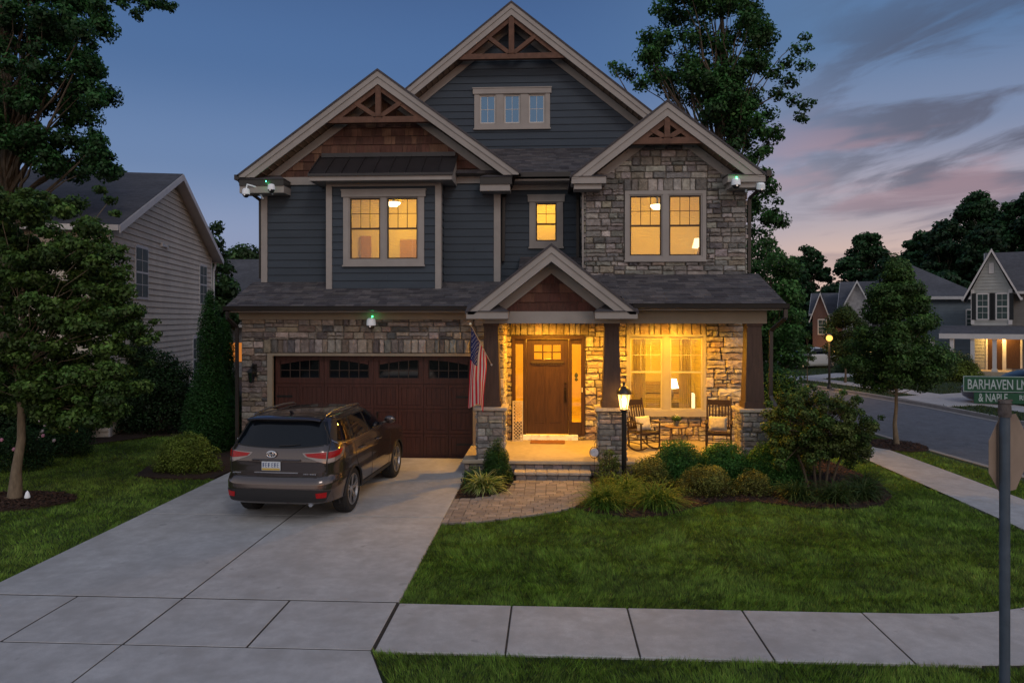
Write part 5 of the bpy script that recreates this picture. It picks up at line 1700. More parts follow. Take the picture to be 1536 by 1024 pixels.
def make_body(tab, paint, root, wheels, wr, name='body'):
    zs = []
    ks = [t[0] for t in tab]
    for a, b in zip(ks[:-1], ks[1:]):
        n = max(1, int((b - a) / .022)); zs += [a + (b - a) * i / n for i in range(n)]
    zs.append(ks[-1])
    NT = 160
    ths = []
    for i in range(NT):
        t = 2 * pi * i / NT
        ths.append(t + .32 * sin(4 * t) * -.0)
    m = MB(); vs = []; fs = []
    for z in zs:
        r, f, w, n = interp(tab, z)
        for i in range(NT):
            # spread samples more evenly round the superellipse
            q = i / (NT / 4); k = int(q); u = q - k
            uu = .5 - .5 * cos(pi * u)
            uu = (u ** 2.6 / (u ** 2.6 + (1 - u) ** 2.6)) if 0 < u < 1 else u
            vs.append(body_pt(tab, z, (k + uu) * pi / 2))
    nz = len(zs)
    for a in range(nz - 1):
        for i in range(NT):
            j = (i + 1) % NT
            fs.append((a * NT + i, a * NT + j, a * NT + NT + j, a * NT + NT + i))
    fs.append(tuple(range(NT))[::-1]); fs.append(tuple(range((nz - 1) * NT, nz * NT)))
    m.add(vs, fs)
    o = m.build(name, paint, None, smooth=True)
    if wr:
        cut = MB()
        for y in wheels:
            for s in (-1, 1): cut.lathe([(wr, s * .6), (wr, s * 1.2)] if s > 0 else [(wr, -1.2), (wr, -.6)], (0, y, .38), 'x', 40)
        c = cut.build('cutter', RUB)
        md = o.modifiers.new('b', 'BOOLEAN'); md.operation = 'DIFFERENCE'; md.object = c; md.solver = 'EXACT'
        dg = bpy.context.evaluated_depsgraph_get()
        me = bpy.data.meshes.new_from_object(o.evaluated_get(dg))
        o.modifiers.clear(); o.data = me
        me.polygons.foreach_set('use_smooth', [True] * len(me.polygons))
        try: me.set_sharp_from_angle(angle=radians(35))
        except Exception: pass
        bpy.data.objects.remove(c)
    o.parent = root
    return o

def wheel(root, x, y, r, s, w=.235):
    m = MB()
    m.lathe([(r * .66, -.5 * w), (r * .9, -.52 * w), (r * .98, -.42 * w), (r, -.3 * w), (r, .3 * w), (r * .98, .42 * w), (r * .9, .52 * w), (r * .66, .5 * w), (r * .62, .3 * w)], (x, y, r), 'x', 36, cap=False)
    for k in range(30):
        a = 2 * pi * k / 30
        m.beam((x - w * .34, y + (r - .002) * cos(a), r + (r - .002) * sin(a)), (x + w * .34, y + (r - .002) * cos(a + .05), r + (r - .002) * sin(a + .05)), .03, .012, up=(0, cos(a), sin(a)))
    t = m.build('wheel', RUB, root, smooth=True, local=True)
    m = MB(); xo = x + s * w * .5
    m.lathe([(r * .68, s * -.02), (r * .68, s * .002), (r * .63, s * .004), (r * .61, s * -.03), (r * .6, s * -.12)], (xo, y, r), 'x', 36, cap=False)
    m.lathe([(.0, s * -.01), (r * .1, s * -.012), (r * .16, s * -.03), (r * .17, s * -.06)], (xo, y, r), 'x', 16)
    for k in range(5):
        for da in (-.13, .13):
            a = 2 * pi * k / 5 + .3
            a2 = a + da * 1.1
            m.beam((xo - s * .03, y + r * .12 * cos(a + da), r + r * .12 * sin(a + da)), (xo - s * .008, y + r * .63 * cos(a2), r + r * .63 * sin(a2)), .035, .02, up=(1, 0, 0))
    m.build('rim', RIMM, t, smooth=False, local=True)
    m = MB(); m.lathe([(.0, s * -.1), (r * .6, s * -.1)], (xo, y, r), 'x', 20); m.build('brake_disc', PLAS, t, local=True)

def suv():
    root = thing('parked_car', 'grey-brown mid-size suv parked on the driveway, seen from its rear right corner', 'car', (-4.48, 11.70, .035), radians(-3.8))
    paint = mat('car_paint', (.1, .08, .077), .18, ns=300, na=.06, bump=0, metal=.75, spec=.6, coat=1.)
    WY = (1.05, 3.84)
    T = SUV
    b = make_body(T, paint, root, WY, .43)
    root.scale = (1.035, 1, 1.012)
    for y in WY:
        for s in (-1, 1): wheel(root, s * .81, y, .39, s, .25)
    # inner wells + underside
    m = MB(); m.box(-.66, .66, .35, 4.6, .3, .6); m.build('underbody', PLAS, root, local=True)
    for s in (-1, 1):
        m = MB()
        for y in WY:   # arch lips
            pts = [body_pt(T, .36 + .43 * sin(a), th_side(T, y + .43 * cos(a), max(.34, .36 + .43 * sin(a)), s), .004) for a in np.linspace(-.28, pi + .28, 24)]
            pts = [(p[0], y + .43 * cos(a), .36 + .43 * sin(a)) for p, a in zip(pts, np.linspace(-.28, pi + .28, 24))]
            m.tube(pts, .016, 6)
        patch(m, T, Ln(1.5, 3.4), Ln(1.5, 3.4), K(.33), K(.43), 16, 2, .008, 'side', s)
        m.build('sill_trim', PLAS, root, local=True)
    # glass
    m = MB()
    patch(m, T, Ln(-.80, .80), Ln(-.665, .665), lambda u: 1.235 + .05 * (2 * u - 1) ** 2, lambda u: 1.625 - .01 * (2 * u - 1) ** 2, 24, 8, .006)
    rg = m.build('rear_window', CGL, root, smooth=True, local=True)
    m = MB()
    m.tube([body_pt(T, 1.262, th_rear(T, .05 * 0 + .02, 1.262), .02), body_pt(T, 1.27, th_rear(T, .2, 1.27), .02), body_pt(T, 1.285, th_rear(T, .36, 1.285), .018)], [.012, .01, .006], 6)
    m.build('wiper', PLAS, rg, local=True)
    m = MB()
    patch(m, T, Ln(-.84, .84), Ln(-.7, .7), lambda u: 1.22 + .05 * (2 * u - 1) ** 2, lambda u: 1.645 - .01 * (2 * u - 1) ** 2, 24, 8, .003)
    m.build('window_seal', PLAS, root, smooth=True, local=True)
    for s in (-1, 1):
        m = MB(); patch(m, T, Ln(.32, 3.40), Ln(.62, 2.66), lambda u: 1.245 + .07 * max(0, 1 - u * 4) ** 2, K(1.63), 40, 6, .003, 'side', s)
        m.build('window_seal', PLAS, root, smooth=True, local=True)
        for (a, b_, c, d) in ((2.08, 3.30, 2.08, 2.66), (1.16, 2.0, 1.22, 2.0), (.48, 1.07, .74, 1.12)):
            m = MB(); z0 = 1.26
            patch(m, T, Ln(a, b_), Ln(c, d), (lambda u, a=a: 1.262 + (.05 * (1 - u) ** 2 if a < .6 else 0)), K(1.605), 14, 6, .007, 'side', s)
            m.build('side_window', CGL, root, smooth=True, local=True)
        m = MB()
        pts = [body_pt(T, z, th_side(T, y, z, s), .009) for y, z in [(.36, 1.33), (.45, 1.27), (.7, 1.248), (1.3, 1.245), (2.2, 1.245), (3.36, 1.245)]]
        m.tube(pts, .007, 6); m.build('belt_moulding', CHR, root, local=True)
        # door seams
        m = MB()
        for line in ([(1.42, .45), (1.3, .7), (1.12, .95), (1.1, 1.23)], [(2.06, .44), (2.04, 1.24)], [(3.25, .44), (3.3, .8), (3.36, 1.2)], [(1.42, .44), (2.06, .44), (3.25, .44)]):
            pts = []
            for p, q in zip(line[:-1], line[1:]):
                for k in range(5): t = k / 5; pts.append((p[0] + (q[0] - p[0]) * t, p[1] + (q[1] - p[1]) * t))
            pts.append(line[-1])
            m.tube([body_pt(T, z, th_side(T, y, z, s), .0) for y, z in pts], .0045, 5)
        m.build('door_seam', PLAS, root, local=True)
        for y in (1.32, 2.28):
            m = MB(); z = 1.06
            m.tube([body_pt(T, z, th_side(T, y + d, z, s), o_) for d, o_ in ((0, .005), (.03, .04), (.2, .045), (.24, .005))], [.012, .014, .014, .012], 8)
            m.build('door_handle', paint, root, smooth=True, local=True)
        # mirror
        m = MB(); x, y, z = body_pt(T, 1.27, th_side(T, 3.12, 1.27, s))
        m.sphere((x + s * .17, y, z + .06), .1, 14, 10, sc=(1.15, .7, .8)); m.beam((x - s * .02, y + .02, z - .02), (x + s * .12, y, z + .02), .08, .05)
        m.build('side_mirror', paint, root, smooth=True, local=True)
        # roof rail
        m = MB()
        m.tube([(s * .62, y, z) for y, z in ((.62, 1.695), (.72, 1.72), (1.2, 1.742), (1.8, 1.742), (2.25, 1.72), (2.36, 1.69))], [.012, .018, .02, .02, .018, .012], 8)
        m.build('roof_rail', RIMM, root, smooth=True, local=True)
        # tail lamps: gate part and wing part
        def lens(nm, mt, xa, xb, za, zb, off, wrap=None):
            m = MB()
            if wrap is None:
                patch(m, T, Ln(s * xa, s * xb), Ln(s * (xa - .05), s * xb), za, zb, 12, 4, off)
            else:
                ya, yb = wrap
                def Pn(i, j):
                    u = i / 20; v = j / 4
                    z = za(u) * (1 - v) + zb(u) * v
                    a = abs(th_rear(T, s * .80, z)) if s > 0 else pi - abs(th_rear(T, s * .80, z))
                    t0 = -a if s > 0 else -(pi - a)
                    t1 = th_side(T, ya + (yb - ya) * v, z, s)
                    if s < 0: t1 = t1 - 2 * pi
                    return body_pt(T, z, t0 + (t1 - t0) * u ** .6, off)
                m.grid(Pn, 20, 4)
            return m.build(nm, mt, root, smooth=True, local=True)
        lens('lamp_bezel', CLRL, .46, .782, Ln(1.1, .985), Ln(1.155, 1.175), .005)
        lens('tail_lamp', REDL, .50, .775, Ln(1.1, 1.06), Ln(1.145, 1.165), .01)
        lens('lamp_bezel', CLRL, 0, 0, Ln(.985, 1.06), Ln(1.175, 1.2), .005, (.5, .62))
        lens('tail_lamp', REDL, 0, 0, Ln(1.06, 1.1), Ln(1.165, 1.19), .01, (.42, .54))
        m = MB(); patch(m, T, Ln(s * .67, s * .80), Ln(s * .66, s * .81), K(.45), Ln(.53, .54), 6, 3, .012); m.build('reflector', REDL, root, smooth=True, local=True)
    m = MB(); patch(m, T, Ln(-.78, .78), Ln(-.86, .86), lambda u: .38, lambda u: .585 - .03 * (2 * u - 1) ** 4, 30, 4, .006); m.build('bumper_insert', PLAS, root, smooth=True, local=True)
    # windscreen
    m = MB()
    def Pw(i, j):
        u = -1 + 2 * i / 16; z = 1.14 + .48 * j / 8
        r, f, w, n = interp(T, z); x = u * w * .86; a = math.acos((abs(x) / w) ** (n / 2)) if abs(x) < w else 0
        th = a if x >= 0 else pi - a
        return body_pt(T, z, th, .006)
    m.grid(Pw, 16, 8); m.build('windscreen', CGL, root, smooth=True, local=True)
    # tailgate seam
    m = MB()
    seam = [(-.60, 1.64), (-.79, 1.3), (-.80, 1.2), (-.795, .9), (-.79, .82), (-.7, .775), (0, .77), (.7, .775), (.79, .82), (.795, .9), (.80, 1.2), (.79, 1.3), (.60, 1.64)]
    pts = []
    for p, q in zip(seam[:-1], seam[1:]):
        for k in range(5): t = k / 5; pts.append((p[0] + (q[0] - p[0]) * t, p[1] + (q[1] - p[1]) * t))
    pts.append(seam[-1])
    m.tube([body_pt(T, z, th_rear(T, x, z), .001) for x, z in pts], .007, 5)
    m.build('tailgate_seam', PLAS, root, local=True)
    # spoiler, garnish, number plate, badge
    m = MB()
    def Ps(i, j):
        u = -1 + 2 * i / 16
        yy = [.62, .45, .30, .285, .32, .44][j]; zz = [1.715, 1.712, 1.69, 1.675, 1.655, 1.645][j]
        return (u * (.60 + .02 * (j in (1, 2, 3))), yy + .07 * u * u, zz - .035 * u ** 4)
    m.grid(Ps, 16, 5); m.build('spoiler', paint, root, smooth=True, local=True)
    m = MB(); patch(m, T, Ln(-.13, .13), Ln(-.12, .12), K(1.645), K(1.66), 4, 1, .14); 
    m = MB(); m.box(-.36, .36, .075, .1, .835, .848); m.build('gate_garnish', CHR, root, local=True)
    m = MB(); m.bbox(-.4, .4, .06, .1, 1.03, 1.06, .01); m.build('gate_handle', paint, root, local=True)
    m = MB(); m.bbox(-.235, .075, .065, .078, .875, 1.02, .004, (.6, .66, .72)); m.bbox(-.228, .068, .062, .066, .882, .915, .001, (.55, .38, .08))
    rp = random.Random(2)
    for i in range(6):
        x = -.215 + i * .045 + (.012 if i > 2 else 0)
        m.box(x, x + .028, .0615, .065, .93, .937, (.06, .09, .22)) if i % 2 else m.box(x + .011, x + .018, .0615, .065, .93, 1.0, (.06, .09, .22))
        m.box(x, x + .007, .0612, .065, .93, 1.0, (.06, .09, .22)); m.box(x, x + .028, .061, .065, .962, .969, (.06, .09, .22)); m.box(x + .004, x + .03, .0608, .065, .994, 1.0, (.06, .09, .22))
    m.build('number_plate', mat('plate', attr=True, rough=.5, na=0, bump=0), root, local=True)
    m = MB(); rz = 1.135
    def ring(cx, cz, a, b, r, y=.085):
        m.tube([(cx + a * cos(t), y, cz + b * sin(t)) for t in np.linspace(0, 2 * pi, 25)], r, 6)
    ring(-.08, rz, .075, .052, .009); ring(-.08, rz, .026, .05, .006, .08); ring(-.08, rz + .018, .052, .022, .006, .08)
    m.build('emblem', CHR, root, smooth=True, local=True)
    m = MB()
    m.box(-.74, -.51, .125, .145, .8225, .8255)
    for i in range(10): m.box(-.74 + i * .024, -.725 + i * .024, .12, .145, .815, .833)
    m.build('badge', CHR, root, local=True); m = MB(); m.box(.45, .65, .09, .12, .8225, .8255)
    for i in range(7): x = .45 + i * .026 + (.03 if i > 2 else 0); m.box(x, x + .016, .085, .12, .815, .833)
    m.build('badge', CHR, root, local=True)
    m = MB()
    m.tube([(0, .72, 1.72), (0, .66, 1.76), (0, .6, 1.775)], [.03, .02, .006], 8); m.build('antenna', paint, root, smooth=True, local=True)
    m = MB(); m.tube([(.55, .35, .33), (.55, .12, .325)], .035, 10); m.build('exhaust_pipe', CHR, root, local=True)
suv()

def sedan(label, loc, rz, paint, group=None):
    root = thing('parked_car', label, 'car', loc, rz, group)
    T = SEDAN
    make_body(T, paint, root, (.95, 3.6), .36)
    for y in (.95, 3.6):
        for s in (-1, 1): wheel(root, s * .74, y, .32, s, .2)
    m = MB(); m.box(-.6, .6, .3, 4.3, .18, .55); m.build('underbody', PLAS, root, local=True)
    for s in (-1, 1):
        m = MB(); patch(m, T, Ln(1.0, 3.1), Ln(1.6, 2.45), K(.98), K(1.35), 20, 5, .006, 'side', s); m.build('side_window', CGL, root, smooth=True, local=True)
        m = MB(); patch(m, T, Ln(s * .45, s * .8), Ln(s * .45, s * .8), K(.7), K(.8), 5, 2, .008); m.build('tail_lamp', REDL, root, local=True)
    m = MB(); patch(m, T, Ln(-.7, .7), Ln(-.55, .55), K(1.0), K(1.35), 12, 5, .006); m.build('rear_window', CGL, root, smooth=True, local=True)
    m = MB()
    def Pw(i, j):
        u = -1 + 2 * i / 12; z = 1.0 + .36 * j / 6
        r, f, w, n = interp(T, z); x = u * w * .84; a = math.acos((abs(x) / w) ** (n / 2))
        return body_pt(T, z, a if x >= 0 else pi - a, .006)
    m.grid(Pw, 12, 6); m.build('windscreen', CGL, root, smooth=True, local=True)
WP = mat('white_car_paint', (.55, .58, .62), .3, na=.03, bump=0, coat=.6)
BP = mat('blue_car_paint', (.012, .018, .045), .25, na=.03, bump=0, coat=.8, metal=.3)
sedan('white car parked nose-out before the brick house, left one of two', (16.2, 55.5, 0), radians(100), WP)
sedan('white car parked before the brick house, right one of two', (20.0, 53.0, 0), radians(115), WP)
x_, y_ = P(1452, 500, 29.5)[0], 29.5
sedan('dark blue car parked across the road, its roof showing over the street name sign', (x_ + 5.2, y_ + 1.3, -.05), radians(94), BP)

# ------------------------------------------------------------------ porch things
DKW = mat('dark_stained_wood', (.045, .025, .016), .55, ns=9, na=.3, bump=.2, stretch=(2, 2, 2))
def rocker(name, label, loc, rz):
    t = thing(name, label, 'rocking chair', loc, rz, 'rocking chairs on the porch')
    W, D = .27, .25
    B = lambda nm, m: m.build(nm, DKW, t, local=True)
    m = MB()
    for i in range(6): y = -D + i * .088; m.bbox(-W + .01, W - .01, y, y + .075, .415 - i * .009, .438 - i * .009, .005)
    m.box(-W, W, -D - .02, -D, .37, .43); B('seat', m)
    m = MB()
    tilt = .24
    for i in range(7):
        x = -W + .055 + i * (2 * W - .11) / 6
        m.beam((x, D - .02 + .12 * tilt, .5), (x, D - .02 + .62 * tilt, 1.0), .035, .014, up=(0, 1, 0))
    m.beam((-W, D - .02 + .1 * tilt, .48), (W, D - .02 + .1 * tilt, .48), .022, .05); m.beam((-W - .01, D - .02 + .69 * tilt, 1.06), (W + .01, D - .02 + .69 * tilt, 1.06), .024, .13); B('backrest', m)
    for s in (-1, 1):
        m = MB(); m.tube([(s * W, D + .02 - .34 * tilt, .07), (s * W, D - .02, .42), (s * W, D - .02 + .75 * tilt, 1.16)], [.02, .022, .018], 8); B('leg', m)
        m = MB(); m.tube([(s * W, -D, .07), (s * W, -D, .64)], [.02, .022], 8); B('leg', m)
        m = MB(); m.bbox(s * (W + .01) - .035, s * (W + .01) + .035, -D - .06, D + .08, .64, .662, .006); B('armrest', m)
        m = MB(); m.tube([(s * W, -D - .2 + .85 * i / 12, .022 + .16 * ((i - 5.5) / 6.5) ** 2) for i in range(13)], .02, 6); B('rocker', m)
        m = MB()
        for z in (.18, .28): m.tube([(s * W, -D, z), (s * W, D - .02, z)], .011, 6)
        B('stretcher', m)
    m = MB()
    for z in (.2, .3): m.tube([(-W, -D, z), (W, -D, z)], .011, 6)
    B('stretcher', m)
    return t
rocker('rocking_chair', 'dark slatted rocking chair left of the porch table, just right of the lamp post', (2.17, 17.2, .36), radians(32))
rocker('rocking_chair', 'dark slatted rocking chair right of the porch table', (3.9, 17.2, .36), radians(-14))
def pillow(label, loc, rz, col):
    m = MB(); N_ = 14
    for sd in (-1, 1):
        def Pp(i, j, sd=sd):
            u = -1 + 2 * i / N_; v = -1 + 2 * j / N_
            b = max(0, (1 - u ** 4) * (1 - v ** 4)) ** .5
            return (u * .21 * (1 - .06 * (1 - v * v)), sd * .065 * b, .18 + v * .17 * (1 - .06 * (1 - u * u)))
        m.grid(Pp, N_, N_)
    m.xf(Matrix.Rotation(radians(-18), 4, 'X'))
    o = m.build('pillow', col, None, smooth=True); o.location = loc; o.rotation_euler = (0, 0, rz)
    tag(o, label, 'pillow', 'pillows on the rocking chairs')
def pillow_mat():
    m = mat('cream_fabric', (.6, .54, .42), .9, ns=14, na=.3, bump=.3); return m
pillow('cream patterned pillow on the left rocking chair', (2.2, 17.18, .8), radians(32), pillow_mat())
pillow('cream patterned pillow on the right rocking chair', (3.88, 17.2, .8), radians(-14), pillow_mat())
t = thing('side_table', 'small wooden side table with thin legs between the rocking chairs', 'table', (2.95, 17.35, .36))
TW = mat('table_wood', (.2, .12, .07), .6, ns=9, na=.25, bump=.2)
m = MB(); m.lathe([(.0, .5), (.24, .5), (.25, .51), (.25, .525), (.24, .535), (.0, .535)], (0, 0, 0), 'z', 24); m.build('table_top', TW, t, local=True)
for a in range(4):
    m = MB(); an = a * pi / 2 + .6; m.tube([(.17 * cos(an), .17 * sin(an), .5), (.21 * cos(an), .21 * sin(an), 0)], [.018, .014], 8); m.build('leg', TW, t, local=True)
m = MB(); m.lathe([(.0, .2), (.17, .2), (.17, .215), (0, .215)], (0, 0, 0), 'z', 20); m.build('shelf', TW, t, local=True)
t = thing('flower_pot', 'grey pot of small pale flowers on the porch side table', 'plant', (2.95, 17.33, .895))
m = MB(); m.lathe([(.0, 0), (.055, 0), (.07, .13), (.074, .13), (.062, .125), (0, .12)], (0, 0, 0), 'z', 16); m.build('pot', mat('grey_glaze', (.12, .12, .1), .4, na=.1, bump=0), t, local=True, smooth=True)
rs = np.random.RandomState(77)
V, F_, C = foliage([(2.95 + .06 * cos(a), 17.33 + .06 * sin(a), 1.06 + .03 * (a % 2), .06, .06, .06) for a in range(7)], 900, .025, (.07, .12, .03), rs); plant_obj(t, V, F_, C, 'foliage')
m = MB(); rr = random.Random(8)
for i in range(9): a = rr.uniform(0, 6.3); m.sphere((.1 * cos(a) * rr.random(), .1 * sin(a) * rr.random(), .2 + rr.uniform(-.04, .06)), .018, 7, 5)
m.build('blossom', mat('pale_petal', (.7, .62, .45), .8, na=.1, bump=0), t, local=True)

# lamp post
def lantern_glass():
    m = glass_mat('lantern_glass', (1, .85, .6), refl=.03)
    N = m.node_tree.nodes; L = m.node_tree.links
    out = [n for n in N if n.type == 'OUTPUT_MATERIAL'][0]; src = out.inputs[0].links[0].from_socket
    e = N.new('ShaderNodeEmission'); e.inputs[0].default_value = (1, .55, .16, 1); e.inputs[1].default_value = 1.6
    a = N.new('ShaderNodeAddShader'); L.new(src, a.inputs[0]); L.new(e.outputs[0], a.inputs[1]); L.new(a.outputs[0], out.inputs[0]); return m
lx, ly = G(936, 722)
t = thing('lamp_post', 'black lamp post with lit coach lantern in front of the middle pier', 'lamp post', (lx, ly, .03))
m = MB(); m.lathe([(.0, 0), (.09, 0), (.09, .02), (.06, .05), (.052, .12), (.05, 1.4), (.06, 1.41), (.06, 1.44), (.03, 1.46), (0, 1.46)], (0, 0, 0), 'z', 20); m.build('post', BLACK, t, local=True)
LSC = Matrix.Translation((0, 0, 1.45)) @ Matrix.Diagonal((1.3, 1.3, 1.22, 1)) @ Matrix.Translation((0, 0, -1.45))
m = MB()
for k in range(6):
    a = k * pi / 3; m.tube([(.06 * cos(a), .06 * sin(a), 1.46), (.1 * cos(a), .1 * sin(a), 1.74)], .005, 5)
m.lathe([(.065, 1.455), (.07, 1.46), (.07, 1.475), (.06, 1.48)], (0, 0, 0), 'z', 18)
m.lathe([(.108, 1.73), (.122, 1.74), (.118, 1.765), (.1, 1.8), (.06, 1.85), (.02, 1.88), (.016, 1.9), (.026, 1.915), (.012, 1.94), (.0, 1.965)], (0, 0, 0), 'z', 18); m.xf(LSC).build('lantern', mat('bronze_black', (.06, .05, .045), .4, metal=.5, na=.1, bump=0), t, local=True, smooth=True)
m = MB(); m.lathe([(.058, 1.48), (.098, 1.73)], (0, 0, 0), 'z', 24, cap=False); m.xf(LSC).build('glass', lantern_glass(), t, local=True, smooth=True)
m = MB(); m.lathe([(.0, 1.51), (.022, 1.52), (.034, 1.58), (.034, 1.64), (.02, 1.69), (0, 1.7)], (0, 0, 0), 'z', 14); m.xf(LSC).build('bulb', emat('bulb_glow', (1, .62, .22), 60), t, local=True, smooth=True)
light('lamp_post_light', 'POINT', (lx, ly, 1.68), 380, (1, .52, .09), .04)

# flag on a pole from the left column
t = thing('flag', 'american flag hanging from a slanted pole on the left porch column', 'flag', (-1.24, 15.98, 2.33))
pb = Vector((-1.24, 15.98, 2.33)); pt = Vector((P(706, 487, 15.15)[0], 15.15, P(706, 487, 15.15)[1]))
m = MB(); m.tube([pb, pt], .011, 8); m.build('pole', mat('pole_wood', (.5, .36, .24), .5, na=.1, bump=0), t)
m = MB(); m.sphere(pt + (pt - pb).normalized() * .02, .03, 10, 8); m.build('finial', mat('finial_cream', (.75, .68, .5), .3, na=0, bump=0), t, smooth=True)
m = MB(); m.bbox(pb.x - .035, pb.x + .035, 16.0 - .02 - .03, 15.995 + .01, 2.22, 2.38, .008); m.tube([pb + Vector((0, -.0, -.02)), pb + (pt - pb).normalized() * .12], .02, 8); m.build('bracket', mat('white_bracket', (.7, .66, .6), .4, na=0, bump=0), t)
FLW = mat('flag_cloth', attr=True, rough=.85, ns=60, na=.05, bump=.2, bs=300, bd=.001, trans=.2)
dvec = (pb - pt).normalized(); hoist = .88; fly = 1.62
def flag_pt(u, v, off=0.):
    """u along hoist (0 tip..1), v down the fly"""
    h = pt + dvec * (.05 + u * hoist)
    # gathers toward the upper end as it falls
    g_ = v ** .8
    cx = pt.x + dvec.x * (.05 + hoist * .22); cy = pt.y + dvec.y * (.05 + hoist * .22)
    sx = h.x + (cx + (u - .35) * .34 - .03 * v - h.x) * min(1, g_ * 1.5)
    sy = h.y + (cy + (u - .5) * .14 - h.y) * min(1, g_ * 1.5)
    fold = .055 * sin(u * 3.2 * pi + .6 + v * .8) * min(1, v * 3)
    z = h.z - v * fly * (.93 + .05 * cos(u * 5)) + (pt.z + dvec.z * hoist * .3 - h.z) * min(1, v * 1.3) * .75
    return Vector((sx + .02 * sin(u * 2.5 * pi + v * 3) * min(1, v * 4), sy + fold - off, z))
NU, NV = 65, 90
RED, WHT, BLU = (.5, .01, .03), (.55, .5, .48), (.014, .026, .13)
def fc(i, j):
    st_ = int(i / NU * 13)
    if st_ < 7 and j / NV < .4: return BLU
    return RED if st_ % 2 == 0 else WHT
m = MB(); m.grid(lambda i, j: flag_pt(i / NU, j / NV), NU, NV, fc)
fo = m.build('cloth', FLW, t, smooth=True)
m = MB()
for r in range(9):
    for c in range(6 if r % 2 == 0 else 5):
        u = (r + 1) / 10 * (7 / 13); v = ((c * 2 + 1 + (r % 2)) / 12) * .4
        for sd in (.006, -.006):
            vs = []
            for k in range(10):
                a = k * pi / 5; rr_ = 1 if k % 2 == 0 else .42
                q = flag_pt(u + .022 * rr_ * sin(a), v + .0125 * rr_ * cos(a) * 1.1, sd); vs.append(q)
            m.add(vs, [tuple(range(10))], WHT)
m.build('stars', FLW, fo)

# lattice board, mat, sign stake, bells
t = thing('lattice_board', 'tall narrow white lattice board leaning by the front door', 'decoration', (-.93, 18.2, .36))
WB = mat('cream_board', (.6, .52, .4), .7, na=.15, bump=.1)
m = MB()
w, h = .26, 1.0
for x in (0, w - .03): m.box(x, x + .03, 0, .02, 0, h)
m.box(.03, w - .03, 0, .02, 0, .03); m.box(.03, w - .03, 0, .02, h - .03, h)
m.build('frame', WB, t, local=True)
m = MB(); zz = -.2
while zz < h:
    for s in (-1, 1):
        a, b = (.02, zz) if s > 0 else (w - .02, zz); c, d = (w - .02, zz + .22) if s > 0 else (.02, zz + .22)
        ts = [0, 1]
        if b < .02: f = (.02 - b) / .22; a, b = a + (c - a) * f, .02
        if d > h - .02: f = (h - .02 - b) / (d - b); c, d = a + (c - a) * f, h - .02
        if d > b: m.beam((a, .01 + s * .004, b), (c, .01 + s * .004, d), .006, .018, up=(-(d - b), 0, (c - a)))
    zz += .085
m.build('lattice', WB, t, local=True)
m = MB(); m.bbox(-.48, .36, 17.85, 18.3, .362, .378, .006)
for i in range(42):
    m.box(-.47 + i * .02, -.455 + i * .02, 17.86, 18.29, .378, .384)
o = m.build('doormat', mat('coir', (.26, .11, .04), .95, ns=50, na=.35, bump=.5), None, origin=(-.06, 18.07, .36)); tag(o, 'brown coir doormat on the porch before the front door', 'doormat')
gx, gy = 0.93, 15.5
t = thing('garden_stake', 'small round white garden sign on a wire stake beside the entry step', 'sign', (gx, gy, .04))
m = MB(); m.tube([(0, 0, 0), (0, 0, .72), (.03, 0, .78), (.01, 0, .82), (-.02, 0, .79)], .005, 6); m.tube([(-.07, 0, 0), (0, 0, .12), (.07, 0, 0)], .005, 6); m.build('stake', BLACK, t, local=True)
m = MB(); m.tube([(.095 * cos(a), -.006, .55 + .12 * sin(a)) for a in np.linspace(0, 2 * pi, 25)], .007, 6); m.build('rim', BLACK, t, local=True)
m = MB(); m.lathe([(.0, -.004), (.09, -.004), (.09, .004), (0, .004)], (0, -.006, .55), 'y', 24, sy=1.28 if 0 else 1); m.build('plaque', mat('pale_plaque', (.55, .55, .62), .5, na=.25, ns=30, bump=0), t, local=True)
m = MB(); m.bbox(.79, .815, 18.425, 18.44, 1.56, 1.68, .006, (.7, .7, .7)); o = m.build('doorbell', mat('white_plastic', (.7, .7, .7), .4, na=0, bump=0), None, origin=(.8, 18.44, 1.6)); tag(o, 'small white doorbell on the right door jamb', 'doorbell')
m = MB(); m.sphere((.66, 18.485, 1.98), .045, 14, 8, sc=(1, .25, 1.5)); m.sphere((.66, 18.48, 1.88), .045, 14, 8, sc=(1, .25, 1)); o = m.build('door_ornament', mat('dark_ornament', (.04, .05, .04), .5, na=.3, bump=.2), None, origin=(.66, 18.49, 1.93), smooth=True); tag(o, 'small dark ornament on the right sidelight glass of the front door', 'ornament')

# wall lantern on the garage stone
t = thing('wall_lantern', 'unlit black wall lantern on the stone left of the garage door', 'lantern', (-7.2, 17.56, 2.0))
m = MB(); m.bbox(-7.26, -7.14, 17.53, 17.57, 1.98, 2.3, .01); m.tube([(-7.2, 17.53, 2.2), (-7.2, 17.42, 2.3), (-7.2, 17.36, 2.22)], .014, 7); m.build('bracket', BLACK, t)
m = MB()
m.lathe([(.015, 2.22), (.05, 2.19), (.12, 2.12), (.125, 2.1), (.0, 2.1)], (-7.2, 17.36, 0), 'z', 6); m.lathe([(0, 1.86), (.06, 1.86), (.065, 1.88), (0, 1.88)], (-7.2, 17.36, 0), 'z', 6)
for k in range(6): a = k * pi / 3; m.tube([(-7.2 + .055 * cos(a), 17.36 + .055 * sin(a), 1.87), (-7.2 + .09 * cos(a), 17.36 + .09 * sin(a), 2.11)], .006, 4)
m.build('cage', BLACK, t)
m = MB(); m.lathe([(.05, 1.88), (.083, 2.1)], (-7.2, 17.36, 0), 'z', 6, cap=False); m.build('glass', DGLASS, t)

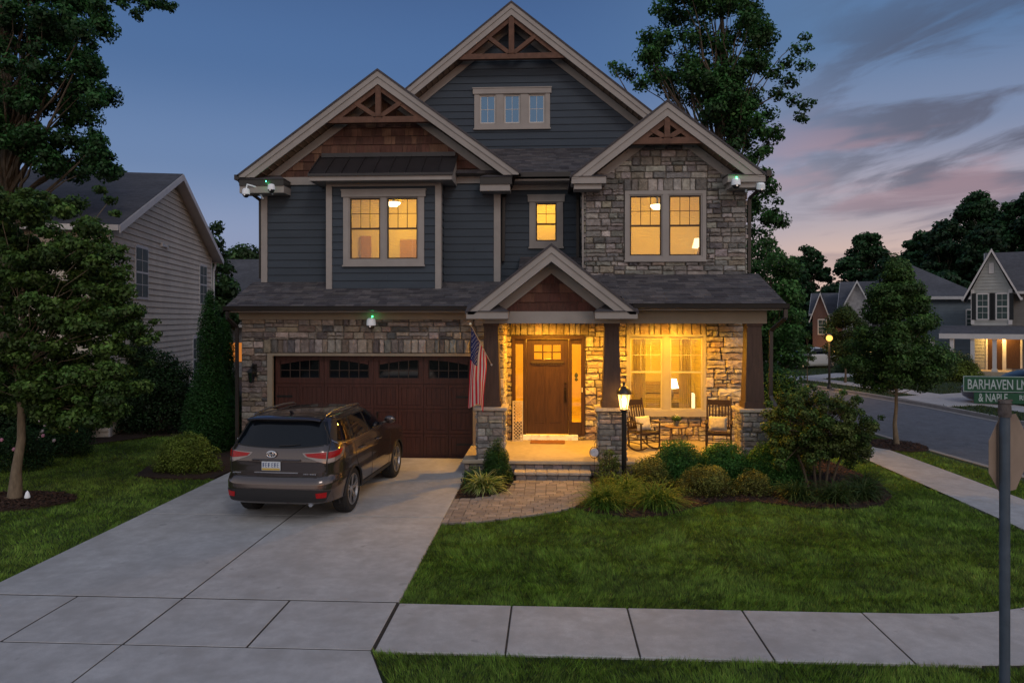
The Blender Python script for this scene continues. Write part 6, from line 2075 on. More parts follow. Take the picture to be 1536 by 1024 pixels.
# security cameras
CAMW = mat('camera_white_glow', (.85, .87, .92), .35, na=0, bump=0, emis=(.7, .85, 1), estr=.09); CAMD = mat('camera_dome', (.008, .008, .01), .08, na=0, bump=0, spec=.8)  # white housing gets an added faint glow, though it is no lamp
GLED = emat('green_led', (.05, 1, .25), 12); WLED = emat('white_led', (.7, .85, 1), 3.5)
def seccam(label, c, r=.085, arm=None, led=None, tilt=0., ring=False, group='white dome security cameras on the house'):
    t = thing('security_camera', label, 'security camera', c, 0, group)
    m = MB()
    m.lathe([(0, r * 1.5), (r * .6, r * 1.45), (r * .92, r * 1.15), (r, r * .4), (r, -r * .1), (r * .9, -r * .18)], (0, 0, 0), 'z', 20); M_ = Matrix.Rotation(tilt, 4, 'X'); m.xf(M_)
    m.build('housing', CAMW, t, smooth=True, local=True)
    m = MB(); m.sphere((0, 0, -r * .2), r * .82, 18, 12); m.lathe([(r * .95, -r * .18), (r * .95, -r * .32), (r * .8, -r * .34)], (0, 0, 0), 'z', 20); m.xf(M_); m.build('dome', CAMD, t, smooth=True, local=True)
    m = MB(); m.lathe([(0, 0), (r * .22, 0), (r * .22, -.01)], (0, -r * .92, -r * .35), 'y', 10); m.build('lens', CHR, t, local=True)
    if arm:
        m = MB(); m.tube(arm, r * .24, 8); m.build('arm', CAMW, t, smooth=True)
    if led:
        m = MB(); m.sphere((led[0] - c[0], led[1] - c[1], led[2] - c[2]), .016, 8, 6); m.build('indicator', GLED, t, local=True)
        light('led_light', 'POINT', (led[0], led[1] - .04, led[2] - .03), .22, (.1, 1, .3), .01)
x1_, z1_ = P(369, 291, 18.2); seccam('white dome camera hanging on a bracket off the far left eave corner', (x1_, 18.2, z1_), .095, arm=[(x1_ + .0, 18.2, z1_ + .1), (x1_ + .03, 18.2, z1_ + .24), (x1_ + .2, 18.3, z1_ + .2), (-7.45, 18.7, 6.52)])
x1_, z1_ = P(407, 284, 18.1); seccam('white camera with green light under the left eave return', (x1_, 18.1, z1_), .09, arm=[(x1_ - .1, 18.3, z1_ + .02), (x1_ - .12, 18.5, z1_ - .05)], led=(P(399, 272, 18.2)[0], 18.2, P(399, 272, 18.2)[1]))
x1_, z1_ = P(1104, 277, 17.05); seccam('white camera with green glow under the right gable return', (x1_, 17.05, z1_), .1, arm=[(x1_, 17.05, z1_ + .08), (x1_, 17.12, 6.56)], led=(x1_, 17.0, z1_ + .16))
x1_, z1_ = P(1141, 283, 17.1); seccam('white camera on a curved arm off the far right corner', (x1_, 17.1, z1_), .095, arm=[(x1_, 17.1, z1_ + .08), (x1_ - .1, 17.2, z1_ + .16), (x1_ - .25, 17.35, z1_ + .1), (4.6, 17.5, z1_)], tilt=.3)
x1_, z1_ = P(557, 487, 17.4); seccam('white camera with green glow above the garage door', (x1_, 17.38, z1_), .11, arm=[(x1_, 17.38, z1_ + .08), (x1_, 17.5, z1_ + .12), (x1_, 17.56, z1_ + .12)], led=(x1_ + .02, 17.42, z1_ + .2))
m = MB(); m.lathe([(0, .12), (.03, .08), (.05, 0), (.045, -.02), (0, -.02)], (G(41, 752)[0], G(41, 752)[1], .09), 'z', 10)
o = m.build('garden_figure', CAMW, None, origin=(G(41, 752)[0], G(41, 752)[1], .04), smooth=True); tag(o, 'tiny white pointed ornament in the mulch beside the young maple', 'ornament')

# ------------------------------------------------------------------ lamps inside
GL = emat('lamp_glow', (1, .72, .34), 9); GL2 = emat('shade_glow', (1, .66, .28), 3)
def ceil_lamp(label, c, r=.2):
    t = thing('ceiling_lamp', label, 'lamp', c); m = MB()
    m.lathe([(0, -.1), (r * .6, -.08), (r, 0), (r, .02), (0, .02)], (0, 0, 0), 'z', 20); m.build('shade', GL, t, smooth=True, local=True)
    m = MB(); m.lathe([(.03, .02), (.03, .2), (.09, .24), (.0, .25)], (0, 0, 0), 'z', 12); m.build('stem', BLACK, t, local=True)
def table_lamp(label, c, sc=1., on=None):
    t = thing('table_lamp', label, 'lamp', c); m = MB()
    m.lathe([(0, 0), (.08, 0), (.08, .02), (.03, .04), (.05, .16), (.02, .3), (.01, .42), (0, .42)], (0, 0, 0), 'z', 14); m.build('base', TW, t, smooth=True, local=True)
    m = MB(); m.lathe([(.18, .34), (.12, .6)], (0, 0, 0), 'z', 20, cap=False); m.build('shade', GL2 if on is None else on, t, smooth=True, local=True)
cx, cz = P(590, 305, 20.2); ceil_lamp('lit flush ceiling lamp seen through the bay window', (cx, 20.2, cz))
cx, cz = P(986, 309, 19.4); ceil_lamp('lit ceiling lamp seen through the right upper window', (cx, 19.4, cz), .19)
cx, cz = P(1048, 374, 20.5); table_lamp('lit table lamp behind the right upper window', (cx, 20.5, cz - .3))
m = MB(); m.bbox(cx - .25, cx + .25, 20.3, 20.7, 4.5, cz - .3, .01); o = m.build('nightstand', TW, None, origin=(cx, 20.5, 4.5)); tag(o, 'nightstand under the upstairs table lamp', 'nightstand')
cx, cz = P(1008, 576, 20.0); table_lamp('brightest lamp behind the porch window', (cx, 20.0, cz - .45), on=emat('bright_shade', (1, .78, .42), 7))
m = MB(); m.bbox(cx - .3, cx + .3, 19.7, 20.3, .36, cz - .45, .01); o = m.build('cabinet', TW, None, origin=(cx, 20, .36)); tag(o, 'low cabinet under the lamp behind the porch window', 'cabinet')
cx, cz = P(1033, 605, 20.8); 
m = MB(); m.bbox(cx - .14, cx + .14, 20.6, 20.9, .36, cz + .3, .02); o = m.build('lit_lantern', GL2, None, origin=(cx, 20.8, .36)); tag(o, 'tall glowing floor lantern behind the right porch window pane', 'lantern')
m = MB(); m.bbox(1.5, 3.9, 21.6, 22.5, .36, 1.15, .05); m.bbox(1.5, 3.9, 22.2, 22.5, 1.15, 1.5, .05); o = m.build('sofa', mat('sofa_fabric', (.3, .2, .1), .9, ns=20, na=.1, bump=.2), None, origin=(2.7, 22, .36)); tag(o, 'brown sofa far inside the room behind the porch window', 'sofa')

IW = (1, .52, .012)
light('bay_room_light', 'POINT', (-4.1, 20.0, 6.25), 84, IW, .12)
light('bedroom_light', 'POINT', (2.7, 19.4, 6.2), 82, IW, .12)
light('landing_light', 'POINT', (-.1, 20.2, 6.4), 40, (1, .54, .02), .1)
light('living_light', 'POINT', (2.9, 20.6, 2.9), 190, (1, .5, .025), .12)
light('hall_light', 'POINT', (0.0, 20.8, 2.9), 270, (1, .52, .035), .12)
def spot(loc, e):
    o = light('porch_downlight', 'SPOT', loc, e, (1, .46, .03), .07); o.data.spot_size = radians(168); o.data.spot_blend = .5
    return o
for x, y, e in ((-.05, 17.3, 540), (2.95, 17.3, 600), (1.4, 16.9, 200)):
    spot((x, y, 3.49), e)
    m = MB(); m.lathe([(.0, 3.508), (.06, 3.508), (.075, 3.505), (.08, 3.512), (.0, 3.516)], (x, y, 0), 'z', 18); m.build('recessed_light', GL, H)
# ------------------------------------------------------------------ sign post
_r = _ray(1507); sx_, sy_ = _r[0] * 5.2, _r[1] * 5.2
STEEL = mat('galvanised_steel', (.085, .115, .15), .5, ns=9, na=.2, bump=.1, metal=.4)
t = thing('street_sign', 'grey metal signpost carrying two green street name blades, at right edge', 'sign', (sx_, sy_, 0))
m = MB(); zt = CAMH - (606 - 478) * 5.2 / FPX
m.lathe([(.0, -.02), (.034, -.02), (.034, zt), (.0, zt)], (0, 0, 0), 'z', 18); m.build('post', STEEL, t, local=True, smooth=True)
m = MB(); m.lathe([(.04, zt - .09), (.043, zt - .06), (.04, zt), (.045, zt + .01), (.03, zt + .03), (0, zt + .03)], (0, 0, 0), 'z', 18); m.bbox(-.05, .05, -.012, .012, zt + .02, zt + .035, .003)
m.build('cap', mat('rusty_cap', (.1, .085, .08), .8, ns=30, na=.5, bump=.4), t, local=True)
GRNS = mat('sign_green', (.004, .075, .038), .45, ns=6, na=.15, bump=.02); GWH = mat('sign_white', (.36, .45, .46), .5, ns=20, na=.15, bump=0)
def text_mesh(name, s, size, mt, parent, loc, rz, sx=1., ext=.001):
    cu = bpy.data.curves.new(name, 'FONT'); cu.body = s; cu.size = size; cu.extrude = ext; cu.align_x = 'LEFT'; cu.offset = size * .012
    o = bpy.data.objects.new(name, cu); COL.objects.link(o)
    dg = bpy.context.evaluated_depsgraph_get(); me = bpy.data.meshes.new_from_object(o.evaluated_get(dg))
    bpy.data.objects.remove(o)
    M_ = Matrix.Translation(loc) @ Matrix.Rotation(rz, 4, 'Z') @ Matrix.Rotation(pi / 2, 4, 'X') @ Matrix.Diagonal((sx, 1, 1, 1))
    me.transform(M_); me.materials.clear(); me.materials.append(mt)
    q = bpy.data.objects.new(name, me); COL.objects.link(q); q.parent = parent
    return q
rzs = radians(-7)
def blade(z0, z1, xa, xb, txt, size, sxx, x0, extra=None):
    Rz = Matrix.Rotation(rzs, 4, 'Z')
    m = MB(); m.bbox(xa, xb, -.003, .003, z0, z1, .002); m.xf(Rz); bl = m.build('name_blade', GRNS, t, local=True)
    m = MB(); e = .004
    for y in (-.0045,): 
        m.box(xa + .002, xb - .002, y, y + .001, z0 + .002, z0 + .006); m.box(xa + .002, xb - .002, y, y + .001, z1 - .006, z1 - .002)
        m.box(xa + .002, xa + .006, y, y + .001, z0 + .006, z1 - .006); m.box(xb - .006, xb - .002, y, y + .001, z0 + .006, z1 - .006)
    m.xf(Rz)
    if extra is None: m.build('border', GWH, bl, local=True)
    text_mesh('lettering', txt, size, GWH, bl, Rz @ Vector((x0, -.0045, z0 + (z1 - z0) * .2)), rzs, sxx)
    if extra: text_mesh('lettering', extra, size * .6, GWH, bl, Rz @ Vector((x0 + .262, -.0045, z0 + (z1 - z0) * .38)), rzs, .9)
u5 = 5.2 / FPX
za, zb = CAMH - (588.5 - 478) * u5, CAMH - (564 - 478) * u5
blade(za, zb, -.272, .36, 'BARHAVEN LN', .098, .60, -.245)
za2 = CAMH - (605.5 - 478) * u5
blade(za2, za - .004, -.2, .3, '& NAPLE', .082, .60, -.172, 'RD')
# octagonal regulatory sign seen from behind
_r2 = _ray(1512)
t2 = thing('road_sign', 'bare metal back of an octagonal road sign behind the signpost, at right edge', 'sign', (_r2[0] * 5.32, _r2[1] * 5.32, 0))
m = MB(); rz_ = radians(63); zc = CAMH - (680 - 478) * 5.3 / FPX
pts = [(.3 * cos(pi / 8 + k * pi / 4), zc + .3 * sin(pi / 8 + k * pi / 4)) for k in range(8)]
m.prism(pts, 'y', -.002, .002); m.xf(Matrix.Rotation(radians(35), 4, 'Z')); m.build('plate', mat('sign_back_warm_lit', (.33, .255, .2), .5, ns=5, na=.15, bump=.05, metal=.2), t2, local=True)  # warm light on the bare metal is painted into this tan colour
m = MB(); m.box(-.02, .02, -.02, .02, -.02, zc + .3); m.xf(Matrix.Translation((.0, .03, 0))); m.build('post', mat('dark_channel', (.035, .045, .055), .5, na=.2, bump=.1), t2, local=True)

# ------------------------------------------------------------------ street lamp
lx2, ly2 = G(1244, 583)
t = thing('street_lamp', 'black street lamp with glowing amber globe on the far verge', 'street lamp', (lx2, ly2, 0))
zl = P(1244, 507, ly2)[1]
m = MB(); m.lathe([(0, 0), (.12, 0), (.1, .1), (.06, .2), (.05, zl - .25), (.09, zl - .2), (.05, zl - .16), (0, zl - .16)], (0, 0, 0), 'z', 14); m.build('post', BLACK, t, local=True)
m = MB(); m.sphere((0, 0, zl), .15, 18, 12); m.build('globe', emat('amber_globe', (1, .5, .1), 2.2), t, local=True, smooth=True)
m = MB(); m.lathe([(.12, zl + .14), (.1, zl + .2), (.02, zl + .24), (0, zl + .26)], (0, 0, 0), 'z', 14); m.build('cap', BLACK, t, local=True)
light('street_lamp_light', 'POINT', (lx2 - .35, ly2 - .25, zl), 150, (1, .5, .12), .2)

# far paths and drives
m = MB()
def gpoly(m, pts, z0, z1):
    p = [G(*q) for q in pts]
    if area(p) < 0: p = p[::-1]
    m.prism(p, 'z', z0, z1)
ribbon(m, offset_line(far_curb[3:10], -1.6), offset_line(far_curb[3:10], -2.9), -.02, .02)
m.prism([(14.9, 32.6), (15.35, 29.2), (27, 33.0), (27, 38.5)], 'z', -.02, .026)
m.prism([(12.9, 40.6), (12.4, 41.8), (22, 50.5), (26, 50)], 'z', -.02, .026)
tag(m.build('far_path', CW2), kind='structure')
rs = np.random.RandomState(19)   # far lawn texture: coarse blades
Pf = [(15.6, 24), (15.2, 31), (14.2, 36), (13, 40.2), (10.5, 47.5), (14, 60), (40, 60), (40, 24)]
x, y = scatter_poly(Pf, 90000, rs); n = len(x)
dd = np.hypot(x, y); k = rs.uniform(0, 1, n) < (26 / dd) ** 1.3
x, y = x[k], y[k]; n = len(x)
h = rs.uniform(.05, .12, n); w = rs.uniform(.012, .022, n); a = rs.uniform(0, 6.3, n)
V = np.stack([np.stack([x - w * np.cos(a), y - w * np.sin(a), 0 * x], 1), np.stack([x + w * np.cos(a), y + w * np.sin(a), 0 * x], 1), np.stack([x + .5 * h * np.sin(a * 3), y + .5 * h * np.cos(a * 3), h], 1)], 1).reshape(-1, 3)
inp = in_poly(x, y, [(14.9, 32.6), (15.35, 29.2), (27, 33.0), (27, 38.5)]) | in_poly(x, y, [(12.9, 40.6), (12.4, 41.8), (22, 50.5), (26, 50)])
sdw = [p for p in offset_line(far_curb[3:10], -1.5)] + [p for p in offset_line(far_curb[3:10], -3.0)][::-1]
inp |= in_poly(x, y, sdw)
V = V.reshape(-1, 3, 3)[~inp].reshape(-1, 3)
C = np.array([[.05, .085, .02]]) * rs.uniform(.5, 1.3, (len(V) // 3, 1))
tag(np_mesh('grass', V, np.arange(len(V)).reshape(-1, 3), 3, GRASSM, cols=C), kind='stuff')

# ------------------------------------------------------------------ neighbour houses
NROOF = mat('neighbour_shingle', (.09, .092, .105), .92, ns=5, na=.3, bump=.5, bs=12, bd=.02, stretch=(1, 1, 4), big=.2)
NTRIM = mat('neighbour_trim', (.6, .59, .6), .6, ns=3, na=.08, bump=0)
SIDN = mat('neighbour_siding', attr=True, rough=.8, ns=3, na=.1, bump=.2, big=.15)
NGL = mat('neighbour_glass', (.05, .08, .08), .5, ns=2, na=.3, bump=0, spec=.12)
def local_house(name, label, loc, rz): return thing(name, label, 'house', loc, rz)
def lap_gable(m, F, u0, u1, v0, ve, va, step, col, rnd, holes=()):
    """boards on a gable end: eaves ve, apex va"""
    uc = (u0 + u1) / 2
    reg = [(u0, v0), (u1, v0), (u1, ve), (uc, va), (u0, ve)]
    put_boards(m, F, u0, u1, v0, va, step, holes, reg, col, rnd, t1=.035)
def nwin(root, F, u0, u1, v0, v1, shutters=None, lit=None, name='window', tw=.09, trimm=None):
    """window on a frame function F(u,v,d)"""
    def bx(m, a, b, c, d, e0, e1):
        vs = [F(a, c, e0), F(b, c, e0), F(b, d, e0), F(a, d, e0), F(a, c, e1), F(b, c, e1), F(b, d, e1), F(a, d, e1)]
        m.add(vs, [(0, 1, 2, 3), (4, 5, 6, 7), (0, 1, 5, 4), (1, 2, 6, 5), (2, 3, 7, 6), (3, 0, 4, 7)])
    m = MB(); t = tw
    bx(m, u0 - t, u0, v0 - t, v1 + t, 0, .045); bx(m, u1, u1 + t, v0 - t, v1 + t, 0, .045); bx(m, u0, u1, v0 - t, v0, 0, .045); bx(m, u0, u1, v1, v1 + t * 1.3, 0, .05)
    vm = (v0 + v1) / 2; bx(m, u0, u1, vm - .03, vm + .03, 0, .058)
    w = m.build(name, trimm or NTRIM, root, local=True)
    m = MB(); bx(m, u0, u1, v0, v1, .03, .052); m.build('pane', lit or NGL, w, local=True)
    m = MB(); um = (u0 + u1) / 2; bx(m, um - .008, um + .008, v0, v1, .053, .058)
    for q in (.25, .75): bx(m, u0, u1, v0 + (v1 - v0) * q - .01, v0 + (v1 - v0) * q + .01, .053, .057)
    m.build('muntin', trimm or NTRIM, w, local=True)
    if shutters:
        for s in (-1, 1):
            m = MB(); e = u0 - t - .03 if s < 0 else u1 + t + .03
            bx(m, e, e + s * (u1 - u0) * .42, v0 - t, v1 + t, .02, .06)
            for i in range(12): vv = v0 + (v1 - v0) * (i + .5) / 12; bx(m, e + s * .05, e + s * ((u1 - u0) * .42 - .05), vv - .02, vv + .02, .06, .07)
            m.build('shutter', shutters, w, local=True)
    return w
def gable_block(root, x0, x1, y0, y1, ze, za, axis, ov=.35, mt=None, rake=NTRIM, name='roof'):
    """gable roof on a local box; axis 'y' -> ridge along y (gable faces -y), 'x' -> ridge along x"""
    m = MB(); tr = MB()
    if axis == 'y':
        c = (x0 + x1) / 2; hf = (x1 - x0) / 2; sl = (za - ze) / hf; z2 = ze - sl * ov
        for s in (-1, 1):
            xe = c + s * (hf + ov)
            pts = [(c, za + .12), (xe, z2 + .12), (xe, z2), (c, za)]
            m.prism(pts if s > 0 else pts[::-1], 'y', y0 - ov, y1 + ov)
            pt_ = [(c, za + .1), (xe, z2 + .1), (xe, z2 - .12), (c, za - .12)]
            tr.prism(pt_ if s > 0 else pt_[::-1], 'y', y0 - ov - .03, y0 - ov - .001); tr.prism(pt_ if s > 0 else pt_[::-1], 'y', y1 + ov + .001, y1 + ov + .03)
            tr.box(xe + s * .001, xe + s * .08, y0 - ov, y1 + ov, z2 - .06, z2 + .1)
            sf = [(c, za - .02), (xe, z2 - .02), (xe, z2 - .04), (c, za - .04)]
            tr.prism(sf if s > 0 else sf[::-1], 'y', y0 - ov, y0)
    else:
        c = (y0 + y1) / 2; hf = (y1 - y0) / 2; sl = (za - ze) / hf; z2 = ze - sl * ov
        for s in (-1, 1):
            ye = c + s * (hf + ov)
            pts = [(c, za + .12), (ye, z2 + .12), (ye, z2), (c, za)]
            m.prism(pts if s < 0 else pts[::-1], 'x', x0 - ov, x1 + ov)
            pt_ = [(c, za + .1), (ye, z2 + .1), (ye, z2 - .12), (c, za - .12)]
            for xx, xo in ((x0 - ov - .03, x0 - ov - .001), (x1 + ov + .001, x1 + ov + .03)): tr.prism(pt_ if s < 0 else pt_[::-1], 'x', xx, xo)
            tr.box(x0 - ov, x1 + ov, ye + (0.001 if s > 0 else -.08), ye + (.08 if s > 0 else -.001), z2 - .06, z2 + .1)
            for xx, xo in ((x0 - ov, x0), (x1, x1 + ov)):
                sf = [(c, za - .02), (ye, z2 - .02), (ye, z2 - .04), (c, za - .04)]
                tr.prism(sf if s < 0 else sf[::-1], 'x', xx, xo)
    r = m.build(name, mt or NROOF, root, local=True); tr.build('rake_trim', rake, r, local=True)
    return r
RN = random.Random(8)
# left neighbour: gable end faces +x (towards the big house)
A_ = Vector((-12.55, 20.3, 0)); B_ = Vector((-14.9, 31.6, 0))
dirn = (B_ - A_).normalized(); rzn = atan2(dirn.y, dirn.x) - pi / 2
LN = (B_ - A_).length
N1 = local_house('neighbour_house', 'taupe lap-sided gabled house beyond the lawn on the left', A_, rzn)
# local: y along the wall, x<0 is the house body, wall faces +x at x=0
ze, za = 6.1, 8.55
m = MB(); m.box(-10, -.02, 0, LN, -.1, ze)
m.prism([(0, ze), (LN, ze), (LN / 2, za)], 'x', -10, -.02); m.build('wall', mat('n_backing', (.22, .2, .18), .9, na=.1), N1, local=True)
m = MB(); wins = [(2.1, 3.15, 4.1, 5.65), (9.6, 10.6, 4.05, 5.6), (8.6, 10.1, .95, 2.6)]
lap_gable(m, frame_x(-.02), 0, LN, 0, ze, za, .2, (.62, .55, .47), RN, [(a, b, c, d) for a, b, c, d in wins])
m.build('siding', SIDN, N1, local=True)
m = MB(); put_boards(m, frame_y(0), -10, -.02, 0, ze, .2, [], None, (.62, .55, .47), RN, t1=.035); m.build('siding', SIDN, N1, local=True)
m = MB(); m.box(-.02, .03, -.03, .12, 0, ze); m.box(-.02, .03, LN - .12, LN + .03, 0, ze); m.box(-.02, .05, 4.6, 5.1, 5.92, 6.0); m.box(-.02, .07, 4.55, 4.65, 5.9, 6.05); m.box(-.02, .07, 5.1, 5.2, 5.88, 6.02); m.build('corner_trim', NTRIM, N1, local=True)
F = frame_x(-.02)
nwin(N1, F, *wins[0], tw=.07); nwin(N1, F, *wins[1], tw=.07)
w = nwin(N1, F, 8.6, 9.3, .95, 2.6); nwin(N1, F, 9.4, 10.1, .95, 2.6)
gable_block(N1, -10, 0, 0, LN, ze, za, 'x', .4)
m = MB(); m.beam((.12, LN + .3, ze - .2), (.08, LN + .05, ze - .6), .08, .07, up=(1, 0, 0)); m.beam((.08, LN + .05, ze - .6), (.08, LN + .05, .1), .08, .07, up=(1, 0, 0)); m.build('downspout', NTRIM, N1, local=True)
# house behind on the left
xl, _ = P(352, 440, 42)
N2 = local_house('neighbour_house', 'house glimpsed in the gap left of the garage, with orange-lit window', (xl - 2.2, 42, 0), 0)
m = MB(); m.box(0, 6, 0, 6, 0, 4.6); m.build('wall', mat('n2_wall', (.2, .19, .2), .9, na=.1), N2, local=True)
m = MB(); put_boards(m, frame_y(0), 0, 6, 0, 4.6, .22, [], None, (.22, .22, .24), RN); m.build('siding', SIDN, N2, local=True)
gable_block(N2, 0, 6, 0, 6, 4.9, 7.0, 'x', .4)
m = MB(); m.box(1.4, 3.4, -.06, -.02, .9, 2.0); m.build('lit_window', emat('orange_window', (1, .32, .06), .55), N2, local=True)
m = MB(); m.box(0, 6, -.5, -.02, 2.9, 3.05); m.box(1.35, 1.45, -.08, -.02, .8, 2.9); m.build('porch_trim', NTRIM, N2, local=True)

# right: grey house with porch
def hat(px, Y): return P(px, 500, Y)[0]
YA = 47.
xA0, xA1 = hat(1453, YA), hat(1522, YA)
zz = lambda py, Y: CAMH - (py - 478) * Y / FPX
NA = local_house('neighbour_house', 'grey sided house with shuttered windows and lit porch, across the road at right', (xA0, YA, 0), radians(-30))
wA = (xA1 - xA0) / 1.17; zeA = zz(436, YA); zaA = zz(380, YA)
m = MB(); m.box(.15, wA - .15, .02, 9, 0, zeA); m.prism([(.15, zeA), (wA - .15, zeA), (wA / 2, zaA - .2)], 'y', .02, 5); m.box(wA - .15, 13, 1.0, 9, 0, zeA); m.build('wall', mat('na_wall', (.15, .15, .15), .9, na=.1), NA, local=True)
m = MB(); s_ = zz(545, YA)
ww = [(wA * .2, wA * .2 + .52, zz(478, YA), zz(443, YA)), (wA * .62, wA * .62 + .52, zz(478, YA), zz(443, YA))]
lap_gable(m, frame_y(.02), .15, wA - .15, 0, zeA, zaA - .15, .2, (.36, .375, .37), RN, ww)
put_boards(m, frame_y(1.0), wA - .15, 13, 0, zeA, .2, [], None, (.2, .2, .2), RN)
m.build('siding', SIDN, NA, local=True)
SHU = mat('shutter_paint', (.012, .016, .02), .6, na=.1, bump=0)
F = frame_y(.0)
for w_ in ww: nwin(NA, F, *w_, shutters=SHU, tw=.07)
m = MB(); vx = wA / 2; m.box(vx - .13, vx + .13, -.04, .02, zz(413, YA), zz(398, YA)); m.build('gable_vent', NTRIM, NA, local=True)
m = MB(); m.box(0.12, .3, -.05, .03, zz(486, YA), zeA); m.box(wA - .32, wA - .12, -.05, .03, zz(486, YA), zeA); m.build('corner_trim', NTRIM, NA, local=True)
gable_block(NA, 0, wA, 0, 6, zeA, zaA, 'y', .3, name='roof')
gable_block(NA, wA - 1.2, 14, 1.0, 9, zeA, zaA + .1, 'x', .35, name='roof')
# porch
pz0, pz1 = zz(551, YA), zz(504, YA)
m = MB(); m.prism([(-2.0, zz(500, YA)), (.0, zz(488, YA)), (.0, zz(488, YA) - .15), (-2.0, zz(500, YA) - .15)], 'x', -1.5, wA + 2.2); m.build('roof', NROOF, NA, local=True)
m = MB(); m.box(-1.5, wA + 2.2, -2.08, -2.0, zz(506, YA), zz(499, YA)); m.box(-1.45, -1.3, -1.95, 0, zz(506, YA), zz(501, YA))
m.build('porch_beam', NTRIM, NA, local=True)
for px in (1428, 1458, 1489, 1521):
    x = (hat(px, YA) - xA0) / 1.17 - 1.0; m = MB(); m.box(x - .11, x + .11, -1.98, -1.76, pz0, zz(506, YA)); m.box(x - .15, x + .15, -2.02, -1.72, pz0, pz0 + .15); m.build('porch_column', NTRIM, NA, local=True)
m = MB(); m.box(-1.5, wA + 2.2, -2.05, 0, .0, pz0); m.build('porch_floor', CONC, NA, local=True)
m = MB(); m.box(wA * .42, wA * .42 + .75, -.03, .01, pz0, pz0 + 2.05); m.box(wA * .82, wA * .82 + .7, -.03, .01, pz0 + .1, pz0 + 2.0); dA = m.build('door', FDOOR, NA, local=True)
m = MB()
for a, b in ((wA * .42, .75), (wA * .82, .7)):
    m.box(a - .1, a, -.05, .01, pz0, pz0 + 2.15); m.box(a + b, a + b + .1, -.05, .01, pz0, pz0 + 2.15); m.box(a, a + b, -.05, .01, pz0 + 2.05, pz0 + 2.15)
m.build('door_trim', NTRIM, NA, local=True)
m = MB(); gl = (wA * .68, -.4, pz0 + 2.15); m.sphere(gl, .09, 10, 8); m.build('porch_light', emat('porch_globe', (1, .62, .2), 14), NA, local=True, smooth=True)
M_ = Matrix.Translation((xA0, YA, 0)) @ Matrix.Rotation(radians(-30), 4, 'Z')
light('neighbour_porch_light', 'POINT', M_ @ Vector((gl[0], -.65, gl[2])), 190, (1, .55, .14), .08)
# hip roofed blue house behind
YB = 56.
xB0, xB1 = hat(1352, YB), hat(1466, YB)
NB = local_house('neighbour_house', 'blue-grey sided house with big hipped roof behind the street tree', (xB0, YB, 0), 0)
wB = xB1 - xB0; zeB = zz(446, YB); zaB = zz(391, YB)
m = MB(); m.box(0, wB, 0, 10, 0, zeB); m.build('wall', mat('nb_wall', (.1, .12, .14), .9, na=.1), NB, local=True)
m = MB(); put_boards(m, frame_y(0), 0, wB, 0, zeB, .22, [], None, (.18, .225, .27), RN); m.build('siding', SIDN, NB, local=True)
m = MB(); o_ = .4; vs = [(-o_, -o_, zeB), (wB + o_, -o_, zeB), (wB + o_, 10 + o_, zeB), (-o_, 10 + o_, zeB), (wB * .50, 5, zaB), (wB * .54, 5, zaB)]
m.add(vs, [(0, 1, 5, 4), (1, 2, 5), (2, 3, 4, 5), (3, 0, 4), (0, 3, 2, 1)]); m.build('roof', NROOF, NB, local=True)
m = MB(); m.box(-o_, wB + o_, -o_ - .06, -o_, zeB - .2, zeB + .02); m.box(-o_, wB + o_, -o_, 0, zeB - .2, zeB - .16); m.build('fascia', NTRIM, NB, local=True)
nwin(NB, frame_y(0), wB * .86, wB * .86 + .7, zz(490, YB), zz(466, YB)); nwin(NB, frame_y(0), wB * .2, wB * .2 + .7, zz(490, YB), zz(466, YB))
# twin gabled house
YC = 60.
xC0, xC1 = hat(1262, YC), hat(1345, YC)
NC = local_house('neighbour_house', 'pale house with two steep white-trimmed gables behind the street lamp', (xC0, YC, 0), radians(-24))
wC = (xC1 - xC0) / 1.1; zeC = zz(462, YC); zaC = zz(424, YC)
m = MB(); m.box(0, wC + 2, .5, 9, 0, zeC); m.build('wall', mat('nc_wall', (.17, .17, .18), .9, na=.1), NC, local=True)
gable_block(NC, 0, wC + 2, .5, 9, zeC, zaC + .1, 'x', .3)
for a, b, lab in ((.1, 2.2, 0), (2.7, 4.6, 1)):
    m = MB(); m.box(a, b, -.2, .5, 0, zeC); m.prism([(a, zeC), (b, zeC), ((a + b) / 2, zaC - .1)], 'y', -.2, 3); m.build('wall', mat('nc_stone', (.34, .33, .34), .9, ns=4, na=.3, bump=.5), NC, local=True)
    gable_block(NC, a, b, -.2, 4, zeC, zaC, 'y', .25)
    nwin(NC, frame_y(-.2), (a + b) / 2 - .3, (a + b) / 2 + .3, zz(500, YC), zz(476, YC), tw=.08)
m = MB(); m.box(1.2, 2.8, -1.6, -.2, zz(512, YC), zz(506, YC)); m.prism([(1.1, zz(506, YC)), (2.9, zz(506, YC)), (2.0, zz(494, YC))], 'y', -1.6, -.2); m.box(1.25, 1.4, -1.6, -1.45, 0, zz(512, YC)); m.box(2.6, 2.75, -1.6, -1.45, 0, zz(512, YC)); m.build('entry_porch', NTRIM, NC, local=True)
for dx, zpy in ((.8, 522), (1.75, 521), (3.8, 527)):
    m = MB(); m.sphere((dx, -.5, zz(zpy, YC)), .15, 10, 8); m.build('porch_light', emat('far_globe', (1, .6, .22), 2), NC, local=True, smooth=True)
light('far_house_light', 'POINT', (xC0 + 1.8, YC - 1.6, 1.3), 60, (1, .55, .2), .2)
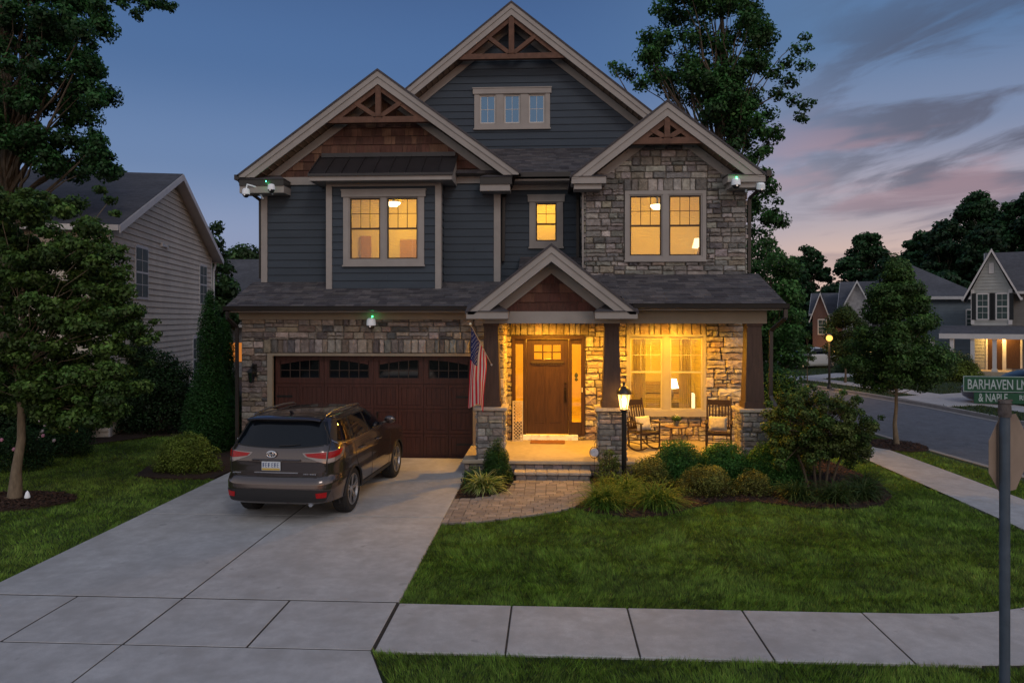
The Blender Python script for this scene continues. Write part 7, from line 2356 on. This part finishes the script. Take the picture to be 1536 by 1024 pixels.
# brick house
YD = 63.
xD0, xD1 = hat(1219, YD), hat(1270, YD)
ND = local_house('neighbour_house', 'brick house with single steep gable and string of porch lights, farthest up the road', (xD0, YD, 0), radians(-22))
wD = (xD1 - xD0) / 1.1; zeD = zz(470, YD); zaD = zz(441, YD); gw = wD * .46
BRICK = mat('brick_wall', (.14, .085, .078), .9, ns=12, na=.3, bump=.4, stretch=(1, 1, 3))
m = MB(); m.box(0, wD + 1, .6, 8, 0, zeD); m.box(0, gw, 0, .6, 0, zeD); m.prism([(0, zeD), (gw, zeD), (gw / 2, zaD)], 'y', 0, 3); m.build('wall', BRICK, ND, local=True)
gable_block(ND, 0, wD + 1, .6, 8, zeD, zaD + .05, 'x', .3); gable_block(ND, 0, gw, 0, 4, zeD, zaD, 'y', .25)
nwin(ND, frame_y(0), gw * .4, gw * .4 + .55, zz(500, YD), zz(480, YD), tw=.08)
m = MB(); m.box(-.8, gw + .6, -1.5, 0, zz(528, YD), zz(524, YD)); m.build('porch_beam', NTRIM, ND, local=True)
for dx in (-.6, .5, gw + .5):
    m = MB(); m.sphere((dx, -1.55, zz(529 if dx < 1 else 526, YD)), .15 if dx == .5 else .1, 10, 8); m.build('porch_light', emat('far_globe2', (1, .5, .1), 2), ND, local=True, smooth=True)
light('brick_house_light', 'POINT', (xD0 + .6, YD - 2.2, 1.0), 70, (1, .5, .12), .2)
# ------------------------------------------------------------------ sky, sun, camera
w = bpy.data.worlds.new('World'); scene.world = w; w.use_nodes = True
nt = w.node_tree; N = nt.nodes; L = nt.links
for n in list(N): N.remove(n)
def math_(op, a, b=None, c=None, clamp=False):
    n = N.new('ShaderNodeMath'); n.operation = op; n.use_clamp = clamp
    for i, v in enumerate((a, b, c)):
        if v is None: continue
        if isinstance(v, (int, float)): n.inputs[i].default_value = v
        else: L.new(v, n.inputs[i])
    return n.outputs[0]
def smooth(v, a, b):
    n = N.new('ShaderNodeMapRange'); n.interpolation_type = 'SMOOTHSTEP'
    L.new(v, n.inputs[0]); n.inputs[1].default_value = a; n.inputs[2].default_value = b; return n.outputs[0]
def ramp(v, stops):
    n = N.new('ShaderNodeValToRGB'); r = n.color_ramp; r.interpolation = 'EASE'
    while len(r.elements) < len(stops): r.elements.new(.5)
    for e, (p, c) in zip(r.elements, stops): e.position = p; e.color = (*c, 1)
    L.new(v, n.inputs[0]); return n.outputs[0]
def mixc(f, a, b, mode='MIX'):
    n = N.new('ShaderNodeMix'); n.data_type = 'RGBA'; n.blend_type = mode
    if isinstance(f, (int, float)): n.inputs[0].default_value = f
    else: L.new(f, n.inputs[0])
    for i, v in ((6, a), (7, b)):
        if isinstance(v, tuple): n.inputs[i].default_value = (*v, 1)
        else: L.new(v, n.inputs[i])
    return n.outputs[2]
tc = N.new('ShaderNodeTexCoord'); sp_ = N.new('ShaderNodeSeparateXYZ'); L.new(tc.outputs['Generated'], sp_.inputs[0])
X, Y_, Z = sp_.outputs
hl = math_('SQRT', math_('ADD', math_('MULTIPLY', X, X), math_('MULTIPLY', Y_, Y_)))
hx = math_('DIVIDE', X, math_('MAXIMUM', hl, .001))
zp = math_('MAXIMUM', Z, 0.)
left = ramp(zp, [(0, hexc('#8088AC')), (.1, hexc('#7083B0')), (.2, hexc('#4E6C9F')), (.32, hexc('#32588F')), (.45, hexc('#27497E')), (.9, hexc('#223A66'))])
right = ramp(zp, [(0, hexc('#D9BDB0')), (.07, hexc('#C7ACA9')), (.14, hexc('#9E96A8')), (.24, hexc('#6E7EA2')), (.34, hexc('#4C6C98')), (.9, hexc('#26406C'))])
base = mixc(smooth(hx, -.05, .38), left, right)
# clouds drawn out along the horizon
cb = N.new('ShaderNodeCombineXYZ'); L.new(math_('MULTIPLY', hx, 3.4), cb.inputs[0]); L.new(math_('ADD', math_('MULTIPLY', zp, 12.5), math_('MULTIPLY', hx, -1.6)), cb.inputs[1])
no = N.new('ShaderNodeTexNoise'); no.inputs['Scale'].default_value = 1.35; no.inputs['Detail'].default_value = 7; no.inputs['Roughness'].default_value = .57; no.inputs['Distortion'].default_value = .7
L.new(cb.outputs[0], no.inputs['Vector'])
side = smooth(math_('ADD', hx, math_('MULTIPLY', zp, -.12)), .2, .42)
low = smooth(zp, .04, .1); high = math_('SUBTRACT', 1, smooth(zp, .3, .42))
msk = math_('MULTIPLY', math_('MULTIPLY', side, low), high)
cm = math_('MULTIPLY', smooth(no.outputs[0], .42, .58), msk)
ccol = ramp(zp, [(0, hexc('#A98D98')), (.1, hexc('#6C6680')), (.2, hexc('#52536E')), (.35, hexc('#3E4866'))])
base = mixc(math_('MULTIPLY', cm, .95), base, ccol)
# rosy underlit bank
no2 = N.new('ShaderNodeTexNoise'); no2.inputs['Scale'].default_value = 1.4; no2.inputs['Detail'].default_value = 4
L.new(cb.outputs[0], no2.inputs['Vector'])
pk = math_('MULTIPLY', smooth(no2.outputs[0], .48, .62), math_('MULTIPLY', smooth(hx, .2, .34), math_('MULTIPLY', smooth(zp, .1, .16), math_('SUBTRACT', 1, smooth(zp, .2, .27)))))
base = mixc(math_('MULTIPLY', pk, .42), base, hexc('#B48A96'))
# afterglow on the side of the sky behind the viewer
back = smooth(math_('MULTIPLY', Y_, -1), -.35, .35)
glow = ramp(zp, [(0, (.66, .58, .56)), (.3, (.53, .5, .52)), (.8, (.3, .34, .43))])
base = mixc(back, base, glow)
base = mixc(smooth(math_('MULTIPLY', Z, -1), 0., .05), base, (.06, .06, .06))
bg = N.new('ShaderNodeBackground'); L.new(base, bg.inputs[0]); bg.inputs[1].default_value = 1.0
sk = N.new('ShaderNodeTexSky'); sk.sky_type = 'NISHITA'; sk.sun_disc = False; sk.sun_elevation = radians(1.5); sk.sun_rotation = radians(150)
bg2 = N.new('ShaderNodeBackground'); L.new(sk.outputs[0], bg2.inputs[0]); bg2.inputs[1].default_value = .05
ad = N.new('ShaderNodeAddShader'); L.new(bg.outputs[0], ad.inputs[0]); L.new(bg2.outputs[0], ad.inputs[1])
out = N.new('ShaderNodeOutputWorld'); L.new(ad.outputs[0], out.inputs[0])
# last soft light from high behind the viewer, to the right
sd = Vector((-.35, .75, -.62))
light('sun', 'SUN', (0, -20, 30), .42, (1, .9, .82), rot=sd.to_track_quat('-Z', 'Y').to_euler(), angle=radians(14))

cam = bpy.data.cameras.new('camera'); co = bpy.data.objects.new('camera', cam); COL.objects.link(co)
co.location = (0, 0, CAMH); co.rotation_euler = (pi / 2, 0, YAW)
cam.sensor_width = 36; cam.lens = 36 * FPX / 1536.; cam.shift_y = -34 / 1536.; cam.clip_end = 2000; cam.clip_start = .05
scene.camera = co
scene.view_settings.view_transform = 'Standard'; scene.view_settings.look = 'None'; scene.view_settings.exposure = 0; scene.view_settings.gamma = 1
scene.cycles.use_denoising = True
scene.cycles.max_bounces = 6; scene.cycles.diffuse_bounces = 3; scene.cycles.glossy_bounces = 3; scene.cycles.transmission_bounces = 3; scene.cycles.transparent_max_bounces = 10
scene.cycles.sample_clamp_indirect = 4
scene.cycles.caustics_reflective = False; scene.cycles.caustics_refractive = False
